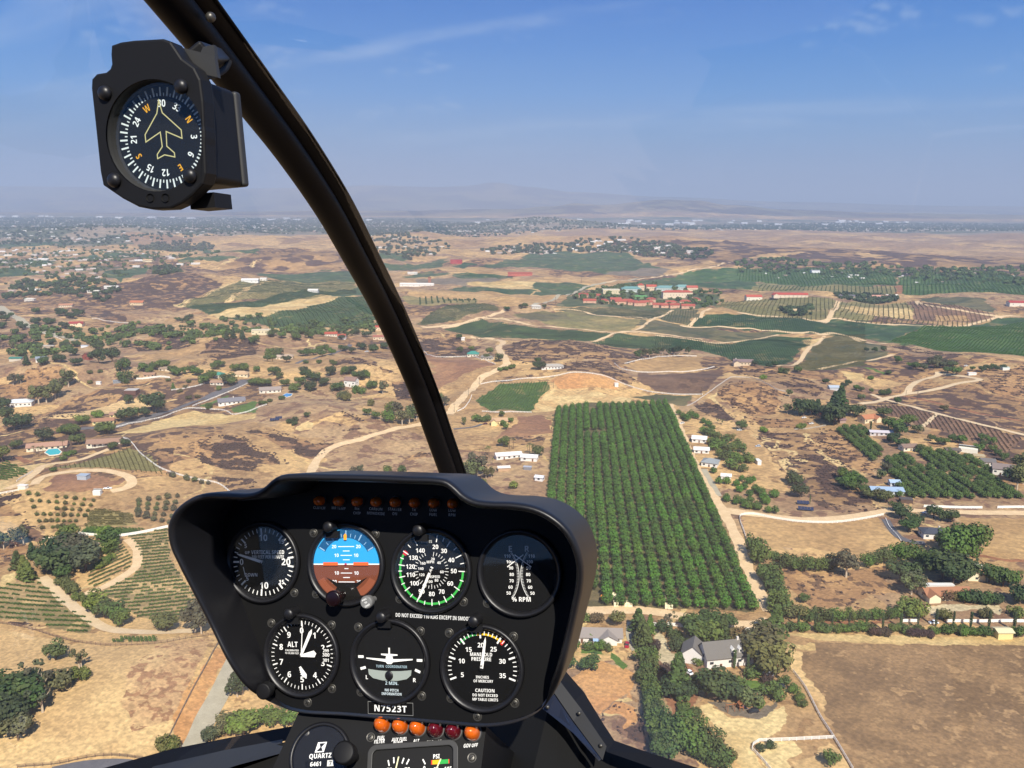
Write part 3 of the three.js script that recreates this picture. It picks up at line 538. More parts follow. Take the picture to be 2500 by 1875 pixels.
for (const l of list(`
9 dirt dirt_road G 300 985 430 830 560 700 680 640 745 600 740 560 700 500 690 460 720 425 640 405 470 385 | pale dirt lane climbing past the green vineyard to the green-roofed house
7 dirt dirt_road F 870 1390 950 1250 1050 1170 1250 1110 1450 1050 1650 1000 1830 960 1990 890 2100 830 | pale dirt lane crossing the bare tan hillside left of the orchard
7 dirt dirt_road M 1010 110 1100 330 1180 520 1260 690 1380 860 1430 950 1500 1090 1560 1260 1640 1430 1740 1640 | straight dirt road along the right side of the big orchard
8 dirt dirt_road L 200 330 500 320 900 315 1300 370 1600 420 1900 440 2030 400 | dirt road along the bottom end of the big orchard
7 dirt dirt_road M 1400 900 1520 915 1800 940 | dirt road branching right from the orchard road
8 dirt dirt_road N 60 280 200 300 420 330 640 350 900 340 1140 305 1300 280 1500 290 1900 300 2400 305 | dirt road running right above the white corral fence
6 pale dirt_road J 420 1075 560 1190 700 1340 850 1450 1000 1560 1200 1620 1400 1630 1700 1630 2000 1620 | pale dirt road curving between the two vineyards at lower left
5 dirt dirt_road J 840 1290 900 1240 1050 1180 1250 1070 1370 970 1400 870 1370 770 1290 690 | dirt track round the small vine plot
7 dirt dirt_road E 300 1600 380 1530 560 1490 800 1470 1000 1480 1140 1520 1190 1570 1150 1620 1000 1659 | ring of pale dirt road round the building plot
7 dirt dirt_road E 60 1640 200 1580 330 1480 420 1420 700 1380 900 1310 980 1280 | dirt road from the ring up to the tile-roofed house
8 asphalt asphalt_road E 640 1110 800 1090 1030 1080 1200 1030 1400 970 1600 910 1750 850 1900 790 2100 720 2260 670 | grey asphalt lane between white fences on the left
7 asphalt asphalt_road F 0 770 200 680 400 600 | grey asphalt lane past the grey-roofed house
6 asphalt asphalt_road F 760 470 900 430 1050 390 1150 360 1210 310 | short asphalt lane among the houses on the hill
14 concrete main_road A -60 960 30 985 150 1070 240 1106 | wide pale road entering at the left edge
14 concrete main_road E -80 -20 60 60 200 130 320 200 480 250 680 300 | wide pale road ending at the hillside houses
8 concrete main_road S 1215 60 1165 170 1050 400 960 560 890 720 800 880 | pale concrete road running down beside the golden slope
6 asphalt asphalt_road K 500 1660 800 1600 1100 1580 1400 1600 | dark asphalt road at the bottom left corner
10 concrete main_road B 1650 960 1830 890 2050 825 2212 790 2400 770 | straight pale road between the far vineyards
9 dirt dirt_road C 500 800 800 770 1000 740 1200 700 1330 665 | dirt road along the far green vineyard
9 dirt dirt_road G 90 310 280 300 450 275 560 245 640 220 740 175 | dirt road crossing below the hill vineyard
7 dirt dirt_road G 250 320 400 290 550 240 700 250 900 290 1200 320 1560 355 1700 350 2260 408 | long dirt track between the mid vineyards
6 dirt dirt_road G 1420 425 1620 355 1740 335 1880 250 2030 180 | dirt track slanting between vineyard blocks
6 dirt dirt_road G 1110 175 1300 185 1500 225 1700 235 1870 250 | dirt track below the resort vineyard
7 dirt dirt_road H 270 325 330 260 390 200 450 175 | dirt track up to the winery fields
7 dirt dirt_road H 200 315 400 330 700 340 1000 360 1180 375 1260 365 1350 390 1450 380 1560 400 1700 440 | dirt track winding along the green vineyard edge
6 dirt dirt_road H 980 645 1090 640 1200 560 1300 470 1370 400 | dirt track beside the dull green field
6 dirt dirt_road H 0 395 300 430 500 460 650 450 900 410 1000 390 | dirt track under the long vineyard
6 dirt dirt_road I 0 390 150 380 230 400 330 445 450 465 550 460 | dirt track round the top of the dull field
7 dirt dirt_road I 0 670 200 630 400 600 600 550 | dirt track along the dull field
7 pale dirt_road I 330 950 480 930 560 900 700 870 740 810 850 750 960 720 960 690 | pale track looping up the tan hill
7 pale dirt_road I 700 870 900 840 1100 790 1300 755 1150 725 1000 705 | pale track closing the loop on the tan hill
6 pale dirt_road I 420 870 500 905 620 940 800 985 1000 1040 1200 1090 1450 1150 1700 1210 | long pale road above the brown vine rows
4 pale dirt_road I 840 1135 900 1080 955 1030 | pale path between the two brown vine plots
9 dirt dirt_road D 660 1230 720 1170 780 1060 | dirt track between winery vineyards
8 dirt dirt_road D 0 1150 300 1180 600 1215 720 1195 1000 1225 1400 1250 2000 1185 2400 1180 | dirt road under the winery vineyards
10 dirt dirt_road D 1380 1060 1600 1110 1900 1160 2050 1190 | dirt track right of the brown vine rows
6 concrete main_road L 860 420 850 520 880 620 900 660 | paved drive beside the long ranch house
5 concrete main_road M 1260 590 1320 700 1370 790 | grey paved strip beside the white houses
4 asphalt asphalt_road G 340 1100 480 1085 560 1060 | narrow asphalt drive to the yellow house
5 asphalt asphalt_road N 1215 350 1260 420 1320 480 1400 510 1500 520 | curving dark driveway at the dark-roofed house
`)) {
  const [left, label] = l.split('|').map(s => s.trim()), w = left.split(/\s+/);
  ribbon(w[3], w.slice(4), +w[0], w[1], label, w[2]);
}

// ================================================================ leaves and crowns
const quadBuf = () => ({ p: [], n: [], c: [], i: [] });
function leaf(b, x, y, z, nx, ny, nz, s, tint, q, stretch = 1) {
  // a leafy spray: a small bent sheet facing roughly (nx, ny, nz)
  let tx = q() - .5, ty = q() - .5, tz = q() - .5; const dt = tx * nx + ty * ny + tz * nz; tx -= dt * nx; ty -= dt * ny; tz -= dt * nz; const L = Math.hypot(tx, ty, tz) || 1; tx /= L; ty /= L; tz /= L;
  const bx = ny * tz - nz * ty, by = nz * tx - nx * tz, bz = nx * ty - ny * tx, k = b.p.length / 3, o = b.p;
  const a = s * (.7 + q() * .6), c = s * (.5 + q() * .5) * stretch, w = (q() - .5) * s * .7;
  o.push(x + tx * a, y + ty * a, z + tz * a, x + bx * c + nx * w, y + by * c + ny * w, z + bz * c + nz * w, x - tx * a, y - ty * a, z - tz * a, x - bx * c - nx * w * .5, y - by * c - ny * w * .5, z - bz * c - nz * w * .5);
  for (let m = 0; m < 4; m++) b.c.push(tint[0], tint[1], tint[2]);
  b.i.push(k, k + 1, k + 2, k, k + 2, k + 3);
}
function finish(b) {
  const g = new THREE.BufferGeometry(); g.setAttribute('position', new THREE.Float32BufferAttribute(b.p, 3)); g.setAttribute('color', new THREE.Float32BufferAttribute(b.c, 3)); g.setIndex(b.i);
  const f = g.toNonIndexed(); f.computeVertexNormals(); return f;
}
function lobe(b, cx, cy, cz, rx, ry, rz, n, s, q, jit = .5, hang = 0) {
  const tone = .82 + q() * .36;
  for (let i = 0; i < n; i++) {
    let u = q() * 2 - 1, a = q() * 6.2832, r = Math.sqrt(1 - u * u), x = r * Math.cos(a), y = u, z = r * Math.sin(a);
    const rad = .62 + .42 * Math.sqrt(q());
    let nx = x / rx + (q() - .5) * jit / rx, ny = y / ry + (q() - .5) * jit / ry + .25 / ry, nz = z / rz + (q() - .5) * jit / rz; const L = Math.hypot(nx, ny, nz); nx /= L; ny /= L; nz /= L;
    const t = tone * (.8 + q() * .4), w = (q() - .5) * .12;
    leaf(b, cx + x * rx * rad, cy + y * ry * rad - hang * q(), cz + z * rz * rad, nx, ny, nz, s, [t * (1 + w), t, t * (1 - w)], q);
  }
}
function crownGeo(kind, seed) {                           // crowns of unit height; roots at y = 0
  const q = rng(seed), b = quadBuf();
  if (kind === 'broad') { for (let i = 0; i < 9; i++) { const a = i * 2.4 + q(), r = i ? .22 + q() * .16 : 0, y = .42 + q() * .34; lobe(b, Math.cos(a) * r, y, Math.sin(a) * r, .22 + q() * .07, .2 + q() * .06, .22 + q() * .07, 80, .062, q); } }
  if (kind === 'pepper') { for (let i = 0; i < 9; i++) { const a = i * 2.4 + q(), r = i ? .2 + q() * .18 : 0, y = .36 + q() * .36; lobe(b, Math.cos(a) * r, y, Math.sin(a) * r, .19 + q() * .06, .27 + q() * .08, .19 + q() * .06, 85, .055, q, .7, .1); } }
  if (kind === 'euc') { for (let i = 0; i < 9; i++) { const a = i * 2.4 + q(), y = .4 + i / 9 * .46 + q() * .08, r = (.26 - Math.abs(y - .6) * .28) * (.5 + q() * .8); lobe(b, Math.cos(a) * r, y, Math.sin(a) * r, .13 + q() * .07, .12 + q() * .06, .13 + q() * .07, 70, .05, q, .9); } }
  if (kind === 'dome') { for (let i = 0; i < 8; i++) { const a = i * 2.4 + q(), r = i ? .3 + q() * .2 : 0, y = .42 + q() * .2; lobe(b, Math.cos(a) * r, y, Math.sin(a) * r, .34, .36, .34, 75, .085, q); } }
  if (kind === 'cypress') { for (let i = 0; i < 10; i++) { const y = .08 + i * .088, r = .058 * Math.pow(Math.sin(Math.PI * (.12 + .86 * (1 - (y - .02)))), .6) + .012; lobe(b, 0, y, 0, r, .075, r, 45, .028, q, .6); } }
  if (kind === 'conifer') { for (let i = 0; i < 9; i++) { const y = .13 + i * .09, r = .30 * (1 - y) + .02; for (let k = 0; k < 3; k++) { const a = k * 2.1 + i + q(); lobe(b, Math.cos(a) * r * .55, y, Math.sin(a) * r * .55, r * .62, .07, r * .62, 34, .05, q, .7); } } }
  if (kind === 'citrus') { for (let i = 0; i < 7; i++) { const a = i * 2.4 + q(), r = i ? .24 + q() * .1 : 0, y = .46 + q() * .2 + (i ? 0 : .16); lobe(b, Math.cos(a) * r, y, Math.sin(a) * r, .32, .34, .32, 60, .085, q); } }
  if (kind === 'sparse') { for (let i = 0; i < 6; i++) { const a = i * 2.4 + q(), y = .45 + q() * .42, r = .16 + q() * .2; lobe(b, Math.cos(a) * r, y, Math.sin(a) * r, .1, .09, .1, 34, .045, q, .9); } }
  if (kind === 'palm') {
    for (let i = 0; i < 26; i++) { const a = i * 2.4, up = .9 - i / 26 * 1.7, c = Math.cos(a), s = Math.sin(a); for (let k = 0; k < 6; k++) { const t = (k + .5) / 6, rr = .2 * t, y = .86 + .13 * up * t - .13 * t * t; leaf(b, c * rr, y, s * rr, c * .4, .9, s * .4, .03, [.9, 1, .8], q, .6); } }
  }
  return finish(b);
}
function limb(b, x0, y0, z0, r0, x1, y1, z1, r1) {
  const d = new THREE.Vector3(x1 - x0, y1 - y0, z1 - z0), L = d.length(), g = new THREE.CylinderGeometry(r1, r0, L, 6, 1, true).translate(0, L / 2, 0);
  g.applyQuaternion(new THREE.Quaternion().setFromUnitVectors(new THREE.Vector3(0, 1, 0), d.normalize())); g.translate(x0, y0, z0); b.push(g);
}
function trunkGeo(kind, seed) {
  const q = rng(seed + 99), b = [];
  if (kind === 'palm') { limb(b, 0, -.03, 0, .022, .01, .45, 0, .017); limb(b, .01, .45, 0, .017, 0, .88, 0, .015); return mergeGeometries(b); }
  const tall = { euc: .55, sparse: .5, conifer: .9, cypress: .6 }[kind] ?? .34, r = { dome: .05, citrus: .05, cypress: .012 }[kind] ?? .032;
  limb(b, 0, -.04, 0, r * 1.25, 0, tall * .55, 0, r * .8);
  limb(b, 0, tall * .55, 0, r * .8, .02, tall, 0, r * .45);
  if (!['cypress', 'conifer'].includes(kind)) for (let i = 0; i < 5; i++) { const a = i * 1.3 + q(); limb(b, 0, tall * (.4 + .09 * i), 0, r * .55, Math.cos(a) * .22, tall * .75 + .22 + q() * .1, Math.sin(a) * .22, r * .16); }
  return mergeGeometries(b);
}
const leafMat = (r, g, b) => new THREE.MeshPhysicalMaterial({ color: new THREE.Color().setRGB(r, g, b), roughness: .85, vertexColors: true, side: THREE.DoubleSide });
const LEAF = {  // leaf colours
  green: leafMat(0.072, 0.111, 0.020), dark: leafMat(0.043, 0.068, 0.018), light: leafMat(0.115, 0.156, 0.024), olive: leafMat(0.105, 0.111, 0.031), grey: leafMat(0.089, 0.095, 0.041), brown: leafMat(0.120, 0.081, 0.034), purple: leafMat(0.057, 0.032, 0.024), citrus: leafMat(.056, .128, .013), vine: leafMat(.070, .125, .022), vineBrown: leafMat(0.115, 0.104, 0.030), duskvine: leafMat(.040, .082, .022),
};
const leafKinds = {};                                     // each kind of leaf in five shades, as trees of one kind differ
function shade(tone) { const k = Math.floor(R() * 5), m = LEAF[tone].color, w = [[1, 1, 1], [1.25, 1.12, 1], [.8, .86, .9], [1.1, 1.25, .9], [.92, .78, .95]][k]; return leafKinds[tone + k] ??= leafMat(m.r * w[0], m.g * w[1], m.b * w[2]); }
const BARK = { pale: M('#b9a78e', .9), brown: M('#6d5743', .95) };
const crowns = {}, VARIANTS = 3;
function crownOf(kind, v) { return (crowns[kind + v] ??= { crown: crownGeo(kind, kind.length * 131 + v * 17 + 5), trunk: trunkGeo(kind, v) }); }
function putTree(view, cx, cy, kind, tone, h, label, group, category = 'tree', name) {
  const [x, d, y] = at(view, cx, cy), H = h * (.9 + R() * .3), { crown, trunk } = crownOf(kind, Math.floor(R() * VARIANTS));
  const t = thing(name ?? { palm: 'palm_tree', cypress: 'cypress_tree', conifer: 'conifer_tree', euc: 'eucalyptus_tree', dome: 'shrub', sparse: 'sparse_tree', citrus: 'fruit_tree', pepper: 'pepper_tree' }[kind] ?? { dark: 'dark_broadleaf_tree', olive: 'dull_broadleaf_tree', grey: 'dull_broadleaf_tree' }[tone] ?? 'broadleaf_tree', label, category, [x, y, -d], R() * 6.28, group);  // broad crowns are alike; their names follow leaf tone, not species
  const wide = kind === 'dome' || kind === 'citrus' ? 1 : .92 + R() * .3;
  t.scale.set(H * wide, H, H * wide);
  part(t, 'trunk', trunk, kind === 'euc' || kind === 'sparse' ? BARK.pale : BARK.brown);
  part(t, 'crown', crown, shade(tone));
  return t;
}
for (const l of list(`
broad dark E 10 | 320 360 480 340 590 370 690 360 400 510 550 500 680 530 660 440 | dark leafy tree between the hillside sheds and the red barn
conifer dark E 13 | 240 520 | dense dark conifer beside the green-roofed shed
euc grey E 10 | 110 375 | slim grey eucalyptus at the left edge above the green roof
broad dark E 15 | 890 500 1010 490 880 400 | tall dark tree right beside the red barn
pepper green E 13 | 1100 570 1130 680 | tall green tree leaning over the gully right of the red barn
broad green E 9 | 1290 580 1340 585 1400 560 1450 540 1500 540 1550 600 | bushy tree in the row behind the tan houses
broad green E 9 | 1590 620 1650 600 1720 590 1850 660 1900 640 1950 560 1800 620 2130 580 2200 570 | green tree among the hillside houses
conifer green E 8 | 1560 740 | pointed conifer on the bare slope below the hillside houses
dome olive E 4 | 1670 730 1620 770 1700 680 1970 750 1515 670 1230 640 810 600 900 590 810 690 | small round bush on the dry slope
broad dark E 11 | 2050 690 | dark tree beside the asphalt lane
euc grey E 11 | 120 700 190 690 | grey eucalyptus alone on the brown slope at left
euc olive E 17 | 530 800 500 830 620 720 420 860 350 870 | tall olive eucalyptus in the grove by the white metal roof
broad dark E 13 | 20 930 60 1010 130 1110 200 1090 | big dark tree at the left edge below the white metal roof
broad dark E 9 | 1160 870 | dark tree in front of the metal shelter
broad dark E 12 | 1200 1010 1300 990 1130 1030 | dark tree shading the yellow house
broad dark E 17 | 1410 950 1380 930 | very large round dark tree by the asphalt lane
broad light E 9 | 880 1020 740 1060 | bright green tree left of the yellow house
broad green E 10 | 660 1150 620 1130 690 1240 900 1130 980 1130 | green tree between the two tile-roofed houses
broad dark E 11 | 400 1210 | wide dark tree behind the long tile-roofed house
broad dark E 8 | 1020 1290 1130 1260 | dark tree in front of the tile-roofed house with a porch
dome green E 4 | 610 1340 660 1330 480 1480 570 1380 540 1130 | round garden bush by the turquoise pool
broad light E 13 | 20 1390 | big bright green tree at the left edge above the vine rows
broad green E 9 | 150 1280 | leafy tree behind the pool house
palm olive E 7 | 985 830 1025 830 | short palm on the bare slope
palm olive E 9 | 570 1290 640 1280 310 1340 350 1345 390 1335 | palm beside the turquoise pool
dome olive E 4 | 1700 830 1780 820 | low bush at the asphalt lane
dome green E 5 | 1880 910 | round bush at the white house with the grey roof
broad dark E 10 | 30 80 100 90 60 120 180 170 230 190 20 190 | dark tree in the row left of the wide pale road
broad dark E 11 | 340 60 430 150 480 150 560 190 330 150 520 50 580 70 620 100 680 60 740 80 | dark tree around the red-roofed villa
dome green E 5 | 440 240 690 290 860 290 600 320 1190 150 1250 150 1020 280 | bush on the slope above the wide pale road
broad dark E 9 | 1540 220 1600 130 1690 110 1640 140 1960 230 | dark tree on the hill above the small fruit orchard
conifer dark E 14 | 2040 290 2100 280 2180 280 | dark conifer right of the small fruit orchard
conifer dark F 13 | 320 270 | dark conifer left of the beige villa
broad green F 10 | 120 200 430 290 570 240 640 260 750 260 830 230 880 260 | tree in the belt below the long green vineyard
broad green F 9 | 550 400 620 400 520 450 850 390 900 400 1000 370 960 390 1040 380 | tree among the hill houses beside the short lane
broad dark F 10 | 680 460 | dark tree between two tan roofs
broad dark F 9 | 1130 360 1170 370 1220 380 1290 350 1400 360 1490 350 | tree along the parking strip by the silver vehicles
dome green F 5 | 840 470 950 470 1080 480 1060 470 | bush below the short lane
broad dark F 9 | 1180 250 1330 250 1110 200 1270 230 | tree around the red-roofed villas behind the window bow
broad green F 9 | 30 620 110 500 210 640 330 520 430 540 430 650 480 660 560 560 620 600 680 660 760 690 800 650 | leafy tree in the wooded belt above the grey-roofed house
dome green F 4 | 120 680 500 810 540 790 470 810 640 770 30 850 | garden bush round the grey-roofed house
broad dark F 10 | 870 700 880 600 930 620 1000 650 1080 700 1050 560 1200 560 1260 600 820 560 | dark tree in the grove left of the white two-storey house
pepper green F 9 | 1300 720 1380 680 1340 590 1150 560 | drooping green tree round the white two-storey house
euc grey F 13 | 1480 720 | tall grey eucalyptus right of the white two-storey house
pepper olive F 9 | 1180 780 1150 770 1380 820 | pale olive tree on the slope below the white two-storey house
broad green F 7 | 1350 900 1420 930 | round green tree at the foot of the wooded slope
pepper green F 11 | 1540 880 1530 960 | green tree at the left end of the eucalyptus grove
euc grey F 13 | 1640 980 1700 960 1760 930 1600 900 1720 900 | grey eucalyptus in the grove beside the dirt lane
euc grey F 10 | 2000 820 1960 800 | grey eucalyptus just right of the window bow
broad dark F 6 | 850 915 | round dark tree alone on the dry slope
dome dark F 4 | 755 945 705 965 740 980 | small dark bush beside the solar panels
euc grey F 7 | 1240 1395 1290 1380 | grey tree just above the panel hood
broad green F 7 | 1520 1390 1640 1385 | green tree just above the panel hood
euc olive F 5 | 2155 980 | young tree right of the window bow
broad dark G 8 | 380 405 | dark tree beside the small white shed on the scrub
broad dark G 10 | 750 190 890 165 1040 170 860 170 | tall dark tree at the white farmhouse by the pale road
broad green G 8 | 600 560 390 510 480 500 620 520 | green tree round the teal-roofed house
broad dark G 10 | 690 580 | dark tree at the bend of the dirt lane
dome green G 5 | 700 650 740 645 780 635 800 625 | bush in the clump at the dirt lane
broad dark G 9 | 990 640 1010 640 990 595 | dark tree left of the long white house on the scrub hill
euc dark G 12 | 1760 560 1800 550 1900 540 2000 530 2080 520 2150 520 1950 520 1850 545 2040 525 | dark tree in the grove below the vineyard
citrus green G 6 | 540 1045 575 1045 600 1040 510 1040 | tree in the clipped clump left of the yellow house
euc grey G 6 | 420 1060 | slim grey tree on the bare slope left of the yellow house
broad green G 6 | 710 1005 780 1050 740 1100 720 1075 | green bush tree in front of the yellow house
palm olive G 9 | 590 1310 615 1310 605 1300 770 1250 800 1250 910 1290 945 1290 925 1285 | palm behind the two white ranch buildings
palm olive G 5 | 540 1290 565 1295 | low palm left of the white ranch building
broad green G 9 | 990 1310 730 1235 | green tree behind the white ranch buildings
palm green G 5 | 610 1390 640 1370 | squat palm left of the white ranch building
euc grey G 15 | 490 1500 520 1460 470 1480 | tall bare-looking grey eucalyptus right of the window bow
euc olive G 8 | 590 1480 520 1570 560 1560 630 1470 | olive tree below the tall grey eucalyptus
citrus light G 6 | 800 1560 | round bright green tree alone on the bare plot
broad green Q 9 | 940 1050 | wide round green tree above the bare plot
dome light Q 6 | 1240 370 1240 1080 | light green bush on the scrub hill
sparse grey Q 6 | 680 980 620 960 | grey half-bare tree left of the wide round tree
broad dark Q 17 | 1780 860 1880 860 1720 850 | tall dark tree casting a deep shadow right of the scrub hill
conifer dark Q 18 | 1960 850 2100 900 | tall dark conifer right of the scrub hill
broad dark Q 19 | 2150 950 2190 990 | very tall dark tree beside the small red roof
euc grey Q 9 | 1560 830 1590 600 | grey tree at the edge of the scrub hill
dome light Q 5 | 1760 1030 1720 1040 | light bush by the picket gate
broad dark Q 8 | 840 150 | dark tree in front of the hilltop house
broad dark Q 7 | 1120 190 1300 210 1380 200 | dark tree right of the hilltop house
pepper green Q 8 | 1470 280 1540 290 1700 270 | green tree where the track leaves the vineyard
citrus citrus Q 6 | 90 850 150 900 200 930 260 880 330 900 420 960 490 1000 540 1060 | fruit tree in the strip at the top of the orchard road
citrus green Q 7 | 430 1100 480 1130 560 1150 620 1180 530 1250 600 1280 680 1300 750 1340 640 1400 700 1460 780 1420 860 1460 920 1500 780 1560 850 1600 960 1620 1000 1480 1050 1500 880 1280 940 1350 560 1330 720 1230 820 1330 | fruit tree in the strip behind the three white houses
broad olive Q 7 | 790 1200 | brownish tree behind the first white house
citrus citrus M 5 | 1335 620 1430 700 1370 700 1500 715 1525 760 1430 830 1500 850 1570 880 1600 840 1650 890 1700 820 1720 850 1775 800 1640 760 1590 700 1620 690 1560 740 1680 780 1600 790 1550 850 1610 880 1540 680 | fruit tree in the rows beside the orchard road
broad green I 9 | 640 620 780 670 740 660 1040 700 1110 715 | green tree in the copse by the tan hill
broad grey I 10 | 850 680 930 660 1000 660 1080 660 960 620 900 630 1040 640 | grey-brown bare tree in the copse by the tan hill
broad dark I 8 | 380 530 450 530 520 530 630 600 | dark tree on the edge of the dull green field
dome green I 5 | 560 710 420 755 | bush beside the riding ring
broad green I 6 | 1240 680 | round tree beside the white car on the tan hill
broad dark I 7 | 1320 690 1380 680 1440 680 1490 670 1350 670 1410 665 | dark tree of the hedge on the tan hill
broad green I 6 | 340 850 420 860 300 840 | green tree in the row at the track junction
citrus dark I 6 | 530 880 500 880 560 875 | dense dark bush at the track junction
dome grey I 5 | 340 910 | grey bush at the track junction
broad dark I 8 | 630 950 | dark oval tree standing on the pale road
broad olive I 6 | 1010 1010 | olive tree below the pale road
broad dark I 7 | 50 790 200 820 230 800 | dark tree beside the blue-grey shed
conifer dark I 21 | 120 1010 170 980 | very tall dark conifer left of the orange-roofed house
broad dark I 12 | 90 1100 240 1050 310 1060 60 1060 | dark tree at the orange-roofed house
cypress dark I 13 | 413 1190 | single tall cypress in front of the orange-roofed house
broad green I 12 | 520 1060 650 1210 720 1130 560 1150 620 1180 | green tree between the orange roof and the brown vine rows
broad olive I 8 | 800 1190 | round olive tree at the corner of the brown vine rows
broad dark I 9 | 600 1260 650 1300 580 1270 | dark tree behind the white long shed
broad green I 7 | 700 1290 820 1340 880 1360 900 1250 960 1280 1020 1280 1080 1260 1150 1270 | tree in the belt between the two right-hand groves
broad green I 7 | 1290 1340 1330 1300 1400 1340 1320 1250 1400 1280 1490 1410 1440 1370 | tree in the belt behind the white barn
euc olive I 17 | 1600 1650 1650 1600 1630 1500 | tall olive eucalyptus at the right edge
broad dark I 10 | 1540 1570 1600 1560 | dark tree beside the brown-roofed house at right
broad green I 9 | 190 1560 280 1600 330 1620 240 1620 | green tree left of the blue metal roofs
broad grey I 8 | 500 1560 540 1500 | greyish tree above the blue metal roofs
broad green N 7 | 960 140 1000 140 900 110 1060 170 | green tree on the scrub slope left of the blue metal roofs
broad olive N 8 | 1090 200 1160 200 1220 230 1180 215 | olive tree in front of the blue metal roofs
broad dark N 8 | 1290 290 1330 340 1400 400 1450 390 1380 440 | dark tree over the curving driveway
broad dark N 9 | 560 110 600 190 540 90 | dark tree on the scrub slope above the solar panels
cypress dark N 6 | 670 235 | small cypress at the solar panels
citrus green N 5 | 420 190 330 190 350 230 70 210 150 230 215 270 245 275 290 280 370 300 420 305 | small round fruit tree in the plot above the corral
pepper green N 11 | 310 670 270 600 | drooping green tree at the corner of the corral and the orchard road
pepper green N 9 | 500 700 560 710 640 720 710 720 760 720 | drooping green tree in the hedge below the corral
dome green N 4 | 420 640 | small bush left of the hedge below the corral
euc grey N 17 | 930 765 | large grey eucalyptus below the corral
pepper dark N 9 | 820 705 | dark tree touching the large grey eucalyptus
pepper green N 7 | 1080 690 1130 670 | smaller hedge tree right of the grey eucalyptus
pepper green N 11 | 1210 660 1290 650 1380 640 1460 650 1500 700 1560 700 | drooping green tree in the belt below the curving driveway
broad dark N 12 | 1320 790 1390 790 | dark tree throwing a shadow on the brown plot
euc grey N 13 | 1400 890 1430 880 | grey tree left of the terracotta-roofed house
broad dark N 15 | 1620 780 1700 820 1760 800 | big dark tree behind the terracotta-roofed house
pepper green N 16 | 1700 620 1800 600 1860 560 1750 560 | huge drooping green tree right of the dark-roofed house
euc grey N 8 | 1600 545 | grey tree in front of the dark-roofed house
broad dark N 8 | 1620 360 1690 370 1560 340 | dark tree behind the dark-roofed house
broad green N 10 | 1960 800 2000 810 2060 830 2100 830 | green tree right of the small white garage
palm olive N 9 | 2165 830 2185 820 | palm at the right edge beside the pale field
citrus dark N 6 | 1830 945 1870 950 1950 960 2010 965 1780 945 1910 960 | dark clipped tree in front of the terracotta-roofed house
broad dark N 9 | 2180 960 2230 950 | dark tree at the right edge by the driveway
dome brown N 5 | 1650 930 1690 925 | flowering brown bush at the terracotta-roofed house
pepper green N 10 | 360 800 420 880 390 760 450 960 480 1030 430 1010 400 840 | drooping green tree in the row along the orchard road
broad olive N 7 | 560 1060 600 1065 530 1060 | olive tree at the end of the row along the orchard road
broad green N 5 | 620 945 | lone small tree on the brown plot
pepper green N 7 | 650 1075 740 1080 800 1075 860 1075 960 1075 1050 1070 1150 1070 1240 1070 1280 1065 | feathery tree in the line behind the cypresses
pepper light N 11 | 1380 1060 1440 1050 | big bright feathery tree behind the cypresses
dome olive N 5 | 1640 1070 1940 1060 2150 1050 | round tree beside the white fence by the cypresses
cypress dark N 9 | 585 1125 705 1135 828 1135 950 1135 1072 1135 1192 1140 1322 1130 1445 1130 1575 1120 1700 1125 1825 1130 1955 1140 2137 1150 | slim cypress in the evenly spaced row above the brown field
dome green N 4.4 | 540 1148 620 1155 740 1158 800 1158 860 1158 920 1158 985 1158 1040 1152 1100 1155 1280 1158 1350 1160 1450 1160 1560 1175 1650 1172 1720 1176 1790 1180 1860 1182 1930 1185 2160 1185 | rounded shrub in the low hedge under the cypress row
dome purple N 4 | 1140 1185 1200 1185 1400 1190 1460 1192 1520 1195 | dead purplish shrub at the foot of the cypress hedge
conifer green N 17 | 380 1270 420 1210 330 1310 | tall conifer behind the grey-roofed house with dormers
cypress dark N 10 | 465 1245 | tall cypress at the corner of the brown field
dome green L 5 | 440 415 380 410 | bush behind the long ranch house
broad brown L 5 | 540 425 570 420 | reddish-brown tree behind the long ranch house
broad olive L 8 | 720 445 | olive tree at the right end of the long ranch house
sparse grey L 6 | 1130 450 1180 440 | bare grey tree beside the dirt road
dome dark L 5 | 1120 500 | dark round bush at the head of the drive
broad green L 8 | 1330 480 1360 490 | tree behind the white roadside fence
dome dark L 5 | 1210 560 1220 650 1280 640 | dark clipped bush on the small lawn
broad green L 13 | 1400 580 1490 600 | tall green tree behind the grey-roofed house
conifer dark L 13 | 1620 580 | dark conifer behind the grey-roofed house with dormers
broad dark L 8 | 1500 450 1560 470 1660 470 | dark tree along the dirt road below the orchard
broad brown L 7 | 1740 590 1790 600 1870 610 | brown-green tree right of the grey-roofed house
conifer green L 12 | 930 570 960 650 900 500 1000 520 920 620 | tall tree at the top of the long hedge by the ranch house
pepper green L 8 | 960 770 1000 780 990 850 960 900 960 950 1000 1000 1010 1060 1010 1120 1030 1190 1050 1250 1060 1310 1080 1370 1090 1430 1100 1500 1130 1570 1110 1545 | green tree of the long hedge running down from the ranch house
dome purple L 5 | 1030 660 1140 860 | dark red bush beside the drive
conifer green L 19 | 1230 1050 | tall conifer in front of the concrete drive
broad dark L 9 | 1310 1060 1180 1070 1270 1070 | dark tree at the foot of the tall conifer
dome green L 3.5 | 1155 915 1400 920 1410 780 | small clipped bush in the garden of the grey-roofed house
broad dark L 11 | 1560 1065 1650 1090 1480 1050 | large dark tree in front of the grey-roofed house
broad green L 9 | 1700 1030 | large green tree at the edge of the round lawn
dome grey L 7 | 1850 1130 | grey domed bush on the round lawn
dome green L 4 | 1930 1140 | green bush beside the grey domed bush
dome green L 7 | 2050 1065 | round green bush at the right of the lawn
dome green L 5 | 1880 890 | round bush beside the parked white car
dome purple L 4 | 2000 940 | purple bush in front of the parked white car
cypress dark L 9 | 1490 770 1720 810 1830 870 | thin cypress against the wall of the grey-roofed house
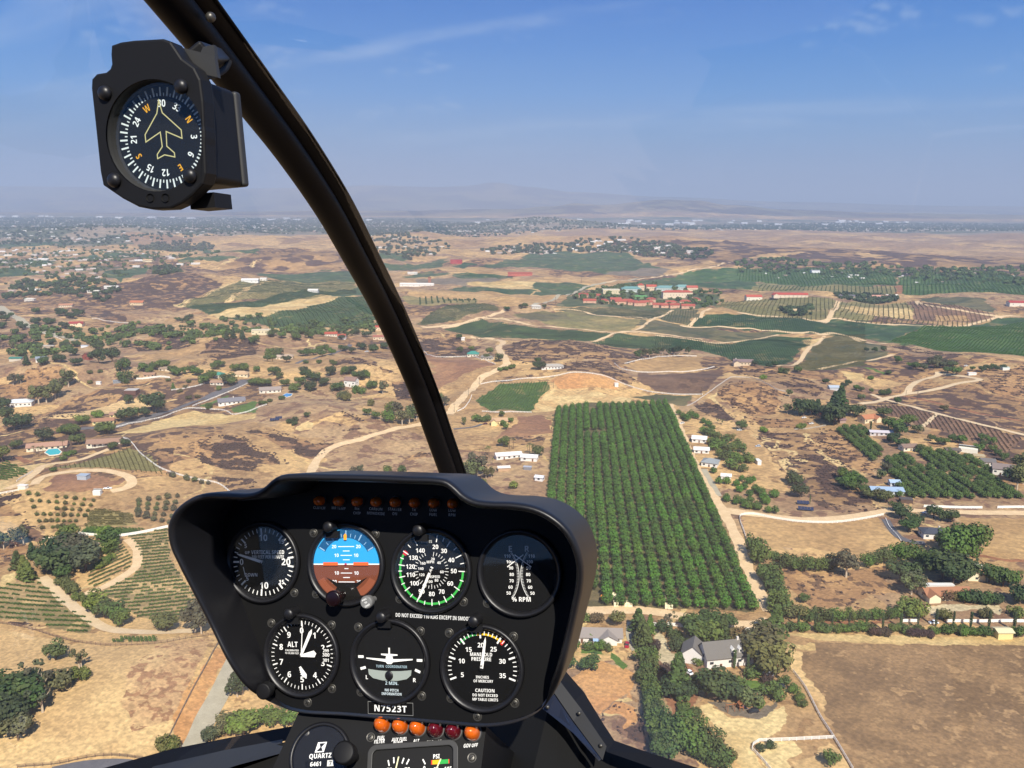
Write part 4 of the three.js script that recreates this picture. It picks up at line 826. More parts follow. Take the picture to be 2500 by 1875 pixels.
broad olive L 15 | 1990 800 2040 880 1960 730 | tall olive tree right of the grey-roofed house
conifer green L 18 | 1990 650 2060 710 | tall green conifer right of the grey-roofed house
dome green L 3 | 1265 1150 1300 1165 1270 1205 1330 1225 1285 1190 1380 1200 1395 1215 | little round shrub in the planted plot
pepper green L 10 | 1300 1440 1200 1400 1400 1450 1500 1500 1450 1580 1560 1620 1600 1650 1350 1540 1250 1480 | leafy tree in the thicket beside the sandy yard
dome brown L 4 | 1690 1590 | brown bush at the edge of the sandy yard
broad green L 6 | 300 730 310 810 440 830 500 820 340 660 | green tree below the long ranch house
dome green L 4 | 490 570 470 650 580 650 640 660 | garden bush in front of the long ranch house
broad green O 6 | 720 1330 | green tree inside the white paddock
dome dark O 3 | 180 1210 260 1190 | low bush inside the white paddock
dome green O 3.4 | 360 700 440 760 470 820 500 870 | bush along the white paddock fence
conifer olive J 12 | 290 1110 250 1080 | broad brownish conifer at the top of the left vineyard
conifer dark J 11 | 180 1000 330 900 | dark conifer beside the white van
broad dark J 14 | 560 1060 480 970 600 880 | large dark tree in the grove round the yellow cottage
broad green J 10 | 640 1110 | green tree at the bottom of the grove round the yellow cottage
broad grey J 13 | 700 1000 870 1010 900 900 760 880 | grey-green tree in the grove round the yellow cottage
broad light J 9 | 700 740 1050 690 680 700 | bright green tree at the white fence
pepper green J 11 | 1120 830 1100 760 | green tree right of the yellow cottage
dome light J 4 | 1000 990 1080 930 1040 960 1120 900 | bright bush in the cottage garden
euc olive J 10 | 40 790 160 760 240 745 -20 780 | olive eucalyptus at the left edge by the scrub
dome olive J 5 | 640 1160 740 1240 790 1310 700 1200 | bush along the pale dirt road
broad light J 9 | 960 1400 1000 1430 | light green tree in the clump beside the pale dirt road
broad green J 9 | 1060 1490 1150 1510 1230 1570 1200 1540 | green tree in the clump beside the pale dirt road
broad olive J 8 | 1690 1620 1640 1600 | olive tree below the right vineyard
euc grey J 13 | 2040 1650 1980 1610 | grey eucalyptus at the end of the pale dirt road
broad grey K 10 | 550 545 | wide grey tree alone on the golden slope
sparse grey K 10 | 780 625 800 620 | half-bare grey tree on the golden slope
dome light K 6 | 770 755 | dense green pine bush on the golden slope
broad grey K 8 | 585 850 | small grey tree with a visible trunk on the golden slope
broad dark K 5 | 350 720 430 800 260 775 | small dark tree above the grove on the golden slope
sparse grey K 13 | 420 1060 400 960 350 850 | bare-branched tree at the edge of the golden-slope grove
broad dark K 14 | 150 1090 250 1060 60 1120 20 1270 90 1230 120 1000 | big dark tree in the grove at the lower left edge
broad grey K 10 | 180 1335 | grey tree at the bottom of the golden-slope grove
pepper olive K 7 | 1640 1450 1680 1460 | pale olive bush tree at the bottom frame
euc dark S 9 | 1200 400 1240 380 | dark tree beside the pale concrete road
broad light S 9 | 1250 690 1190 700 1290 650 | bright green tree above the lower window frame
broad grey S 6 | 1120 650 980 740 1040 720 | grey-green bush tree beside the pale concrete road
broad green S 7 | 1480 620 1600 620 1430 600 | green tree under the panel's lower edge
`)) {
  const [head, nums, label] = l.split('|').map(s => s.trim()), [kind, tone, view, h] = head.split(/\s+/), pts = pairs(nums.split(/\s+/));
  const shrub = kind === 'dome';
  if (/[EF]/.test(view) && pts.length > 3 && /broad|pepper/.test(kind)) for (const [x, y] of pts.slice()) if (R() < .8) pts.push([x + (R() - .5) * 90, y + (R() - .3) * 34]);   // the clumps are thick
  for (const [x, y] of pts) putTree(view, x, y, kind, tone, +h, label, pts.length > 1 ? label.replace(/^(a |an )/, '') + (shrub ? ' group' : ' cluster') : null, shrub ? 'shrub' : kind === 'palm' ? 'palm' : 'tree');
}
// young trees planted in grids
function grid(view, tl, tr, bl, br, nc, nr, h, label, kind = 'citrus', tone = 'olive', skip = .08) {
  for (let r = 0; r < nr; r++) for (let c = 0; c < nc; c++) {
    if (R() < skip) continue;
    const u = c / (nc - 1), v = r / (nr - 1), j = () => (R() - .5) * 5;
    putTree(view, lerp(lerp(tl[0], tr[0], u), lerp(bl[0], br[0], u), v) + j(), lerp(lerp(tl[1], tr[1], u), lerp(bl[1], br[1], u), v) + j(), kind, tone, h * (.8 + R() * .4), label, label + ' grid', 'tree', 'young_tree');
  }
}
grid('J', [290, 245], [950, 310], [430, 590], [800, 570], 8, 6, 2.6, 'young tree planted in the grid below the building plot');
grid('J', [1410, 320], [1800, 270], [1400, 470], [1720, 540], 5, 5, 3.2, 'young olive tree planted in the columns left of the panel hood', 'citrus', 'grey', 0);
grid('E', [1620, 180], [1760, 180], [1640, 235], [1900, 240], 7, 3, 3.4, 'small fruit tree in the little orchard above the scrub mounds', 'citrus', 'dark');
grid('J', [1745, 60], [2110, 140], [1755, 65], [2115, 145], 6, 2, 3.4, 'young tree planted along the white hillside fence', 'citrus', 'grey', .5);
console.log('trees', Math.round(performance.now()));

// ================================================================ orchards and vineyards
function inside(pts, x, y) { let c = false; for (let i = 0, k = pts.length - 1; i < pts.length; k = i++) { const a = pts[k], b = pts[i]; if ((a[1] <= y) !== (b[1] <= y) && x < a[0] + (y - a[1]) / (b[1] - a[1]) * (b[0] - a[0])) c = !c; } return c; }
const mtx = new THREE.Matrix4(), quat = new THREE.Quaternion(), UPV = new THREE.Vector3(0, 1, 0), vp = new THREE.Vector3(), vs = new THREE.Vector3(), col = new THREE.Color();
function scatter(name, geo, mat, places, label, category, group) {   // places: [x, d, y, turn, sx, sy, sz, tint]
  const m = new THREE.InstancedMesh(geo, mat, places.length); m.name = numbered(name); m.castShadow = m.receiveShadow = true;
  places.forEach(([x, d, y, turn, sx, sy, sz, tint], i) => {
    m.setMatrixAt(i, mtx.compose(vp.set(x, y, -d), quat.setFromAxisAngle(UPV, turn), vs.set(sx, sy, sz)));
    m.setColorAt(i, col.setRGB(tint[0], tint[1], tint[2]));
  });
  scene.add(m); return tag(m, label, category, group, 'stuff');
}
{ // the big orchard: seventeen rows; its nearest trees one by one, the rest in one mass
  const tl = at('M', 185, 165), tr = at('M', 985, 120), bl = at('M', 55, 1590), br = at('M', 1640, 1630);
  const NR = 17, NL = 46, spots = [];
  for (let c = 0; c < NR; c++) for (let r = 0; r < NL; r++) {
    const u = (c + .2) / (NR - .6), v = r / (NL - 1);
    if (c === 4 && v < .04 || (v > .94 && c === 5) || (c >= 4 && c <= 6 && Math.abs(v - .745) < .012)) continue;
    const x = lerp(lerp(bl[0], br[0], u), lerp(tl[0], tr[0], u), v) + (R() - .5) * .7, d = lerp(lerp(bl[1], br[1], u), lerp(tl[1], tr[1], u), v) + (R() - .5) * .8;
    spots.push([x, d, r]);
  }
  spots.sort((a, b) => a[1] - b[1]);
  const rowGap = Math.hypot(br[0] - bl[0], br[1] - bl[1]) / NR, treeGap = Math.hypot(tl[0] - bl[0], tl[1] - bl[1]) / NL;
  console.log('orchard row gap', rowGap.toFixed(1), 'tree gap', treeGap.toFixed(1), spots.length);
  spots.slice(0, 290).forEach(([x, d]) => {
    const t = thing('citrus_tree', 'citrus tree in the front rows of the big dense orchard', 'tree', [x, hills(x, d), -d], (R() < .5 ? 0 : Math.PI) + (R() - .5) * .4, 'front citrus trees of the big orchard');
    const k = rowGap * (.76 + R() * .12); t.scale.set(k, rowGap * (.92 + R() * .26), k * 1.32);
    const { crown, trunk } = crownOf('citrus', Math.floor(R() * 3)); part(t, 'trunk', trunk, BARK.brown); part(t, 'crown', crown, shade('citrus'));
  });
  for (let v = 0; v < 3; v++) scatter('citrus_orchard', crownOf('citrus', v).crown, LEAF.citrus, spots.slice(290).filter((_, i) => i % 3 === v).map(([x, d]) => { const k = rowGap * (.76 + R() * .12), t = .78 + R() * .44; return [x, d, hills(x, d), (R() < .5 ? 0 : Math.PI) + (R() - .5) * .4, k, rowGap * (.92 + R() * .26), k * 1.35, [t, t, t]]; }), 'dense citrus trees filling the rear rows of the big orchard', 'orchard', 'rear rows of the big orchard');
}
function hedgeGeo(seed, n = 46) {                         // two metres of trellised vine, one metre tall
  const q = rng(seed), b = quadBuf();
  for (let i = 0; i < n; i++) { const t = .75 + q() * .5; let nx = (q() - .5) * 1.2, ny = q() * 1.2, nz = (q() - .5) * 1.6; const L = Math.hypot(nx, ny, nz); leaf(b, (q() - .5) * 2, .28 + q() * .68, (q() - .5) * .7, nx / L, ny / L, nz / L, .24, [t, t, t], q); }
  return finish(b);
}
const hedge = [hedgeGeo(3), hedgeGeo(8)], hedgeFar = hedgeGeo(5, 20);
function vineyard(view, poly, r0, r1, gap, seg, height, wide, tone, holes, label) {
  const pts = pairs(poly).map(([x, y]) => at(view, x, y)), a = at(view, ...r0), b = at(view, ...r1), L = Math.hypot(b[0] - a[0], b[1] - a[1]), ux = (b[0] - a[0]) / L, ud = (b[1] - a[1]) / L, vx = -ud, vd = ux;
  let lo = [1e9, 1e9], hi = [-1e9, -1e9]; for (const [x, d] of pts) { const p = x * ux + d * ud, q = x * vx + d * vd; lo = [Math.min(lo[0], p), Math.min(lo[1], q)]; hi = [Math.max(hi[0], p), Math.max(hi[1], q)]; }
  const places = [], turn = Math.atan2(ud, ux);
  for (let q = lo[1] + gap / 2; q < hi[1]; q += gap) for (let p = lo[0]; p < hi[0]; p += seg) {
    const x = p * ux + q * vx, d = p * ud + q * vd; if (!inside(pts, x, d)) continue;
    const gapNoise = N(x / 26 + 3, d / 26), skip = holes * sstep(.45, .8, gapNoise) + holes * .15; if (R() < skip) continue;
    const t = .8 + R() * .4 + (gapNoise - .5) * .3; places.push([x + (R() - .5) * .3, d + (R() - .5) * .3, hills(x, d), turn, seg / 2 * 1.06, height * (.8 + R() * .4), wide * (.8 + R() * .4), [t * (1 + holes * .2), t, t]]);
  }
  if (places.length) scatter('vineyard', seg > 4 ? hedgeFar : hedge[places.length % 2], LEAF[tone], places, label, 'vineyard', null);
  return places.length;
}
let nv = 0;
for (const l of list(`
J 1250 680 1700 590 1720 900 1950 1240 2000 1400 1930 1530 1540 1500 1380 1480 1300 1380 1200 1300 1000 1230 1310 1080 1400 1000 1440 900 1400 790 1330 700 | 1450 880 1700 860 | 4.4 2 1.35 1.1 vine .25 | trellised green vines in rows left of the instrument panel
J -200 1210 200 1130 400 1090 560 1250 760 1430 930 1540 880 1650 500 1590 460 1540 -200 1480 | 0 1470 460 1500 | 4.8 2 1.35 1.1 vine .3 | patchy vines in rows left of the pale dirt road
J 860 1150 900 1040 1170 900 1180 700 1250 740 1330 880 1310 980 1240 1030 960 1190 | 900 1130 1290 960 | 4 2 1.3 .9 vine .15 | small terraced vine plot below the yellow cottage
J 870 540 900 400 1050 380 1330 440 1380 540 870 570 | 880 520 1370 520 | 3 2 1.2 .7 vineBrown .4 | thin vines on the brown terrace above the white fence
J 810 620 880 580 1480 590 1400 620 1170 640 | 850 600 1400 600 | 2 2 1.5 1.2 vine .1 | dense green vine strip above the white fence
K 1100 365 1200 350 1550 345 1560 375 1250 385 1110 380 | 1110 365 1550 362 | 3 2 1.8 1.2 vine .05 | short row of green bushes along the wooden fence
E 480 1450 750 1400 1180 1260 1450 1480 1540 1520 1200 1480 | 1100 1330 1150 1450 | 3.2 2 1.5 .8 vineBrown .3 | young vine rows on the slope below the porch house
E 0 1420 60 1390 260 1470 230 1510 60 1560 0 1560 | 30 1480 230 1500 | 4 2 1.6 1.1 vine .05 | curved green vine rows at the left edge
G 500 880 700 750 1060 730 1080 780 1000 850 940 970 620 965 | 700 850 760 760 | 3 3 1.5 1 vine .2 | square green vineyard left of the orange earth pad
G 270 330 550 250 850 300 1550 360 1400 420 850 400 500 380 | 600 300 650 370 | 3.4 6 1.5 1.2 duskvine .1 | long dark green vineyard behind the scrub hill
G 1420 430 1620 360 2260 415 2260 490 1900 480 1550 460 | 1700 390 1720 450 | 3.4 6 1.5 1.2 duskvine .1 | dark green vineyard right of the slanting track
H 0 390 200 430 600 460 940 400 1270 410 1250 480 1060 620 900 650 400 520 0 500 | 700 480 760 600 | 3.4 6 1.5 1.2 duskvine .08 | large green vineyard behind the hilltop house
H 300 320 400 230 800 225 1300 285 1700 270 1700 420 1400 385 1180 370 700 330 | 700 240 720 320 | 3.6 6 1.5 1.3 duskvine .08 | broad dark vineyard in the middle of the valley
I 560 450 900 320 1900 240 1900 600 1100 530 800 480 | 1000 480 1300 330 | 4.6 6 2.6 2.2 citrus .05 | dense green grove on the right slope
I 360 980 620 960 950 1040 840 1130 700 1080 500 1020 | 620 970 700 1070 | 4 3 1.2 .5 brown .1 | brown vine rows right of the tall conifers
I 850 1130 960 1040 1640 1230 1500 1390 1200 1230 | 1100 1090 1180 1210 | 4 3 1.2 .5 brown .1 | long brown vine rows below the pale road
D 1250 870 2700 890 2700 1050 1280 1010 | 1700 880 1800 1030 | 9 12 3.6 3.4 citrus .02 | far citrus grove in straight rows at the right edge
D 0 800 330 820 1230 840 1230 940 0 900 | 700 840 760 920 | 9 12 3.6 3.4 citrus .02 | far citrus grove behind the winery
D 180 930 1220 950 1230 1005 150 980 | 700 945 690 990 | 10 10 2.4 2.4 duskvine .05 | widely spaced vine rows behind the red-roofed winery
D 760 1060 1310 1060 1370 1200 720 1190 | 900 1070 850 1180 | 9 10 2 2 vineBrown .05 | vine rows in the tan winery field
D 1320 1060 2020 1190 1800 1220 1520 1215 1370 1200 | 1400 1090 1450 1200 | 8 10 2 1.6 brown .05 | brown vine rows right of the winery field
D 720 1195 1150 1240 1500 1250 2020 1185 1800 1222 1370 1203 | 900 1205 890 1225 | 8 8 2 2 vineBrown .05 | strip of vine rows along the valley track
C 1230 965 1280 930 1900 900 2050 920 1980 1050 1850 1060 1400 1000 | 1700 930 1660 1040 | 8 10 2 2 vineBrown .06 | ripe vine rows below the red-roofed winery
C 150 970 940 985 800 1050 350 1000 | 500 980 560 1020 | 5 8 1.6 1.6 duskvine .25 | dull vineyard below the resort villas
C 860 1050 940 990 1120 985 1060 1095 | 960 1000 940 1070 | 5 8 1.6 1.6 duskvine .25 | small dull vineyard block right of the slanting track
B 860 1090 940 1030 1150 950 1320 945 1450 980 1200 1030 1000 1080 | 1000 1040 1150 980 | 4.5 6 1.5 1.2 duskvine .3 | vineyard over the rounded hill behind the window bow
B 880 912 1280 918 1280 936 900 952 | 1000 915 1010 945 | 12 12 4 4 duskvine .1 | far young grove standing on tan earth
A 1500 1045 1800 1030 2450 890 2560 1106 1900 1106 | 1900 1060 2300 1000 | 4 8 1.6 1.3 duskvine .15 | long dark green vineyard left of the window bow
A 1250 965 1700 930 2400 850 2400 880 1750 970 1430 1015 | 1500 980 1900 930 | 4 8 1.6 1.3 duskvine .12 | dark vineyard strip under the pale field
A 1200 960 1570 810 1880 780 2400 800 2400 870 1900 900 1400 950 1280 970 | 1700 850 1500 930 | 6 8 1.6 1.3 duskvine .35 | yellow-green vineyard beside the white barn
H 1360 420 1700 380 1700 640 1250 690 1130 650 1240 560 | 1300 600 1600 560 | 4 5 1.2 1 vineBrown .35 | dull field of low vines left of the copse
`)) { const [poly, row, how, label] = l.split('|').map(s => s.trim()), w = poly.split(/\s+/), r = row.split(/\s+/).map(Number), h = how.split(/\s+/); nv += vineyard(w[0], w.slice(1), [r[0], r[1]], [r[2], r[3]], +h[0], +h[1], +h[2], +h[3], h[4], +h[5], label); }
console.log('vines', nv, Math.round(performance.now()));
// groves of fruit trees on the right, in rows
function grove(view, poly, r0, r1, gap, step, size, label, tone = 'citrus') {
  const pts = pairs(poly).map(([x, y]) => at(view, x, y)), a = at(view, ...r0), b = at(view, ...r1), L = Math.hypot(b[0] - a[0], b[1] - a[1]), ux = (b[0] - a[0]) / L, ud = (b[1] - a[1]) / L;
  let lo = [1e9, 1e9], hi = [-1e9, -1e9]; for (const [x, d] of pts) { const p = x * ux + d * ud, q = -x * ud + d * ux; lo = [Math.min(lo[0], p), Math.min(lo[1], q)]; hi = [Math.max(hi[0], p), Math.max(hi[1], q)]; }
  const places = [];
  for (let q = lo[1] + gap / 2; q < hi[1]; q += gap) for (let p = lo[0]; p < hi[0]; p += step) { const x = p * ux - q * ud + (R() - .5), d = p * ud + q * ux + (R() - .5); if (inside(pts, x, d) && R() > .06) { const t = .8 + R() * .4, k = size * (.8 + R() * .4); places.push([x, d, hills(x, d), R() * 6.28, k, k * .82, k, [t, t, t]]); } }
  scatter('citrus_grove', crownOf('citrus', 1).crown, LEAF[tone], places, label, 'grove', null);
}
grove('I', [140, 1150, 350, 1130, 520, 1330, 430, 1430, 330, 1350], [200, 1200], [430, 1400], 7, 5, 5, 'narrow fruit grove left of the long white shed', 'green');
grove('I', [460, 1480, 560, 1400, 700, 1350, 900, 1480, 1180, 1659, 1260, 1720, 620, 1720, 640, 1600], [700, 1400], [1050, 1659], 8, 5, 5.4, 'dark fruit grove above the white roadside fence', 'green');
grove('I', [770, 1340, 900, 1330, 1100, 1340, 1350, 1480, 1560, 1659, 1640, 1720, 1310, 1720, 1200, 1640, 980, 1480], [900, 1380], [1350, 1680], 8, 5, 5.4, 'second dark fruit grove below the white barn', 'green');
// low dead brush dotted over the slopes
{
  const bush = [];
  for (const f of FIELDS) {
    const k = KIND[f.kind]; if (!/^scrub(Dark|Light)?$/.test(k) || f.track) continue;
    let x0 = 1e9, x1 = -1e9, d0 = 1e9, d1 = -1e9; for (const [x, d] of f.pts) { x0 = Math.min(x0, x); x1 = Math.max(x1, x); d0 = Math.min(d0, d); d1 = Math.max(d1, d); }
    if (d0 > 1300) continue;
    const n = Math.min(6000, (x1 - x0) * (d1 - d0) / 9);
    for (let i = 0; i < n; i++) {
      const x = lerp(x0, x1, R()), d = lerp(d0, d1, R()), c = SOIL[k].k; if (!inside(f.pts, x, d)) continue;
      const q = N(x / (c[2] * 2) + 4.4, d / (c[2] * 2) + 9.1) * .82 + .18 * N(x / 55 + 2.2, d / 55); if (q < c[1]) continue;
      const s = (.5 + R() * .9) * (d < 420 ? .75 : 1), t = .8 + R() * .4; bush.push([x, d, hills(x, d) - .15, R() * 6.28, s * 1.5, s * .8, s * 1.5, [t, t, t]]);
    }
  }
  const q = rng(41), b = quadBuf(); for (let i = 0; i < 4; i++) lobe(b, (q() - .5) * .6, .35, (q() - .5) * .6, .4, .5, .4, 16, .2, q);
  scatter('dry_scrub', finish(b), leafMat(.075, .046, .038), bush, 'low dead brown scrub dotted over the dry slopes', 'scrub', null);
  console.log('scrub', bush.length, Math.round(performance.now()));
}

// ================================================================ buildings
const GLASS = new THREE.MeshStandardMaterial({ color: new THREE.Color().setRGB(.03, .04, .05), roughness: .12 });
const prism = (pts, len) => new THREE.ExtrudeGeometry(new THREE.Shape(pts.map(([x, y]) => new THREE.Vector2(x, y))), { depth: len, bevelEnabled: false }).translate(0, 0, -len / 2).rotateY(Math.PI / 2);
const box = (w, h, d, x = 0, y = 0, z = 0) => new THREE.BoxGeometry(w, h, d).translate(x, y, z);
function hipGeo(w, d, rise, ov, ridge) {                  // hipped roof with a thickness of 0.25 m
  const a = w / 2 + ov, b = d / 2 + ov, r = Math.max(.05, ridge / 2), t = .25;
  const v = [[-a, 0, -b], [a, 0, -b], [a, 0, b], [-a, 0, b], [-a, t, -b], [a, t, -b], [a, t, b], [-a, t, b], [-r, rise + t, 0], [r, rise + t, 0]];
  const f = [[0, 1, 2], [0, 2, 3], [0, 4, 5], [0, 5, 1], [1, 5, 6], [1, 6, 2], [2, 6, 7], [2, 7, 3], [3, 7, 4], [3, 4, 0], [4, 8, 9], [4, 9, 5], [5, 9, 6], [6, 9, 8], [6, 8, 7], [7, 8, 4]];
  const g = new THREE.BufferGeometry(); g.setAttribute('position', new THREE.Float32BufferAttribute(f.flat().flatMap(i => v[i]), 3)); g.computeVertexNormals(); return g;
}
function gable(t, w, d, h, rise, wallM, roofM, x = 0, z = 0, turn = 0, ov = .6) {
  const put = (g) => g.rotateY(turn).translate(x, 0, z);
  const wall = part(t, 'wall', put(prism([[-d / 2, -1], [d / 2, -1], [d / 2, h], [0, h + rise - .02], [-d / 2, h]], w)), wallM);
  const e = d / 2 + ov, k = rise / (d / 2), y0 = h - k * ov, roof = part(t, 'roof', put(prism([[-e, y0], [0, h + rise], [e, y0], [e, y0 + .28], [0, h + rise + .28], [-e, y0 + .28]], w + ov * 2)), roofM);
  return { wall, roof };
}
function openings(t, wall, w, d, h, n, doorAt = 0, faces = [1, -1], frame = M('#e8e2d4', .7)) {
  for (const s of faces) for (let i = 0; i < n; i++) {
    const x = (i + .5) / n * w - w / 2;
    if (i === doorAt && s === 1) { const dr = part(t, 'door', box(1.1, 2.1, .12, x, 1.05, s * (d / 2 + .03)), M('#6b4a35', .6)); continue; }
    part(wall, 'window', box(Math.min(1.7, w / n * .5), 1.2, .1, x, h * .56, s * (d / 2 + .02)), GLASS);
  }
  for (const s of [-1, 1]) part(wall, 'window', box(.1, 1.2, 1.3, s * (w / 2 + .02), h * .56, 0), GLASS);
}
function house(view, cx, cy, w, d, h, deg, style, wallC, roofC, label, o = {}) {
  const [x, dd, y] = at(view, cx, cy), t = thing(o.name ?? (/barn/.test(label) ? 'barn' : /shed|shelter|garage/.test(label) ? 'shed' : 'house'), label, o.cat ?? (/barn/.test(label) ? 'barn' : /shed|shelter/.test(label) ? 'shed' : /garage/.test(label) ? 'garage' : 'house'), [x, y, -dd], deg * DEG, o.group);
  const muted = c => '#' + new THREE.Color(c).multiplyScalar(.82).getHexString();   // all wall and roof colours darkened evenly
  const wm = M(muted(wallC), .9), rm = M(muted(roofC), o.gloss ?? .85), rise = o.rise ?? d * .2;
  let wall;
  if (style === 'gable') wall = gable(t, w, d, h, rise, wm, rm).wall;
  if (style === 'hip') { wall = part(t, 'wall', box(w, h + 1, d, 0, (h - 1) / 2, 0), wm); const r = part(t, 'roof', hipGeo(w, d, rise, .6, w - d * .9).translate(0, h + .003, 0), rm); }
  if (style === 'flat') { wall = part(t, 'wall', box(w, h + 1, d, 0, (h - 1) / 2, 0), wm); part(t, 'roof', box(w + .5, .35, d + .5, 0, h + .18, 0), rm); }
  if (style === 'arch') { wall = part(t, 'wall', box(w, h + 1, d, 0, (h - 1) / 2, 0), wm); part(t, 'roof', new THREE.CylinderGeometry(d / 2 + .2, d / 2 + .2, w + .4, 20, 1, false, 0, Math.PI).rotateZ(Math.PI / 2).rotateX(-Math.PI / 2).scale(1, .35, 1).translate(0, h, 0), rm); }
  if (o.win !== 0) openings(t, wall, w, d, h, o.win ?? Math.max(2, Math.round(w / 4)), o.door ?? 1);
  if (o.wing) { const [ww, wd, wx, wz, wt] = o.wing; gable(t, ww, wd, h * .98, rise * .9, wm, rm, wx, wz, wt * DEG); }
  if (o.chim) part(t.children.find(c => c.name === 'roof'), 'chimney', box(.9, 2.2, .9, o.chim === true ? w * .3 : o.chim, h + rise + .3, 0), M('#d8cfc0', .9));
  if (o.porch) { part(t, 'porch_roof', box(w * .7, .18, 2.4, 0, h - .3, d / 2 + 1.3), rm); for (let i = 0; i < 5; i++) part(t, 'porch_post', box(.18, h - .4, .18, (i / 4 - .5) * w * .66, (h - .4) / 2, d / 2 + 2.3), M('#efe8da', .8)); }
  if (o.then) o.then(t, w, d, h, rise, wm, rm);
  return t;
}
const WHITE = '#f1ece2', CREAM = '#eadcb8', YEL = '#ecd9a0', TILE = '#a8705a', RED = '#b4553f', GREYR = '#8b8378', SLATE = '#4a4d58', METAL = '#dfe3e4', TEAL = '#3f8f80', TANR = '#b79a7c', BROWNR = '#8c7464';
// near, on the right
house('L', 1640, 745, 22, 11, 5, 11, 'gable', WHITE, '#77716a', 'large white house with a grey gabled roof, two dormers and a chimney', {
  rise: 5, win: 5, chim: 5.4, then: (t, w, d, h, rise, wm, rm) => {
    gable(t, 10, 9.5, 4.2, 3.8, wm, rm, -13, -5, 62 * DEG, .5);
    for (const x of [1.6, 5]) { const g = new THREE.Group(); const dm = part(t, 'dormer', prism([[-.9, 0], [.9, 0], [.9, 1.5], [0, 2.5], [-.9, 1.5]], 2.6).rotateY(Math.PI / 2).translate(x, h + 1.2, 3.3), wm); part(dm, 'window', box(.8, 1, .1, x, h + 2.05, 4.62), GLASS); }
    for (let i = 0; i < 4; i++) part(t, 'window', box(.1, 1.3, 1, -w / 2 - .03, 2.3 + (i % 2) * 2.6, (i < 2 ? -1.8 : 1.8)), GLASS);
  }
});
house('L', 530, 555, 25, 9, 3.1, -2, 'gable', WHITE, '#9a9086', 'long white ranch house with a grey-tan roof beside the hood', { rise: 2.4, chim: -8, win: 6, wing: [7, 8, 6, 3.4, 90], then: (t) => { part(t, 'patio_cover', box(4.4, .12, 3, 1, 2.7, 6.2), M('#a9c4e0', .5)); for (const x of [-1, 3]) part(t, 'patio_post', box(.12, 2.7, .12, x, 1.35, 7.5), M(WHITE, .8)); } });
house('N', 1570, 470, 17, 10, 3.4, -6, 'hip', WHITE, SLATE, 'white house with a dark slate hip roof under the big trees', { chim: 2 });
house('N', 1850, 775, 7, 9, 3.2, 84, 'gable', '#f6ebc8', TANR, 'small cream garage with its gable end facing the viewer', { win: 1, door: 0 });
house('N', 1640, 905, 24, 9, 3.2, 3, 'gable', '#f4e8c4', '#b07b58', 'cream house with a long terracotta roof and a white ridge patio', { rise: 2.2, wing: [6, 6, -9, 4, 90] });
house('N', 1590, 850, 16, 2.6, 2.6, 1, 'flat', WHITE, '#f2efe8', 'long white flat-roofed carport behind the terracotta roof', { win: 0 });
house('N', 1830, 700, 10, 4, 2.6, -36, 'flat', '#e8cfa0', '#f2ead8', 'narrow cream shed behind the small garage', { win: 0 });
house('N', 2055, 1195, 7, 5, 3.6, 1, 'gable', '#f0e09a', '#eadcae', 'plain yellow shed standing in the cypress hedge', { win: 0, rise: .7 });
house('N', 1215, 160, 22, 9, 3.2, -5, 'gable', '#dfe6ea', '#a9bfd6', 'long metal barn with a pale blue roof', { gloss: .4, rise: 1.6 });
house('N', 1275, 102, 7, 6, 3, -5, 'gable', '#dfe6ea', '#b4cae0', 'small pale blue metal shed behind the long metal barn', { gloss: .4, rise: 1.2 });
house('N', 1360, 225, 8, 5, 2.6, -8, 'flat', '#6a5346', '#5f5650', 'dark low shed right of the long metal barn', { win: 0 });
house('M', 1228, 385, 12, 9, 3.2, -14, 'gable', '#f3efe6', '#f4f2ee', 'topmost white house beside the orchard road', { rise: 1.8 });
house('M', 1243, 465, 12, 8, 3, -10, 'gable', '#f3efe6', '#eeece8', 'middle white house beside the orchard road', { rise: 1.5 });
house('M', 1310, 560, 12, 11, 3.2, -24, 'hip', '#f3efe6', '#9aa0a0', 'white house with a grey hip roof beside the orchard road', { rise: 2.4 });
house('M', 1425, 660, 7, 6, 2.8, -14, 'gable', '#f3efe6', '#f0ece2', 'small white shed among the fruit trees below the three houses', { win: 1 });
house('M', 1660, 550, 3, 7, 3, 4, 'flat', '#f4f1ea', '#f6f4ee', 'white box trailer standing alone on the bare plot', { win: 0, name: 'trailer', cat: 'trailer' });
house('I', 390, 1095, 15, 10, 4.6, 20, 'gable', '#efdcb4', '#c07f58', 'cream house with an orange tile roof behind the lone cypress', { rise: 2.6, wing: [7, 6, 6, 5, 90] });
house('I', 495, 1200, 19, 7, 3, -8, 'gable', '#d9d2cc', '#d4ccd0', 'long pale mobile home right of the lone cypress', { rise: 1.1 });
house('I', 720, 1320, 13, 8, 3.2, 8, 'gable', '#f0e6cc', '#8f7666', 'white house with a brown roof in the middle of the groves', { rise: 1.8 });
house('I', 1205, 1335, 14, 9, 3.4, -28, 'arch', '#f2eedc', '#f5f2e6', 'white barn with a rounded roof above the right-hand grove', { win: 0 });
house('I', 1075, 1345, 11, 7, 3, -8, 'gable', '#cdb896', '#6e6258', 'brown low house left of the rounded white barn', { rise: 1.2 });
house('I', 1290, 1395, 8, 7, 3, -20, 'flat', '#d8c08f', '#c9b48c', 'tan flat shed below the rounded white barn', { win: 0 });
house('I', 1360, 1440, 10, 8, 3.2, -18, 'gable', '#efe9dc', '#77706c', 'grey-roofed house right of the tan flat shed', { rise: 1.8 });
house('I', 1480, 1515, 14, 10, 5, -22, 'gable', '#f0ebdd', '#8a7b74', 'two-storey white house with a brown-grey roof at the right', { rise: 2.8 });
house('I', 180, 1100, 6, 5, 3, 10, 'gable', '#b59a8c', '#8f7070', 'tiny mauve shed between the tall conifers', { win: 0 });
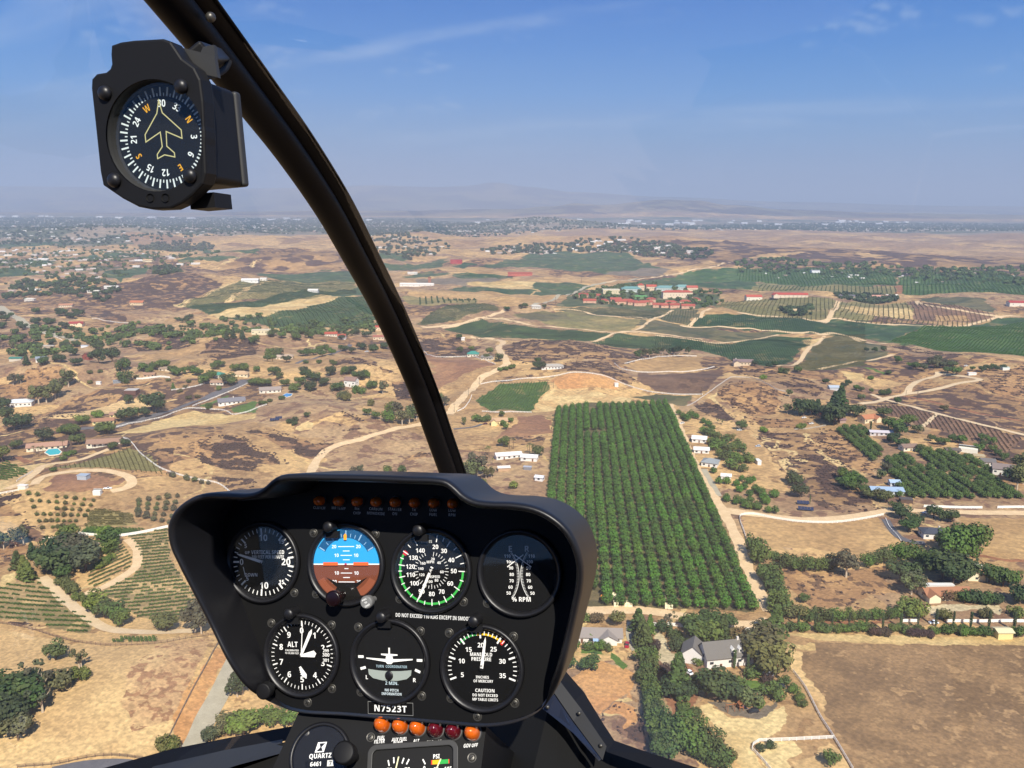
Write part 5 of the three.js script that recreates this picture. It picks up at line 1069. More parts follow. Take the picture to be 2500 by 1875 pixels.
house('I', 115, 835, 11, 8, 3.4, 0, 'gable', '#c9cdd2', '#b9c4ce', 'blue-grey metal shed behind the tall conifers', { win: 0 });
house('I', 20, 1050, 7, 6, 3, 20, 'gable', '#d5b49a', '#b0593c', 'small red-roofed cottage between the tall trees', { win: 1 });
house('I', 1235, 715, 9, 4, 2.6, 0, 'flat', '#f3eee4', '#f3eee4', 'white box shed beside the track on the tan hill', { win: 0 });
house('I', 1505, 672, 8, 5, 3, 0, 'flat', '#e6ebe4', '#cfe4dc', 'pale shed at the end of the hedge on the tan hill', { win: 0 });
// centre
house('G', 760, 1320, 21, 8, 3.2, 14, 'gable', '#f3eee6', '#f1ece6', 'long white ranch building beside the palms', { rise: 1.6 });
house('G', 925, 1335, 13, 8, 3, -12, 'gable', '#f3eee6', '#f3f0ea', 'shorter white ranch building beside the palms', { rise: 1.5, win: 2 });
house('G', 725, 1415, 9, 5, 2.6, 10, 'gable', '#c9a684', '#f0e8dc', 'open shed with a pale roof below the white ranch buildings', { win: 0, rise: .8 });
house('G', 910, 1410, 6, 3, 2.2, -10, 'flat', '#8b8a90', '#b8bcc6', 'small grey shed near the orchard corner', { win: 0 });
house('G', 1003, 1492, 6, 5, 2.8, -20, 'gable', '#f0f0f0', '#e9eaee', 'white hut at the left edge of the orchard', { win: 1, rise: .9 });
house('G', 695, 1055, 14, 8, 3.4, 6, 'gable', '#f0dfa4', '#c9a57e', 'yellow house with a tan roof left of the orchard top', { rise: 2, wing: [5, 5, -6, 4, 90] });
house('G', 585, 1035, 6, 6, 2.8, 0, 'gable', '#e6cfae', '#cdb094', 'small tan garage beside the yellow house', { win: 0 });
house('G', 490, 535, 15, 11, 3.4, 0, 'hip', '#e8e0cc', TEAL, 'house with a teal roof at the bend of the dirt lane', { rise: 3.4 });
house('G', 600, 560, 14, 9, 3, -20, 'gable', '#d9d2c0', '#8e8a80', 'grey-roofed wing house right of the teal roof', { rise: 1.6 });
house('G', 1100, 632, 26, 10, 3.4, 4, 'hip', '#f2eee6', '#b5ada0', 'long white house in front of the scrub hill', { rise: 2.4 });
house('G', 412, 412, 5, 5, 3.4, 0, 'gable', '#f2eee6', '#efe9e0', 'tiny white shed beside the dark tree on the scrub', { win: 0 });
house('G', 1595, 768, 4, 4, 3.4, 0, 'flat', '#f6f2ea', '#f6f2ea', 'white tank shed on the orange earth pad', { win: 0 });
house('G', 980, 165, 16, 10, 4, -20, 'gable', '#efe9da', '#d8d2c4', 'white farmhouse under tall dark trees by the pale road', {});
house('Q', 960, 175, 24, 10, 5, -4, 'gable', '#e4cfae', '#8a7570', 'hilltop house with a mauve roof behind the scrub hill', { rise: 2.6, chim: -9, wing: [9, 8, -9, 6, 90] });
// left
house('E', 185, 885, 24, 13, 4.2, 14, 'hip', '#f4efe4', METAL, 'white house with a pale metal roof at the left edge', { gloss: .5, rise: 2.6 });
house('E', 790, 470, 8, 9, 5, 80, 'gable', '#8f4a3e', '#7b4a44', 'red barn with white trim between the dark trees', { rise: 3.4, win: 1 });
house('E', 375, 485, 11, 7, 3.4, 20, 'gable', '#f0eee8', '#8d98a2', 'white shed with a blue-grey roof left of the red barn', { rise: 2 });
house('E', 150, 478, 15, 8, 3, 4, 'gable', '#d9d0bc', '#3d7f70', 'green-roofed shed at the left edge', { rise: 1.4, win: 0 });
house('E', 430, 362, 20, 5, 2.8, -4, 'flat', '#b8ab98', '#d8d0c0', 'long open shelter above the hillside trees', { win: 0 });
house('E', 765, 360, 10, 4, 2.6, -6, 'flat', '#eceef0', '#c3d0da', 'white trailer at the end of the wide pale road', { win: 0, name: 'trailer', cat: 'trailer' });
house('E', 690, 165, 22, 12, 4.2, 8, 'gable', '#efe0bc', '#a8423a', 'villa with a dark red roof on the left hillside', { rise: 2.6, wing: [9, 8, 8, 6, 90] });
house('E', 430, 1275, 30, 10, 3.4, 20, 'gable', '#efe2c4', '#b58c74', 'long house with a pinkish tile roof beside the turquoise pool', { rise: 2.2, win: 7 });
house('E', 940, 1240, 25, 9, 3.2, 16, 'gable', '#f2e8cf', '#a3806a', 'house with a brown tile roof and a white-posted porch', { rise: 2, porch: true });
house('E', 935, 1045, 18, 8, 3.2, 18, 'gable', '#f0dfa0', '#a87a5e', 'yellow house with a tile roof beside the asphalt lane', { rise: 1.8 });
house('E', 1050, 985, 11, 8, 3, 18, 'gable', '#f0dfa0', '#a8826c', 'smaller yellow house behind the first one', { rise: 1.6 });
house('E', 1190, 775, 12, 10, 4, 0, 'flat', '#6d4a40', '#c9c4bc', 'open shelter with a pale flat roof on the bare slope', { win: 0 });
house('E', 1350, 625, 12, 7, 3, 4, 'gable', '#d8b894', '#a98266', 'tan house behind a white garden wall', { rise: 1.6 });
house('E', 1500, 572, 16, 7, 3.2, 10, 'gable', '#e2d2b4', '#a08a74', 'second tan house behind the white garden wall', { rise: 1.6 });
house('E', 2085, 868, 26, 10, 3.4, 22, 'gable', '#f4f0e6', '#7f7d82', 'long white house with a grey roof inside white fences', { rise: 2.8, chim: 2, win: 6 });
house('E', 1950, 630, 16, 10, 3.4, 4, 'hip', '#dcd4c0', '#46947f', 'house with a sea-green roof among the hillside trees', { rise: 2.6 });
house('E', 2170, 622, 17, 11, 3.6, 6, 'hip', '#e9d9b8', '#cdac84', 'house with a sand-coloured roof among the hillside trees', { rise: 2.8 });
house('E', 1960, 695, 14, 8, 3, 4, 'gable', '#eae0cc', '#b08d74', 'low brown-roofed house in front of the sea-green roof', { rise: 1.6 });
house('E', 890, 692, 5, 3, 2.6, 0, 'flat', '#f1eee8', '#f1eee8', 'white camper parked in the gully', { win: 0, name: 'camper', cat: 'camper' });
house('E', 1060, 680, 9, 4, 2.6, 18, 'flat', '#8d9298', '#9aa2aa', 'grey metal shed in the gully', { win: 0 });
house('E', 755, 1545, 7, 5, 3, -8, 'flat', '#b9c0c8', '#aebccb', 'blue-grey shed on the building plot', { win: 0 });
house('J', 990, 235, 5, 4, 3, 4, 'arch', '#f6f3ea', '#f6f3ea', 'small white tent shed on the building plot', { win: 0 });
house('J', 235, 180, 6, 3, 2.6, -10, 'flat', '#f2eee2', '#f4f0e6', 'white gatehouse shed beside the ring road', { win: 0 });
house('J', 960, 800, 10, 8, 3.4, -30, 'gable', '#f0df9c', '#a89478', 'yellow cottage hidden in the grove at lower left', { rise: 2, win: 2 });
house('F', 545, 705, 22, 11, 3.4, 14, 'gable', '#efe8d6', '#a2948a', 'house with a mauve-grey roof and a terrace above the dry slope', { rise: 2.2, win: 5 });
house('F', 1220, 650, 13, 10, 6.4, -16, 'gable', '#f6f1e6', '#96796c', 'white two-storey house with a brown gable among the trees', { rise: 3 });
house('F', 1050, 240, 18, 11, 4, 8, 'gable', '#f0e3cc', '#b2543c', 'villa with an orange-red roof below the long vineyard', { rise: 2.4 });
house('F', 1140, 262, 11, 9, 5, 0, 'gable', '#f4efe4', '#b8563e', 'white tower-like villa with a red roof', { rise: 2 });
house('F', 1450, 188, 12, 9, 5, 0, 'gable', '#ead2b4', '#b8503a', 'red-roofed house half hidden by the window bow', { rise: 2 });
house('F', 1445, 270, 16, 9, 5, 4, 'gable', '#e8cfae', '#a86a56', 'tan house with a terracotta roof left of the window bow', { rise: 2 });
house('F', 690, 425, 14, 10, 3.2, 8, 'hip', '#e0d2b8', '#bda58c', 'tan hip-roofed house at the short lane', { rise: 2.2 });
house('F', 615, 430, 12, 9, 3.2, 0, 'hip', '#e0d2b8', '#c6b09a', 'second tan hip-roofed house at the short lane', { rise: 2.2 });
house('F', 470, 222, 26, 12, 6, 12, 'flat', '#eadbb6', '#e4d6b4', 'large beige villa with arches behind the conifers', { win: 6 });
house('F', 950, 362, 14, 9, 3, 10, 'hip', '#e3d6bc', '#c9ad90', 'house with a pale roof behind the garden trees on the short lane', { rise: 2 });
// mid valley
house('A', 1690, 800, 38, 16, 6, 6, 'gable', '#f5f2ea', '#f2efe8', 'large white barn between the vineyards', { rise: 3, win: 4 });
house('A', 1780, 788, 16, 10, 5, 0, 'gable', '#f1ece0', '#e9e4d8', 'smaller white barn right of the large one', { win: 2 });
house('A', 575, 858, 22, 14, 6, 0, 'flat', '#f3f0ea', '#f5f3ee', 'white box-shaped barn at the edge of the purple scrub', { win: 0 });
house('A', 635, 870, 26, 9, 4, -6, 'gable', '#efe8d8', '#e6decc', 'long pale shed right of the white box-shaped barn', { win: 0 });
house('A', 755, 842, 30, 10, 4.4, 6, 'gable', '#f0ece2', '#dcd6c8', 'long white barn in the trees on the left', { win: 0 });
house('A', 930, 950, 26, 14, 5, 0, 'gable', '#eacfa4', '#c9784e', 'orange-roofed villa at the foot of the purple scrub', { rise: 3 });
house('A', 235, 795, 24, 14, 5, 0, 'gable', '#eedfc0', '#cfa98c', 'cream villa at the far left', {});
house('A', 330, 770, 20, 12, 4, 10, 'gable', '#eadcc0', '#c2a58a', 'second cream villa at the far left', {});
house('A', 205, 925, 20, 10, 4, 0, 'hip', '#f0eadc', '#e0d8ca', 'pale house above the small grove at far left', {});
house('A', 450, 965, 26, 12, 4, 6, 'gable', '#e8d3b4', '#c08a6a', 'terracotta house in the pale yard at far left', {});
house('A', 1000, 660, 30, 14, 5, 0, 'gable', '#f0e3bc', '#d9b488', 'yellow farmhouse on the ridge behind the purple scrub', {});
house('B', 1145, 672, 40, 26, 13, 0, 'flat', '#b4494a', '#a84a4a', 'big red winery building on the far rise', { win: 4 });
house('B', 1575, 755, 70, 16, 7, 0, 'gable', '#c46a58', '#a8503c', 'long red-roofed building beyond the tan fields', { win: 6 });
house('B', 880, 825, 90, 16, 5, -3, 'gable', '#f3efe6', '#efe9de', 'long white winery right of the window bow', { win: 6 });
house('B', 965, 800, 8, 8, 14, 0, 'hip', '#a8705a', '#8d5a48', 'brown tower at the long white winery', { win: 0, name: 'tower', cat: 'tower' });
house('B', 180, 868, 22, 14, 5, 0, 'gable', '#f0ece2', '#e8e2d6', 'small white farm in the middle of the left vineyards', {});
house('B', 850, 745, 30, 10, 5, 0, 'gable', '#f1ece2', '#e8e0d4', 'white farm left of the far dark vineyard', {});
house('C', 530, 880, 38, 22, 11, 0, 'flat', '#e6d6b2', '#efe4c8', 'beige block with tall pilasters at the resort', { win: 7 });
house('C', 975, 905, 66, 18, 13, 2, 'hip', '#efd9bc', '#b8523e', 'large hotel with a red roof and white balconies', { win: 10, rise: 4 });
house('C', 665, 862, 46, 20, 7, 0, 'hip', '#cfd8d2', '#6d9a98', 'teal-roofed hall left of the hotel', { rise: 5 });
house('C', 900, 856, 50, 20, 7, 0, 'hip', '#cfd8d2', '#76a09c', 'teal-roofed hall behind the hotel', { rise: 5 });
house('C', 1010, 850, 34, 18, 7, 0, 'hip', '#cfd8d2', '#7ea6a2', 'third teal-roofed hall behind the hotel', { rise: 5 });
house('C', 730, 852, 16, 14, 12, 0, 'hip', '#ecd2b0', '#b5503a', 'red-roofed tower house of the resort', { rise: 4 });
house('C', 800, 852, 24, 14, 9, 0, 'gable', '#ecd2b0', '#c0563e', 'red-roofed reception house of the resort', { rise: 4 });
house('C', 1075, 862, 26, 16, 10, 0, 'gable', '#ecd2b0', '#c2604a', 'red-roofed house right behind the hotel', { rise: 4 });
house('C', 730, 908, 26, 12, 4, 0, 'gable', '#7fa06a', '#5f9a58', 'green-roofed pavilion of the resort', { win: 0 });
[[345, 900], [440, 905], [385, 940], [480, 940], [590, 945], [640, 940], [675, 950], [720, 955], [765, 950], [800, 930], [850, 968], [930, 950], [955, 970], [1030, 945], [1050, 975], [1100, 930], [560, 930], [900, 972]].forEach(([x, y], i) => house('C', x, y, 20 + (i % 3) * 3, 13, 5.5, (i * 37) % 30 - 15, i % 2 ? 'hip' : 'gable', '#e2b294', i % 3 ? '#b25642' : '#a84c3c', 'small villa with a red tile roof in the resort garden', { group: 'red-roofed resort villas', rise: 3.2, win: 2, name: 'resort_villa' }));
house('C', 1490, 920, 34, 18, 8, 0, 'gable', '#f6eed8', '#c8604a', 'white winery hall with a red roof', { rise: 3.6, win: 3 });
house('C', 1740, 900, 72, 14, 6, -3, 'gable', '#f0dcc0', '#bf5240', 'long winery wing with a red roof', { rise: 3.4, win: 8, wing: [20, 12, -34, 9, 90] });
house('C', 1755, 1002, 22, 12, 4, 0, 'gable', '#e8d2a8', '#d8bc8c', 'tan house ringed by trees in the vine rows', { win: 2 });
house('D', 1100, 1040, 50, 12, 6, 0, 'gable', '#f4eee2', '#d9a088', 'white estate with a pinkish roof beyond the vine rows', { win: 6 });
house('D', 1190, 1035, 26, 12, 6, 0, 'gable', '#f6f2ea', '#efe9e0', 'white estate wing beside the avenue', { win: 3 });
house('D', 840, 1035, 36, 12, 5, 0, 'gable', '#b8a896', '#6f6a70', 'dark-roofed estate left of the white one', { win: 3 });
house('D', 2165, 1095, 40, 16, 7, -4, 'gable', '#f1e6d4', '#b2413c', 'red-roofed house at the right edge of the valley', { win: 3 });
house('D', 600, 838, 26, 16, 6, 0, 'arch', '#f5f5f5', '#f8f8f8', 'white domed tank shed beyond the far grove', { win: 0 });
// hamlets and the far town: too many and too small to tell apart
function hamlet(name, label, n, place, sizes, tints, seed) {
  const q = rng(seed), places = []; for (let i = 0; i < n; i++) { const p = place(q); if (!p) continue; const [x, d] = p, s = sizes[0] + q() * (sizes[1] - sizes[0]), c = tints[Math.floor(q() * tints.length)]; places.push([x, d, hills(x, d) - .5, (q() - .5) * 1.2, s * (1 + q()), s * .42, s * .8, c]); }
  const g = prism([[-.5, 0], [.5, 0], [.5, .6], [0, 1], [-.5, .6]], 1);
  return scatter(name, g, new THREE.MeshStandardMaterial({ color: 0xffffff, roughness: .9 }), places, label, 'houses', null);
}
const inPoly = (str) => { const p = pairs(str.split(' ')).map(([x, y]) => ground(x, y)); let x0 = 1e9, x1 = -1e9, d0 = 1e9, d1 = -1e9; for (const [x, d] of p) { x0 = Math.min(x0, x); x1 = Math.max(x1, x); d0 = Math.min(d0, d); d1 = Math.max(d1, d); } return q => { for (let k = 0; k < 30; k++) { const x = lerp(x0, x1, q()), d = lerp(d0, d1, q()); if (inside(p, x, d)) return [x, d]; } }; };
const PALE = [[.60, .56, .50], [.50, .44, .38], [.42, .34, .28], [.36, .25, .20], [.68, .66, .63]], DARKT = [[.9, .9, .9], [1.1, 1.1, 1], [.75, .8, .75]];
const TOWN = '-300 531 300 532 1000 535 1400 541 2000 544 2700 548 2700 566 1900 562 1400 560 1250 574 1050 574 900 572 800 570 600 573 400 586 200 596 0 602 -300 606';
hamlet('far_town', 'pale roofs of the distant town spread across the valley', 4200, inPoly(TOWN), [8, 15], PALE, 91);
hamlet('warehouse_strip', 'bright white warehouse roofs along the far side of the valley', 90, inPoly('-200 527 300 528 300 531 1000 538 1900 538 2300 542 2300 546 1300 543 900 541 0 533'), [26, 60], [[.62, .62, .62], [.5, .5, .52]], 92);
hamlet('hill_village', 'houses scattered through the trees on the far ridge', 130, inPoly('1175 612 1260 605 1400 590 1500 585 1640 600 1700 625 1560 625 1500 618 1400 615 1300 620 1200 622'), [12, 19], PALE, 93);
hamlet('valley_hamlet', 'scattered small houses across the left middle distance', 150, inPoly('0 610 200 605 420 620 480 645 330 660 250 690 0 720'), [9, 15], PALE, 94);
hamlet('roadside_hamlet', 'little houses strung along the dark tree belt at right', 40, inPoly('1800 655 2100 662 2500 672 2600 690 2300 690 1950 680 1800 668'), [6, 10], PALE, 95);
hamlet('bow_hamlet', 'small houses on the low rise behind the window bow', 60, inPoly('900 575 1030 582 1100 605 1060 625 920 610'), [10, 16], PALE, 96);
function woods(label, n, poly, size, tone, seed, kind = 'broad') { const q = rng(seed), p = inPoly(poly), places = []; for (let i = 0; i < n; i++) { const c = p(q); if (!c) continue; const s = size * (.6 + q() * .8), t = .7 + q() * .5; places.push([c[0], c[1], hills(c[0], c[1]) - s * .12, q() * 6.28, s * 1.1, s, s * 1.1, [t, t, t]]); } return scatter('far_wood', farCrown, LEAF[tone], places, label, 'woodland', null); }
const farCrown = (() => { const q = rng(12), b = quadBuf(); for (let i = 0; i < 5; i++) { const a = i * 2.4, r = i ? .25 : 0; lobe(b, Math.cos(a) * r, .45 + q() * .2, Math.sin(a) * r, .3, .34, .3, 16, .2, q); } return finish(b); })();
woods('dark street trees filling the distant town', 16000, TOWN, 13, 'dark', 61);
woods('dark wood along the near edge of the distant town', 700, '700 562 1030 553 1130 560 1130 577 1000 578 800 570', 14, 'dark', 62);
woods('dark trees over the far ridge village', 620, '1175 612 1260 600 1400 585 1500 582 1640 596 1760 622 1700 635 1560 625 1500 618 1400 615 1300 620 1200 622', 13, 'dark', 63);
woods('long dark tree belt at right behind the groves', 620, '1790 640 1900 632 2050 645 2250 655 2400 650 2700 660 2700 700 2400 690 2200 678 1950 668 1800 665', 11, 'green', 64);
woods('scattered dark trees over the left middle distance', 560, '0 610 250 600 500 600 560 630 480 650 330 665 250 700 0 740', 9, 'green', 65);
woods('row of grey eucalyptus across the far left fields', 240, '330 605 400 592 510 592 530 606 400 612', 15, 'grey', 66);
woods('dark trees on the low rise behind the window bow', 260, '900 575 1010 572 1060 590 1100 605 1060 625 1000 640 920 620', 13, 'dark', 67);
woods('dark grove on the crest of the purple scrub', 90, '365 655 440 648 445 668 390 674', 13, 'dark', 68);
woods('garden trees of the resort', 220, '1390 730 1480 700 1760 715 1770 735 1700 755 1600 748 1440 745', 9, 'green', 69);
woods('tree belt on the near side of the left valley', 240, '40 690 150 670 260 690 300 700 280 730 240 740 130 720 0 735', 9, 'dark', 70);
woods('tree belt below the long left vineyards', 150, '500 780 640 775 800 790 930 770 960 790 900 815 700 815 560 810', 8, 'green', 71);
woods('ring of trees round the tan house in the vine rows', 46, '1900 762 1930 752 1980 750 1985 768 1940 772', 9, 'dark', 72);
woods('trees round the far estates', 90, '2030 722 2100 724 2190 726 2190 736 2060 736', 10, 'dark', 73);
woods('scattered trees of the middle valley', 200, '0 820 60 800 300 800 560 800 620 830 400 860 200 850 60 880', 9, 'green', 74);
console.log('houses', Math.round(performance.now()));

// ================================================================ fences
const railM = M('#f4f0e6', .6), woodM = M('#7d6350', .9), wireM = M('#6f6a66', .8);
function fence(view, flat, label, o = {}) {
  const h = o.h ?? 1.4, pts = pairs(flat).map(([x, y]) => at(view, x, y)), far = pts[0][1], gap = o.gap ?? Math.max(2.4, far * .0065), line = curve2(pts, gap), mat = o.mat ?? railM, thick = o.thick ?? clamp(far * .0003, .12, .34);
  const [x0, d0] = line[0], y0 = hills(x0, d0), t = thing(o.name ?? 'rail_fence', label, 'fence', [x0, y0, -d0]);
  const post = new THREE.BoxGeometry(thick, h + .2, thick).translate(0, h / 2 - .05, 0);
  const n = line.length, keep = Math.max(1, Math.ceil(n / 290));
  line.forEach(([x, d], i) => { if (i % keep) return; const p = part(t, 'post', post, mat); p.position.set(x - x0, hills(x, d) - y0, -(d - d0)); });
  const rails = o.rails ?? 3;
  for (let r = 0; r < rails; r++) {
    const yy = h * (.3 + .64 * r / Math.max(1, rails - 1)), hh = Math.max(.1, h / rails * (o.fill ?? .42)), pos = [], idx = [];
    line.forEach(([x, d], i) => {
      const y = hills(x, d) - y0 + yy, [ax, ad] = line[Math.max(0, i - 1)], [bx, bd] = line[Math.min(n - 1, i + 1)], L = Math.hypot(bx - ax, bd - ad) || 1, nx = -(bd - ad) / L * thick * .3, nd = (bx - ax) / L * thick * .3;
      for (const [s, v] of [[1, -hh / 2], [1, hh / 2], [-1, hh / 2], [-1, -hh / 2]]) pos.push(x - x0 + nx * s, y + v, -(d + nd * s - d0));
      if (i) for (let k = 0; k < 4; k++) { const a = (i - 1) * 4 + k, b = (i - 1) * 4 + (k + 1) % 4; idx.push(a, b, a + 4, b, b + 4, a + 4); }
    });
    const g = new THREE.BufferGeometry(); g.setAttribute('position', new THREE.Float32BufferAttribute(pos, 3)); g.setIndex(idx); const f = g.toNonIndexed(); f.computeVertexNormals(); part(t, 'rail', f, mat);
  }
  return t;
}
fence('E', [1110, 1180, 1200, 1240, 1300, 1350, 1440, 1450, 1600, 1510, 1800, 1560, 1960, 1590, 2060, 1659, 2110, 1700], 'white rail fence winding down the scrub hillside on the left');
fence('E', [1020, 1090, 1300, 1030, 1500, 980, 1680, 915, 1800, 915, 2000, 930, 2110, 970, 2212, 950, 2270, 930, 2400, 880], 'white rail fence below the asphalt lane and the white house');
fence('E', [1735, 893, 1900, 830, 2060, 765, 2230, 690], 'white rail fence between the asphalt lane and the lawn');
fence('E', [1230, 650, 1360, 640, 1450, 630, 1530, 640], 'low white garden wall fence in front of the tan houses', { h: 1.6, rails: 2, fill: .9 });
fence('E', [1545, 750, 1640, 740, 1760, 715, 1880, 680], 'white fence across the bare slope below the hillside houses');
fence('E', [280, 190, 400, 240, 560, 300], 'white fence along the wide pale road', { h: 1.5 });
fence('E', [830, 105, 1000, 130, 1170, 145], 'white fence below the purple scrub on the left hill');
fence('J', [430, 705, 530, 690, 620, 670], 'short white fence left of the bright green tree', { thick: .16 });
fence('J', [790, 640, 880, 655, 960, 660, 1170, 670, 1400, 640, 1700, 575], 'white fence between the green vine strip and the vineyard', { thick: .2, h: 1.8, fill: .8 });
fence('J', [-60, 245, 60, 225, 190, 200], 'white fence ending at the gatehouse');
fence('J', [170, 110, 210, 80, 300, 30, 330, 10], 'white fence beside the curved vine rows');
fence('G', [550, 755, 900, 710, 1130, 690, 1320, 665, 1500, 690, 1620, 740, 1800, 800, 1950, 825, 2260, 835], 'long white fence over the orange earth pad');
fence('G', [110, 500, 210, 545, 450, 540, 560, 560, 660, 600], 'white fence round the brown slope right of the window bow');
fence('G', [1580, 595, 1650, 640, 1760, 660, 2000, 658, 2212, 650, 2350, 620], 'white fence on the hilltop paddock');
fence('G', [1660, 595, 1760, 570, 1900, 545, 2060, 535, 2212, 538], 'grey-white fence along the far side of the hilltop paddock');
fence('Q', [210, 730, 370, 640, 500, 550, 650, 440, 780, 355, 860, 340, 1050, 350, 1170, 380, 1300, 440, 1420, 510, 1530, 535], 'grey-white fence arching over the scrub hill', { mat: M('#c9c2b8', .8) });
fence('G', [370, 965, 430, 930, 480, 840], 'white fence at the gate of the square vineyard');
fence('G', [560, 965, 700, 972, 940, 972], 'white fence under the square vineyard');
fence('N', [225, 548, 195, 440, 165, 350, 175, 322, 260, 315, 420, 345, 600, 370, 850, 375, 1050, 350, 1200, 320], 'white corral fence with a rounded corner beside the orchard road', { h: 1.6, fill: .6 });
fence('N', [1490, 262, 1700, 270, 1910, 272], 'white fence in front of the dark fruit grove', { h: 1.8, fill: .8 });
fence('N', [2020, 270, 2212, 268, 2400, 268], 'white fence in front of the second fruit grove', { h: 1.8, fill: .8 });
fence('N', [1215, 345, 1245, 410, 1300, 470, 1335, 520], 'white fence along the curving dark driveway', { h: 1.1 });
fence('N', [1340, 1090, 1450, 1090], 'short white fence behind the cypress row', { h: 1.7, fill: .9 });
fence('N', [1650, 1092, 1880, 1092, 2050, 1090, 2300, 1095], 'long white fence behind the right end of the cypress row', { h: 1.7, fill: .9 });
fence('O', [165, 1142, 440, 1132, 745, 1117], 'white paddock fence running left to right at lower right', { thick: .17, h: 1.5, gap: 3 });
fence('O', [430, 605, 520, 725, 640, 955, 747, 1120, 890, 1360], 'white fence between the sandy yard and the brown field', { thick: .2, h: 1.5, gap: 2.4, mat: M('#d8d0c4', .7) });
fence('O', [160, 1146, 108, 1192, 180, 1275, 260, 1370], 'white paddock fence beside the sandy yard', { thick: .17, h: 1.5, gap: 3 });
fence('L', [1150, 447, 1290, 462], 'short white fence beside the dirt road at the drive', { h: 1.8, fill: .9, thick: .14 });
fence('L', [1030, 448, 1085, 455], 'white gate panel at the head of the drive', { h: 1.8, fill: .9, thick: .14 });
fence('L', [1815, 490, 1915, 500], 'white fence panel beside the tall conifers', { h: 1.8, fill: .9, thick: .14 });
fence('K', [-60, 185, 150, 215, 330, 255, 700, 365, 950, 402, 1250, 407, 1550, 388, 1880, 335, 2100, 300], 'brown wooden rail fence along the top of the golden slope', { mat: woodM, name: 'wooden_fence', thick: .16, gap: 2.6, fill: .25 });
fence('K', [170, 1608, 560, 1575, 850, 1515, 1090, 1492, 1400, 1525], 'grey wooden rail fence above the bottom-left road', { mat: woodM, name: 'wooden_fence', thick: .14, gap: 2.8, fill: .25 });
fence('S', [650, 760, 690, 680, 830, 400, 960, 160, 1060, -20], 'dark wire fence along the orange verge', { mat: wireM, name: 'wire_fence', thick: .1, gap: 3, fill: .5, h: 1.3 });
fence('Q', [1660, 1050, 1830, 1040, 2080, 995], 'grey picket fence by the light bushes', { mat: M('#b9b2a4', .8), gap: 2.4 });
console.log('fences', Math.round(performance.now()));

// ================================================================ vehicles and yard things
const tyreM = M('#1b1b1c', .9);
function car(view, cx, cy, deg, color, label, o = {}) {
  const [x, d, y] = at(view, cx, cy), t = thing(o.name ?? 'parked_car', label, o.cat ?? 'car', [x, y + .06, -d], deg * DEG), L = o.L ?? 4.5, W = 1.85, cm = M(color, .35), H = o.H ?? .62;
  const side = new THREE.Shape(); side.moveTo(-L / 2, .35); side.lineTo(-L / 2 + .1, .75); side.lineTo(-L / 2 + .9, .88); side.lineTo(L / 2 - .15, .9); side.lineTo(L / 2, .7); side.lineTo(L / 2, .35); side.closePath();
  part(t, 'body', new THREE.ExtrudeGeometry(side, { depth: W - .2, bevelEnabled: true, bevelSize: .08, bevelThickness: .1, bevelSegments: 2 }).translate(0, 0, -(W - .2) / 2), cm);
  const cab = new THREE.Shape(), a = o.pickup ? -.3 : -L * .24, b = o.pickup ? 1 : L * .44; cab.moveTo(a, .9); cab.lineTo(a + .55, .9 + H); cab.lineTo(b - .5, .9 + H); cab.lineTo(b, .9); cab.closePath();
  const c = part(t, 'cabin', new THREE.ExtrudeGeometry(cab, { depth: W - .4, bevelEnabled: true, bevelSize: .05, bevelThickness: .05, bevelSegments: 1 }).translate(0, 0, -(W - .4) / 2), GLASS);
  part(c, 'roof', box(b - a - .95, .06, W - .35, (a + b) / 2 + .02, .9 + H + .06, 0), cm);
  for (const sx of [-1, 1]) for (const sz of [-1, 1]) part(t, 'wheel', new THREE.CylinderGeometry(.34, .34, .22, 14).rotateX(Math.PI / 2).translate(sx * L * .31, .34, sz * (W / 2 - .06)), tyreM);
  return t;
}
car('L', 805, 620, 80, '#a02030', 'red car parked beside the long ranch house');
car('L', 2005, 868, -28, '#f2f2f2', 'white sport utility car parked right of the grey-roofed house');
car('O', 330, 715, -62, '#1d2436', 'dark blue car parked at the round lawn');
car('O', 122, 912, 12, '#23252e', 'dark car under the wooden play frame');
car('N', 1560, 1098, 4, '#e9f1f5', 'white car behind the cypress row');
car('N', 1505, 305, 0, '#eeeeee', 'white car on the dirt road above the dark-roofed house');
car('N', 1540, 268, 0, '#3a3a3e', 'dark car at the end of the white grove fence');
car('J', 392, 905, 30, '#f4f4f2', 'white van beside the dark conifers', { H: 1.1, L: 5.2, cat: 'van', name: 'parked_van' });
car('J', 1090, 182, 8, '#f0f0ee', 'white pickup on the building plot', { pickup: true, L: 5.4, cat: 'pickup', name: 'pickup_truck' });
car('G', 582, 1062, 20, '#5d2436', 'maroon car beside the yellow house');
car('L', 1332, 852, -60, '#f6f6f4', 'small white car on the bare earth in front of the drive', { L: 3.8 });
car('I', 1188, 645, 0, '#f2f2f2', 'white car beside the round tree on the tan hill');
car('Q', 140, 965, 30, '#f3f1ea', 'white car at the top of the orchard road');
car('Q', 910, 1058, 0, '#d9d9d6', 'silver car under the wide round tree');
car('Q', 1165, 1275, 10, '#c6ccd2', 'silver car on the edge of the bare plot');
car('Q', 1785, 890, 20, '#f4f2ee', 'white car in the shade of the tall trees');
car('Q', 1885, 970, 20, '#e9e9e6', 'pale car by the picket fence');
car('F', 1345, 372, 30, '#d8dce0', 'silver truck in the parking strip left of the window bow', { L: 6, H: 1 });
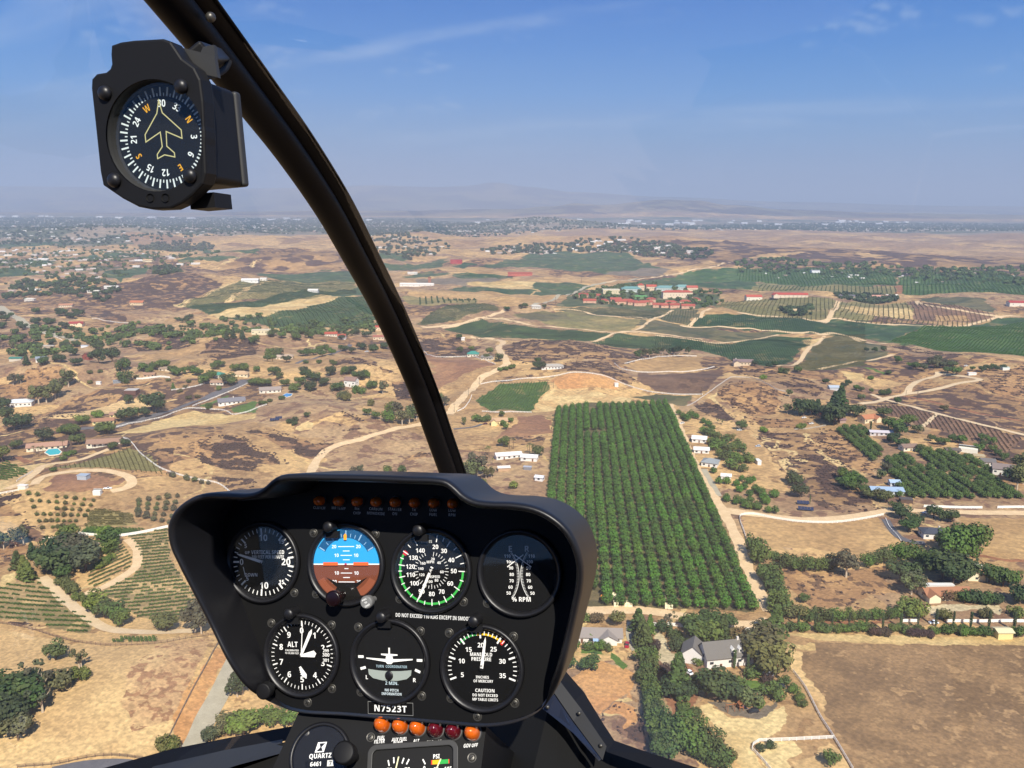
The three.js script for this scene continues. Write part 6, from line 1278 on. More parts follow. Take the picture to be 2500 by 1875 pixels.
// orange orchard tractor
{
  const [x, d, y] = at('L', 596, 222), t = thing('orchard_tractor', 'orange tractor between the front orchard rows', 'tractor', [x, y, -d], 1.2), om = M('#e08a1e', .5);
  part(t, 'body', box(2.6, 1, 1.1, .3, 1.1, 0), om); part(t, 'cab', box(1.2, 1.5, 1.2, -.7, 2, 0), om);
  for (const s of [-1, 1]) { part(t, 'wheel', new THREE.CylinderGeometry(.8, .8, .4, 16).rotateX(Math.PI / 2).translate(-.8, .8, s * .85), tyreM); part(t, 'wheel', new THREE.CylinderGeometry(.45, .45, .3, 14).rotateX(Math.PI / 2).translate(1.2, .45, s * .75), tyreM); }
}
// fruit bins stacked at the end of the orchard
[[690, 205, 2], [715, 240, 2], [710, 275, 2], [800, 275, 2], [830, 278, 2], [1145, 205, 2], [1170, 212, 1], [1145, 295, 2], [1172, 298, 2]].forEach(([cx, cy, n], i) => {
  const [x, d, y] = at('L', cx, cy);
  for (let k = 0; k < n; k++) { const t = thing('fruit_bin', 'pale wooden fruit bin stacked at the front end of the orchard', 'bin', [x, y + k * 1.25 + .02, -d], .1, 'fruit bins stacked at the orchard end'), m = M('#efe4c0', .8); for (const s of [-1, 1]) { part(t, 'side_panel', box(2.4, 1.1, .12, 0, .65, s * 1.05), m); part(t, 'end_panel', box(.12, 1.1, 2, s * 1.14, .65, 0), m); } part(t, 'base', box(2.2, .14, 1.9, 0, .1, 0), M('#cbb88c', .9)); }
});
// wooden play frame with a blue slide
{
  const [x, d, y] = at('L', 1735, 1165), t = thing('play_frame', 'wooden play frame with a swing beam and a blue slide', 'playground', [x, y, -d], .2), w = M('#a0643c', .8);
  for (const sx of [-4, -1, 1.2, 2.8]) for (const sz of [-.9, .9]) part(t, 'post', box(.18, 2.8, .18, sx, 1.4, sz), w);
  part(t, 'beam', box(4.4, .2, .2, -2, 2.8, 0), w); part(t, 'platform', box(1.8, .15, 2, 2, 1.4, 0), w); part(t, 'roof', prism([[-1.2, 2.8], [1.2, 2.8], [0, 3.7]], 2.2).rotateY(Math.PI / 2).translate(2, 0, 0), w); part(t, 'slide', box(2.6, .12, .7, 0, 0, 0).rotateZ(-.55).translate(4, .8, 0), M('#2a5fc0', .4));
}
// solar panels
function solar(view, cx, cy, deg, n, label) { const [x, d, y] = at(view, cx, cy), t = thing('solar_panel', label, 'solar panel', [x, y, -d], deg * DEG), g = new THREE.MeshStandardMaterial({ color: new THREE.Color().setRGB(.02, .03, .07), roughness: .2 }); for (let i = 0; i < n; i++) part(t, 'panel', box(1.9, .08, 3.4, (i - (n - 1) / 2) * 2, 0, 0).rotateX(.4).translate(0, 1.6, 0), g); for (const s of [-1, 1]) part(t, 'leg', box(.14, 1.7, .14, s * n * .7, .8, 0), M('#8a8a8a', .6)); }
solar('N', 620, 240, -10, 4, 'dark solar array behind, at the foot of the scrub slope');
solar('N', 640, 285, -14, 5, 'dark solar array in front, at the foot of the scrub slope');
solar('F', 580, 945, 18, 4, 'pale-edged solar array on the dry slope, left one');
solar('F', 615, 930, 18, 3, 'pale-edged solar array on the dry slope, right one');
// pools
function pool(view, flat, label, c) { const pts = pairs(flat).map(([x, y]) => at(view, x, y)), cx = pts.reduce((s, p) => s + p[0], 0) / pts.length, cd = pts.reduce((s, p) => s + p[1], 0) / pts.length, y = Math.max(...pts.map(p => p[2])) + .25, t = thing('swimming_pool', label, 'pool', [cx, y, -cd]); const mk = (k) => new THREE.Shape(pts.map(p => new THREE.Vector2((p[0] - cx) * k, (p[1] - cd) * k))); part(t, 'coping', new THREE.ExtrudeGeometry(mk(1.15), { depth: .5, bevelEnabled: false }).rotateX(-Math.PI / 2).translate(0, -.5, 0), M('#e6dcc6', .8)); part(t, 'water', new THREE.ShapeGeometry(mk(1)).rotateX(-Math.PI / 2).translate(0, .03, 0), M(c, .08)); }
pool('E', [410, 1330, 440, 1305, 520, 1290, 550, 1305, 530, 1325, 450, 1340], 'turquoise swimming pool beside the long tile-roofed house', '#3cb8b4');
pool('F', [650, 735, 680, 720, 725, 725, 720, 740, 680, 748], 'blue swimming pool at the house with the terrace', '#4c94c8');
// utility poles
function pole(view, cx, cy, h, label) { const [x, d, y] = at(view, cx, cy), t = thing('utility_pole', label, 'pole', [x, y, -d], .5), r = Math.max(.16, d * .00022); part(t, 'mast', new THREE.CylinderGeometry(r * .7, r, h, 8).translate(0, h / 2, 0), M('#5a4a3e', .9)); part(t, 'crossarm', box(2.6, .2, .2, 0, h - .8, 0), M('#5a4a3e', .9)); }
pole('I', 790, 945, 13, 'utility pole beside the dark oval tree'); pole('I', 1462, 1105, 13, 'utility pole below the tan hill at right'); pole('I', 700, 905, 9, 'short utility pole beside the pale track'); pole('G', 540, 755, 9, 'gate post at the start of the long white fence'); pole('G', 455, 840, 9, 'gate post of the square vineyard'); pole('G', 345, 970, 9, 'gate post at the foot of the dirt lane');
pole('C', 330, 805, 15, 'utility pole in the far tan field, leftmost'); pole('C', 155, 950, 15, 'utility pole beside the straight pale road'); pole('Q', 400, 585, 10, 'gate post where the two hill fences meet'); pole('G', 1110, 780, 8, 'tall stump post on the orange earth pad');
console.log('yard', Math.round(performance.now()));

// ================================================================ the helicopter cabin round the viewer
const V3 = (x, y, z) => new THREE.Vector3(x, y, z);
const seen = (px, py, Z) => V3((px - 1250) / 2090 * Z, -(py - 937.5) / 2090 * Z, -Z);      // a point of the cabin, in metres from the eye
function frame(px, py, Z, away, slope = 0) {              // a flat part of the cabin: its origin, its axes (x right, y up, z towards the seats)
  const O = seen(px, py, Z), ez = V3(...away).normalize().negate(), ex = V3(1, slope, 0); ex.addScaledVector(ez, -ex.dot(ez)).normalize();
  const ey = V3().crossVectors(ez, ex), inv = new THREE.Matrix4().makeBasis(ex, ey, ez).setPosition(O), back = inv.clone().invert();
  const world = camera.matrixWorld.clone().multiply(inv);
  return {
    O, ex, ey, ez, world,
    on(px, py, w = 0) { const d = V3((px - 1250) / 2090, -(py - 937.5) / 2090, -1), P = O.clone().addScaledVector(ez, w), t = P.dot(ez) / d.dot(ez); const v = d.multiplyScalar(t).applyMatrix4(back); return [v.x, v.y]; },
    at(px, py, Z) { const v = seen(px, py, Z).applyMatrix4(back); return v; },
    thing(name, label, category) { const g = thing(name, label, category); world.decompose(g.position, g.quaternion, g.scale); return g; },
  };
}
const BLACK = new THREE.MeshPhysicalMaterial({ specularIntensity: .5, color: new THREE.Color().setRGB(.007, .007, .008), roughness: .55, side: THREE.DoubleSide });
const BLACKGLOSS = new THREE.MeshPhysicalMaterial({ specularIntensity: .9, color: new THREE.Color().setRGB(.009, .009, .011), roughness: .4, side: THREE.DoubleSide });
const BOWBLACK = new THREE.MeshPhysicalMaterial({ specularIntensity: .14, color: new THREE.Color().setRGB(.004, .004, .005), roughness: .45, side: THREE.DoubleSide });
const BLACKMATT = new THREE.MeshPhysicalMaterial({ specularIntensity: .3, color: new THREE.Color().setRGB(.010, .010, .010), roughness: .8, side: THREE.DoubleSide });
const GREYPLATE = new THREE.MeshStandardMaterial({ color: new THREE.Color().setRGB(.04, .04, .04), roughness: .55, metalness: .3, side: THREE.DoubleSide });
const STEEL = new THREE.MeshStandardMaterial({ color: new THREE.Color().setRGB(.10, .095, .085), roughness: .42, metalness: .7 });
const NEEDLE = M('#f4f2ec', .6), PANE = new THREE.MeshPhysicalMaterial({ color: 0xffffff, transmission: 1, thickness: 0, roughness: .03, ior: 1.5, side: THREE.DoubleSide });
const sheet = (pts, hole) => { const s = new THREE.Shape(pts.map(p => new THREE.Vector2(p[0], p[1]))); if (hole) s.holes.push(hole); return s; };
const disc = (x, y, r) => { const p = new THREE.Path(); p.absarc(x, y, r, 0, Math.PI * 2, true); return p; };
function canvas(w, h, bg) { const c = document.createElement('canvas'); c.width = w; c.height = h; const g = c.getContext('2d'); g.fillStyle = bg; g.fillRect(0, 0, w, h); g.textAlign = 'center'; g.textBaseline = 'middle'; return [c, g]; }
function printed(c, rough = .6) { const t = new THREE.CanvasTexture(c); t.colorSpace = THREE.SRGBColorSpace; return new THREE.MeshPhysicalMaterial({ map: t, roughness: rough, specularIntensity: .4 }); }
const ring = (pts, seg = 48) => new THREE.LatheGeometry(pts.map(p => new THREE.Vector2(p[0], p[1])), seg).rotateX(Math.PI / 2);   // profile (radius, height) round the z axis

// ---------------------------------------------------------------- instrument panel with its hood
const PF = frame(955, 1480, .90, [.24, -.075, -1], .03);
const panel = PF.thing('instrument_panel', 'black helicopter instrument panel under a curved hood', 'instrument panel');
const RIM = [[405, 1292], [409, 1272], [420, 1250], [440, 1229], [470, 1211], [505, 1203], [550, 1203], [600, 1204], [625, 1198], [645, 1185], [664, 1168], [685, 1159], [720, 1156], [800, 1157], [900, 1159], [1000, 1163], [1060, 1165], [1090, 1171], [1112, 1187], [1132, 1206], [1158, 1219], [1195, 1224], [1250, 1226], [1305, 1236], [1350, 1258], [1388, 1292], [1412, 1335], [1424, 1385], [1422, 1435], [1412, 1485], [1397, 1550], [1378, 1625], [1352, 1690], [1318, 1736], [1268, 1762], [1195, 1775], [1080, 1768], [960, 1758], [840, 1748], [735, 1741], [690, 1729], [632, 1703], [590, 1672], [552, 1618], [508, 1530], [470, 1456], [432, 1382], [411, 1335]];
const rimW = y => lerp(lerp(.095, .055, sstep(1230, 1640, y)), .003, sstep(1640, 1738, y));
const rimAt = RIM.map(([x, y]) => { const w = rimW(y), [u, v] = PF.on(x, y, w); return V3(u, v, w); });
const rimCurve = new THREE.CatmullRomCurve3(rimAt, true, 'centripetal'), RN = 220, rimPts = rimCurve.getSpacedPoints(RN).slice(0, RN);
const midU = rimPts.reduce((s, p) => s + p.x, 0) / RN, midV = rimPts.reduce((s, p) => s + p.y, 0) / RN;
function inward(i, k) { const a = rimPts[(i + RN - 1) % RN], b = rimPts[(i + 1) % RN], dx = b.x - a.x, dy = b.y - a.y, L = Math.hypot(dx, dy) || 1; let nx = -dy / L, ny = dx / L; if (nx * (midU - rimPts[i].x) + ny * (midV - rimPts[i].y) < 0) { /* concave stretch keeps the loop's own side */ } return [rimPts[i].x + nx * k * rimTurn, rimPts[i].y + ny * k * rimTurn]; }
let area2 = 0; for (let i = 0; i < RN; i++) { const a = rimPts[i], b = rimPts[(i + 1) % RN]; area2 += a.x * b.y - b.x * a.y; } const rimTurn = area2 > 0 ? 1 : -1;
function loft(rows, closed = true) {
  const n = rows[0].length, pos = rows.flat(2), idx = [];
  for (let r = 0; r + 1 < rows.length; r++) for (let i = 0; i < (closed ? n : n - 1); i++) { const j = (i + 1) % n, a = r * n + i, b = r * n + j; idx.push(a, b, a + n, b, b + n, a + n); }
  const g = new THREE.BufferGeometry(); g.setAttribute('position', new THREE.Float32BufferAttribute(pos, 3)); g.setIndex(idx); g.computeVertexNormals(); return g;
}
{
  const row = (k, f) => rimPts.map((p, i) => { const [x, y] = inward(i, k * Math.min(1, p.z / .035)); return [x, y, f(p.z)]; });
  const T = .0075;                                        // moulded hood with a rounded lip
  part(panel, 'hood', loft([row(0, () => -.012), row(0, z => z * .5), row(0, z => z - Math.min(.006, z * .4)), row(.0012, z => z - Math.min(.0018, z * .15)), row(.0036, z => z), row(.0058, z => z - Math.min(.0018, z * .15)), row(T, z => z - Math.min(.006, z * .4)), row(T, z => z * .5), row(T, () => -.004)]), BLACKGLOSS);
  // the face plate, with its small print
  const edge = rimPts.map((p, i) => inward(i, .003)), us = edge.map(p => p[0]), vs2 = edge.map(p => p[1]), u0 = Math.min(...us), u1 = Math.max(...us), v0 = Math.min(...vs2), v1 = Math.max(...vs2);
  const S = 3600, [c, g] = canvas(Math.ceil((u1 - u0) * S), Math.ceil((v1 - v0) * S), '#111112');
  const ink = (text, px, py, size, o = {}) => { const [u, v] = PF.on(px, py), [u2, v2] = PF.on(px + 20, py + (o.tilt ?? .055) * 20); g.save(); g.translate((u - u0) * S, (v1 - v) * S); g.rotate(-Math.atan2(v2 - v, u2 - u)); g.fillStyle = o.color ?? '#e9e9e6'; g.font = `bold ${size * S}px sans-serif`; if (o.narrow) g.scale(o.narrow, 1); g.fillText(text, 0, 0); g.restore(); };
  [[780, 'CLUTCH'], [827, 'MR TEMP'], [872, 'MR', 'CHIP'], [918, 'CARBON', 'MONOXIDE'], [964, 'STARTER', 'ON'], [1011, 'TR', 'CHIP'], [1058, 'LOW', 'FUEL'], [1104, 'LOW', 'RPM']].forEach(([x, a, b], i) => { const y = 1240 + i * .9; ink(a, x, y, .0042, { narrow: .9, color: '#b9b9b6' }); if (b) ink(b, x, y + 11, .0042, { narrow: .9, color: '#b9b9b6' }); });
  ink('DO NOT EXCEED 110 KIAS EXCEPT IN SMOOTH AIR', 1068, 1507, .0054, { narrow: .72 });
  { const [a, b] = PF.on(899, 1712), [e, f] = PF.on(1009, 1748); g.save(); g.translate(((a + e) / 2 - u0) * S, (v1 - (b + f) / 2) * S); g.fillStyle = '#0c0c0c'; const w = (e - a) * S, h = .0125 * S; g.fillRect(-w / 2, -h / 2, w, h); g.strokeStyle = '#8d8d8a'; g.lineWidth = .0005 * S; g.strokeRect(-w / 2, -h / 2, w, h); g.fillStyle = '#f2f2ee'; g.font = `bold ${.0096 * S}px sans-serif`; g.letterSpacing = '2px'; g.fillText('N7523T', 0, .0003 * S); g.restore(); }
  const plate = new THREE.ExtrudeGeometry(sheet(edge), { depth: .004, bevelEnabled: false, curveSegments: 1 }).translate(0, 0, -.004), face = new THREE.ShapeGeometry(sheet(edge)).translate(0, 0, .0004);
  const uv = face.attributes.uv, ps = face.attributes.position; for (let i = 0; i < uv.count; i++) uv.setXY(i, (ps.getX(i) - u0) / (u1 - u0), (ps.getY(i) - v0) / (v1 - v0));
  const pl = part(panel, 'face_plate', plate, BLACK), pm = printed(c, .55); pm.color.setRGB(.95, .95, .95); part(pl, 'placards', face, pm);
}
const RAD = .0415, DIAL = 512;
const polar = (deg, r) => [DIAL / 2 + Math.sin(deg * DEG) * r * DIAL / 2, DIAL / 2 - Math.cos(deg * DEG) * r * DIAL / 2];
function dialKit(bg = '#0c0c0d') {
  const [c, g] = canvas(DIAL, DIAL, bg), W = '#f4f3ee';
  return {
    c, g,
    tick(deg, r0, r1, w = 4, color = W) { g.strokeStyle = color; g.lineWidth = w; g.lineCap = 'butt'; g.beginPath(); g.moveTo(...polar(deg, r0)); g.lineTo(...polar(deg, r1)); g.stroke(); },
    arc(a, b, r, w, color) { g.strokeStyle = color; g.lineWidth = w; g.beginPath(); g.arc(DIAL / 2, DIAL / 2, r * DIAL / 2, (a - 90) * DEG, (b - 90) * DEG); g.stroke(); },
    text(t, x, y, size, color = W, font = 'sans-serif', turn = 0, narrow = 1) { g.save(); g.translate(DIAL / 2 * (1 + x), DIAL / 2 * (1 - y)); g.rotate(turn * DEG); g.scale(narrow, 1); g.fillStyle = color; g.font = `bold ${size * DIAL / 2}px ${font}`; g.fillText(t, 0, 0); g.restore(); },
    at(t, deg, r, size, color = W) { this.text(t, Math.sin(deg * DEG) * r, Math.cos(deg * DEG) * r, size, color); },
    poly(pts, color) { g.fillStyle = color; g.beginPath(); pts.forEach(([x, y], i) => g[i ? 'lineTo' : 'moveTo'](DIAL / 2 * (1 + x), DIAL / 2 * (1 - y))); g.closePath(); g.fill(); },
  };
}
const faceGeo = r => { const g = new THREE.CircleGeometry(r, 56); return g; };
function gauge(name, px, py, kit, label, r = RAD) {
  const [u, v] = PF.on(px, py), o = part(panel, name, ring([[r * .985, 0], [r * 1.07, 0], [r * 1.07, .0035], [r * 1.045, .0058], [r * .985, .0062], [r * .93, .0032], [r * .915, .001]]), BLACKGLOSS, label);
  o.position.set(u, v, .0006);
  part(o, 'dial', faceGeo(r * .935).translate(0, 0, .0009), printed(kit.c, .6));
  part(o, 'cover_glass', faceGeo(r * .93).translate(0, 0, .0046), PANE);
  return o;
}
function hand(o, name, deg, len, w0, w1, tail, z, color = NEEDLE, from = 0) {
  const s = sheet([[-w0 / 2, from - tail], [w0 / 2, from - tail], [w1 / 2, len * .86], [0, len], [-w1 / 2, len * .86]]);
  return part(o, name, new THREE.ExtrudeGeometry(s, { depth: .0005, bevelEnabled: false }).rotateZ(-deg * DEG).translate(0, 0, z), color);
}
const hub = (o, r = .003) => part(o, 'hub', new THREE.CylinderGeometry(r, r, .0012, 20).rotateX(Math.PI / 2).translate(0, 0, .0025), BLACK);
{ // vertical speed
  const k = dialKit();
  for (let i = 0; i <= 20; i++) for (const s of [1, -1]) { const deg = 270 + s * i * 8.6, big = i % 5 === 0; k.tick(deg, big ? .76 : .82, .94, big ? 13 : 7); }
  k.text('0', -.68, 0, .23); k.text('20', .7, 0, .26); k.text('10', 0, .67, .25); k.text('10', .02, -.66, .25); k.text('15', .56, .56, .16); k.text('15', .56, -.56, .16); k.text('5', -.55, .44, .16); k.text('5', -.5, -.47, .16); k.text('DOWN', -.38, -.36, .13); k.text('UP', -.5, .26, .12);
  k.text('VERTICAL SPEED', .14, .27, .155, '#f4f3ee', 'sans-serif', 0, .86); k.text('100 FEET PER MINUTE', .14, .14, .125, '#f4f3ee', 'sans-serif', 0, .78);
  k.g.strokeStyle = '#f4f3ee'; k.g.lineWidth = 7; k.g.beginPath(); k.g.moveTo(DIAL / 2 * .37, DIAL / 2 * 1.14); k.g.lineTo(DIAL / 2 * .43, DIAL / 2 * 1.36); k.g.stroke();
  const o = gauge('vertical_speed_gauge', 644.5, 1371.4, k, 'round black gauge lettered VERTICAL SPEED'); hand(o, 'needle', 286, RAD * .78, .0032, .0022, 0, .0026); hub(o);
}
{ // attitude
  const k = dialKit('#2e9fde'), g = k.g, h = DIAL / 2;
  g.fillStyle = '#74412d'; g.fillRect(0, h * 1.0, DIAL, h);
  k.arc(-62, 62, .83, 60, '#17527f'); k.arc(118, 242, .86, 50, '#8c5039');  // upper ring darkened: the shadow at the top is painted into the blue
  g.fillStyle = '#f4f3ee'; g.fillRect(0, h - 4, DIAL, 8);
  for (const d of [-60, -45, -30, -20, -10, 0, 10, 20, 30, 45, 60]) k.tick(d, .74, d % 30 ? .84 : .92, d % 30 ? 5 : 9, '#8fb4d4');
  for (const [y, w, t] of [[.12, .1], [.24, .17, '10'], [.36, .1], [.48, .24, '20'], [-.12, .06], [-.24, .17, '10'], [-.36, .1], [-.48, .24, '20']]) { g.fillStyle = '#e8eef2'; g.fillRect(h * (1 - w), h * (1 - y) - 3, h * w * 2, 6); if (t) { k.text(t, -w - .12, y, .13, '#e8eef2'); k.text(t, w + .12, y, .13, '#e8eef2'); } }
  k.poly([[-.62, -.35], [-.3, -.62], [.3, -.62], [.62, -.35], [.3, -.5], [-.3, -.5]], '#141312'); k.poly([[-1, -.84], [1, -.84], [1, -1], [-1, -1]], '#141312'); k.poly([[-.22, -.5], [.22, -.5], [.42, -.86], [-.42, -.86]], '#191817');
  const o = gauge('attitude_gauge', 847, 1377, k, 'round horizon gauge, blue above and brown below');
  const OR = M('#e8641e', .5); for (const s of [-1, 1]) part(o, 'wing_bar', box(RAD * .40, .0034, .0010, s * RAD * .42, .0006, .0026), OR); part(o, 'centre_dot', new THREE.CylinderGeometry(.0011, .0011, .001, 14).rotateX(Math.PI / 2).translate(0, .0003, .0027), M('#c22a44', .5)); part(o, 'roll_pointer', new THREE.ExtrudeGeometry(sheet([[-.0015, 0], [.0015, 0], [.0018, .005], [0, .007], [-.0018, .005]]), { depth: .0006, bevelEnabled: false }).translate(0, RAD * .62, .0026), M('#f2a51c', .5));
}
{ // airspeed
  const k = dialKit(), A = [[20, 12], [30, 36], [40, 65], [50, 92], [60, 124], [70, 154], [80, 180], [90, 207], [100, 234], [110, 258], [120, 279], [130, 303], [140, 330]];
  k.arc(93, 300, .885, 15, '#3fae4c'); k.arc(298, 306, .86, 28, '#c23138');
  A.forEach(([n, d], i) => { k.tick(d, .76, .94, 7); if (i < 12) k.tick((d + A[i + 1][1]) / 2, .83, .94, 6); k.at(String(n), d, n > 99 ? .60 : .63, .16); });
  k.arc(0, 360, .49, 4, '#f4f3ee'); for (let i = 0; i < 32; i++) k.tick(10 + i * 10.6, i % 4 ? .41 : .37, .49, 4);
  [[20, 10], [40, 48], [60, 98], [80, 152], [120, 246], [140, 278], [160, 308]].forEach(([n, d]) => k.at(String(n), d, .30, .10));
  k.text('KNOTS', -.12, .76, .1, '#c9c9c4'); k.text('MPH', -.02, .22, .1); k.text('AIRSPEED', .05, -.17, .1, '#f4f3ee', 'sans-serif', 0, .85); k.text('100', -.05, -.3, .1);
  const o = gauge('airspeed_gauge', 1054, 1391.7, k, 'round gauge lettered KNOTS with a green arc'); hand(o, 'needle', 205, RAD * .80, .0030, .0022, .004, .0026); hub(o);
}
{ // rotor and engine tachometer
  const k = dialKit('#0c0c0d');
  k.text('E', -.24, .62, .22, '#b9bab8', 'sans-serif'); k.text('R', .2, .62, .22, '#b9bab8'); k.text('% RPM', .02, -.68, .16);
  for (const s of [-1, 1]) {
    k.g.strokeStyle = '#e4e4e0'; k.g.lineWidth = 4; k.g.beginPath(); k.g.arc(DIAL / 2 * (1 + s * 1.02), DIAL / 2 * 1.05, DIAL / 2 * 1.0, s < 0 ? -.62 : Math.PI - .62, s < 0 ? .62 : Math.PI + .62); k.g.stroke();
    for (let i = 0; i <= 30; i++) { const a = -.6 + i * .04, r0 = 1.0, r1 = i % 5 ? 1.05 : 1.09, X = r => DIAL / 2 * (1 + s * 1.02 - s * Math.cos(a) * r), Y = r => DIAL / 2 * (1.05 + Math.sin(a) * r); k.g.beginPath(); k.g.moveTo(X(r0 - .06), Y(r0)); k.g.lineTo(X(r0), Y(r0)); k.g.lineWidth = 3; k.g.stroke(); }
    ['50', '60', '70', '80', '90', '100', '110'].forEach((t, i) => { const a = .5 - i * .17; k.text(t, s * (1.02 - Math.cos(a) * .80), -.05 - Math.sin(a) * .98, .11); });
  }
  const o = gauge('tachometer_gauge', 1270, 1398.5, k, 'round dual tachometer lettered E, R and % RPM'); for (const s of [-1, 1]) part(o, 'needle', box(.021, .0009, .0005).rotateZ(s * .62).translate(-s * .004, RAD * .30, .0027), NEEDLE);
}
{ // altimeter
  const k = dialKit(); for (let i = 0; i < 50; i++) k.tick(i * 7.2, i % 5 ? .84 : .78, .93, i % 5 ? 5 : 9); for (let i = 0; i < 10; i++) k.at(String(i), i * 36, .66, .22);
  k.text('ALT', -.28, .28, .2, '#f4f3ee', 'sans-serif', 0, .9); k.text('CALIBRATED', -.3, .12, .07); k.text('TO 20,000 FEET', -.3, .04, .06);
  k.poly([[.56, .18], [.86, .18], [.86, -.18], [.56, -.18]], '#080808'); k.text('299', .72, .13, .11); k.text('300', .72, .02, .13); k.text('301', .72, -.12, .12);
  for (let i = 0; i < 4; i++) k.poly([[-.1 + i * .015, -.34 - i * .06], [-.04 + i * .015, -.30 - i * .06], [.14, -.52 - i * .03], [.12, -.58 - i * .02]], '#f4f3ee');
  const o = gauge('altimeter_gauge', 738.7, 1598.4, k, 'round gauge lettered ALT with three white hands'); hand(o, 'long_hand', 3, RAD * .86, .0009, .0009, 0, .0022); hand(o, 'middle_hand', 25, RAD * .74, .0026, .0036, 0, .0028); hand(o, 'short_hand', 82, RAD * .44, .0022, .0070, 0, .0034); hub(o);
}
{ // turn coordinator
  const k = dialKit('#161617'), g = k.g, h = DIAL / 2;
  for (const [x, y, t] of [[-.84, .10, 0], [.84, .04, 0], [-.78, -.2, 16], [.78, -.24, -22]]) { g.save(); g.translate(h * (1 + x), h * (1 - y)); g.rotate(-t * DEG); g.fillStyle = '#f4f3ee'; g.fillRect(-h * .08, -h * .035, h * .16, h * .07); g.restore(); }
  k.text('TURN  COORDINATOR', .04, -.14, .095, '#9db4bd', 'sans-serif', 0, .9); k.text('L', -.68, -.44, .15); k.text('R', .68, -.48, .15); k.text('2 MIN.', .04, -.58, .12, '#b9cdd4'); k.text('NO PITCH', .03, -.76, .095, '#cfdde2', 'sans-serif', 0, .9); k.text('INFORMATION', .03, -.86, .095, '#cfdde2', 'sans-serif', 0, .85);
  const o = gauge('turn_gauge', 953.5, 1613.3, k, 'round gauge lettered TURN COORDINATOR with a white aircraft');
  const pl = sheet([[-.62, .045], [-.1, .02], [-.08, .10], [-.22, .12], [-.22, .15], [-.02, .15], [-.02, .3], [.02, .3], [.02, .15], [.22, .14], [.22, .11], [.08, .10], [.1, .02], [.62, .04], [.62, .01], [.1, -.05], [.05, -.1], [-.05, -.1], [-.1, -.05], [-.62, .02]].map(p => [p[0] * RAD, (p[1] + .04) * RAD]));
  part(o, 'aircraft_symbol', new THREE.ExtrudeGeometry(pl, { depth: .0006, bevelEnabled: false }).translate(0, 0, .0024), NEEDLE);
  const tube = sheet([[-.58, -.2], [-.3, -.23], [0, -.24], [.3, -.23], [.58, -.2], [.56, -.33], [.45, -.42], [.2, -.47], [-.2, -.47], [-.45, -.42], [-.56, -.33]].map(p => [p[0] * RAD, p[1] * RAD]));
  part(o, 'slip_tube', new THREE.ExtrudeGeometry(tube, { depth: .0006, bevelEnabled: false }).translate(0, 0, .0018), M('#9aa39c', .4)); part(o, 'slip_ball', new THREE.SphereGeometry(RAD * .11, 20, 14).scale(1, 1.1, .3).translate(-.0008, -RAD * .35, .0026), BLACKGLOSS);
}
{ // manifold pressure
  const k = dialKit(), A = [[5, 250], [10, 286], [15, 322], [20, 358], [25, 34], [30, 72], [35, 109]];
  k.arc(-42, -9, .865, 13, '#2f8f45'); k.arc(-9, 38, .865, 13, '#e6b822'); k.tick(41, .80, .93, 18, '#d8322c');
  A.forEach(([n, d], i) => { k.tick(d, .76, .94, 12); if (i < 6) for (let j = 1; j < 5; j++) k.tick(d + j * 7.3, .84, .94, 6); k.at(String(n), d, .58, .17); });
  k.text('MANIFOLD', -.02, .34, .13, '#f4f3ee', 'sans-serif', 0, .9); k.text('PRESSURE', -.02, .22, .13, '#f4f3ee', 'sans-serif', 0, .9); k.text('INCHES', 0, -.24, .1); k.text('OF MERCURY', .02, -.34, .1, '#f4f3ee', 'sans-serif', 0, .86); k.text('CAUTION', .06, -.58, .12); k.text('DO NOT EXCEED', .06, -.70, .1, '#f4f3ee', 'sans-serif', 0, .9); k.text('MP TABLE LIMITS', .06, -.81, .1, '#f4f3ee', 'sans-serif', 0, .85);
  const o = gauge('manifold_gauge', 1178, 1629.6, k, 'round gauge lettered MANIFOLD PRESSURE with a yellow arc'); hand(o, 'needle', 9, RAD * .76, .0034, .0022, 0, .0026); hub(o);
}
// screws, post lights, knobs, warning lamps
const screwGeo = mergeGeometries([ring([[0, .0016], [.0026, .0016], [.0034, .0008], [.0036, 0]], 18), ring([[.0036, 0], [.0044, .0004], [.0048, 0]], 18)]), slot = new THREE.BoxGeometry(.0042, .0007, .0006);
for (const [x, y] of [[766, 1301], [917, 1304], [719, 1447], [772, 1450], [663, 1521], [590, 1545], [810, 1526], [875, 1531], [1132, 1469], [1190, 1472], [976, 1462], [1027, 1541], [1097, 1545], [1254, 1554], [1101, 1704], [1257, 1716], [1030, 1699], [1166, 1749], [752, 1715], [653, 1653], [811, 1681], [881, 1689]]) {
  const [u, v] = PF.on(x, y), s = part(panel, 'screw', screwGeo, STEEL); s.position.set(u, v, .0006); for (const a of [.4, .4 + Math.PI / 2]) part(s, 'slot', slot.clone().rotateZ(a).translate(0, 0, .0016), BLACKMATT);
}
const postGeo = mergeGeometries([new THREE.CylinderGeometry(.0058, .0062, .016, 24, 1, false).translate(0, .008, 0), new THREE.SphereGeometry(.0058, 20, 10, 0, 6.2832, 0, Math.PI / 2).scale(1, .5, 1).translate(0, .016, 0)].map(g => g.rotateX(Math.PI / 2)));
for (const [x, y] of [[817, 1283], [1033, 1291], [722, 1492], [944, 1500], [1166, 1510]]) { const [u, v] = PF.on(x, y), p = part(panel, 'post_light', postGeo, BLACKGLOSS, 'small black post light above a gauge'); p.position.set(u, v, .0006); part(p, 'shroud', box(.014, .007, .006, 0, -.009, .004), BLACK); }
const knobGeo = (r, l) => ring([[0, l], [r * .8, l], [r, l * .94], [r * .94, l * .6], [r * .7, l * .55], [r * .45, l * .5], [r * .45, 0]], 28);
function knob(px, py, r, l, m, label) { const [u, v] = PF.on(px, py), k = part(panel, 'knob', knobGeo(r, l), m, label); k.position.set(u, v, .0006); return k; }
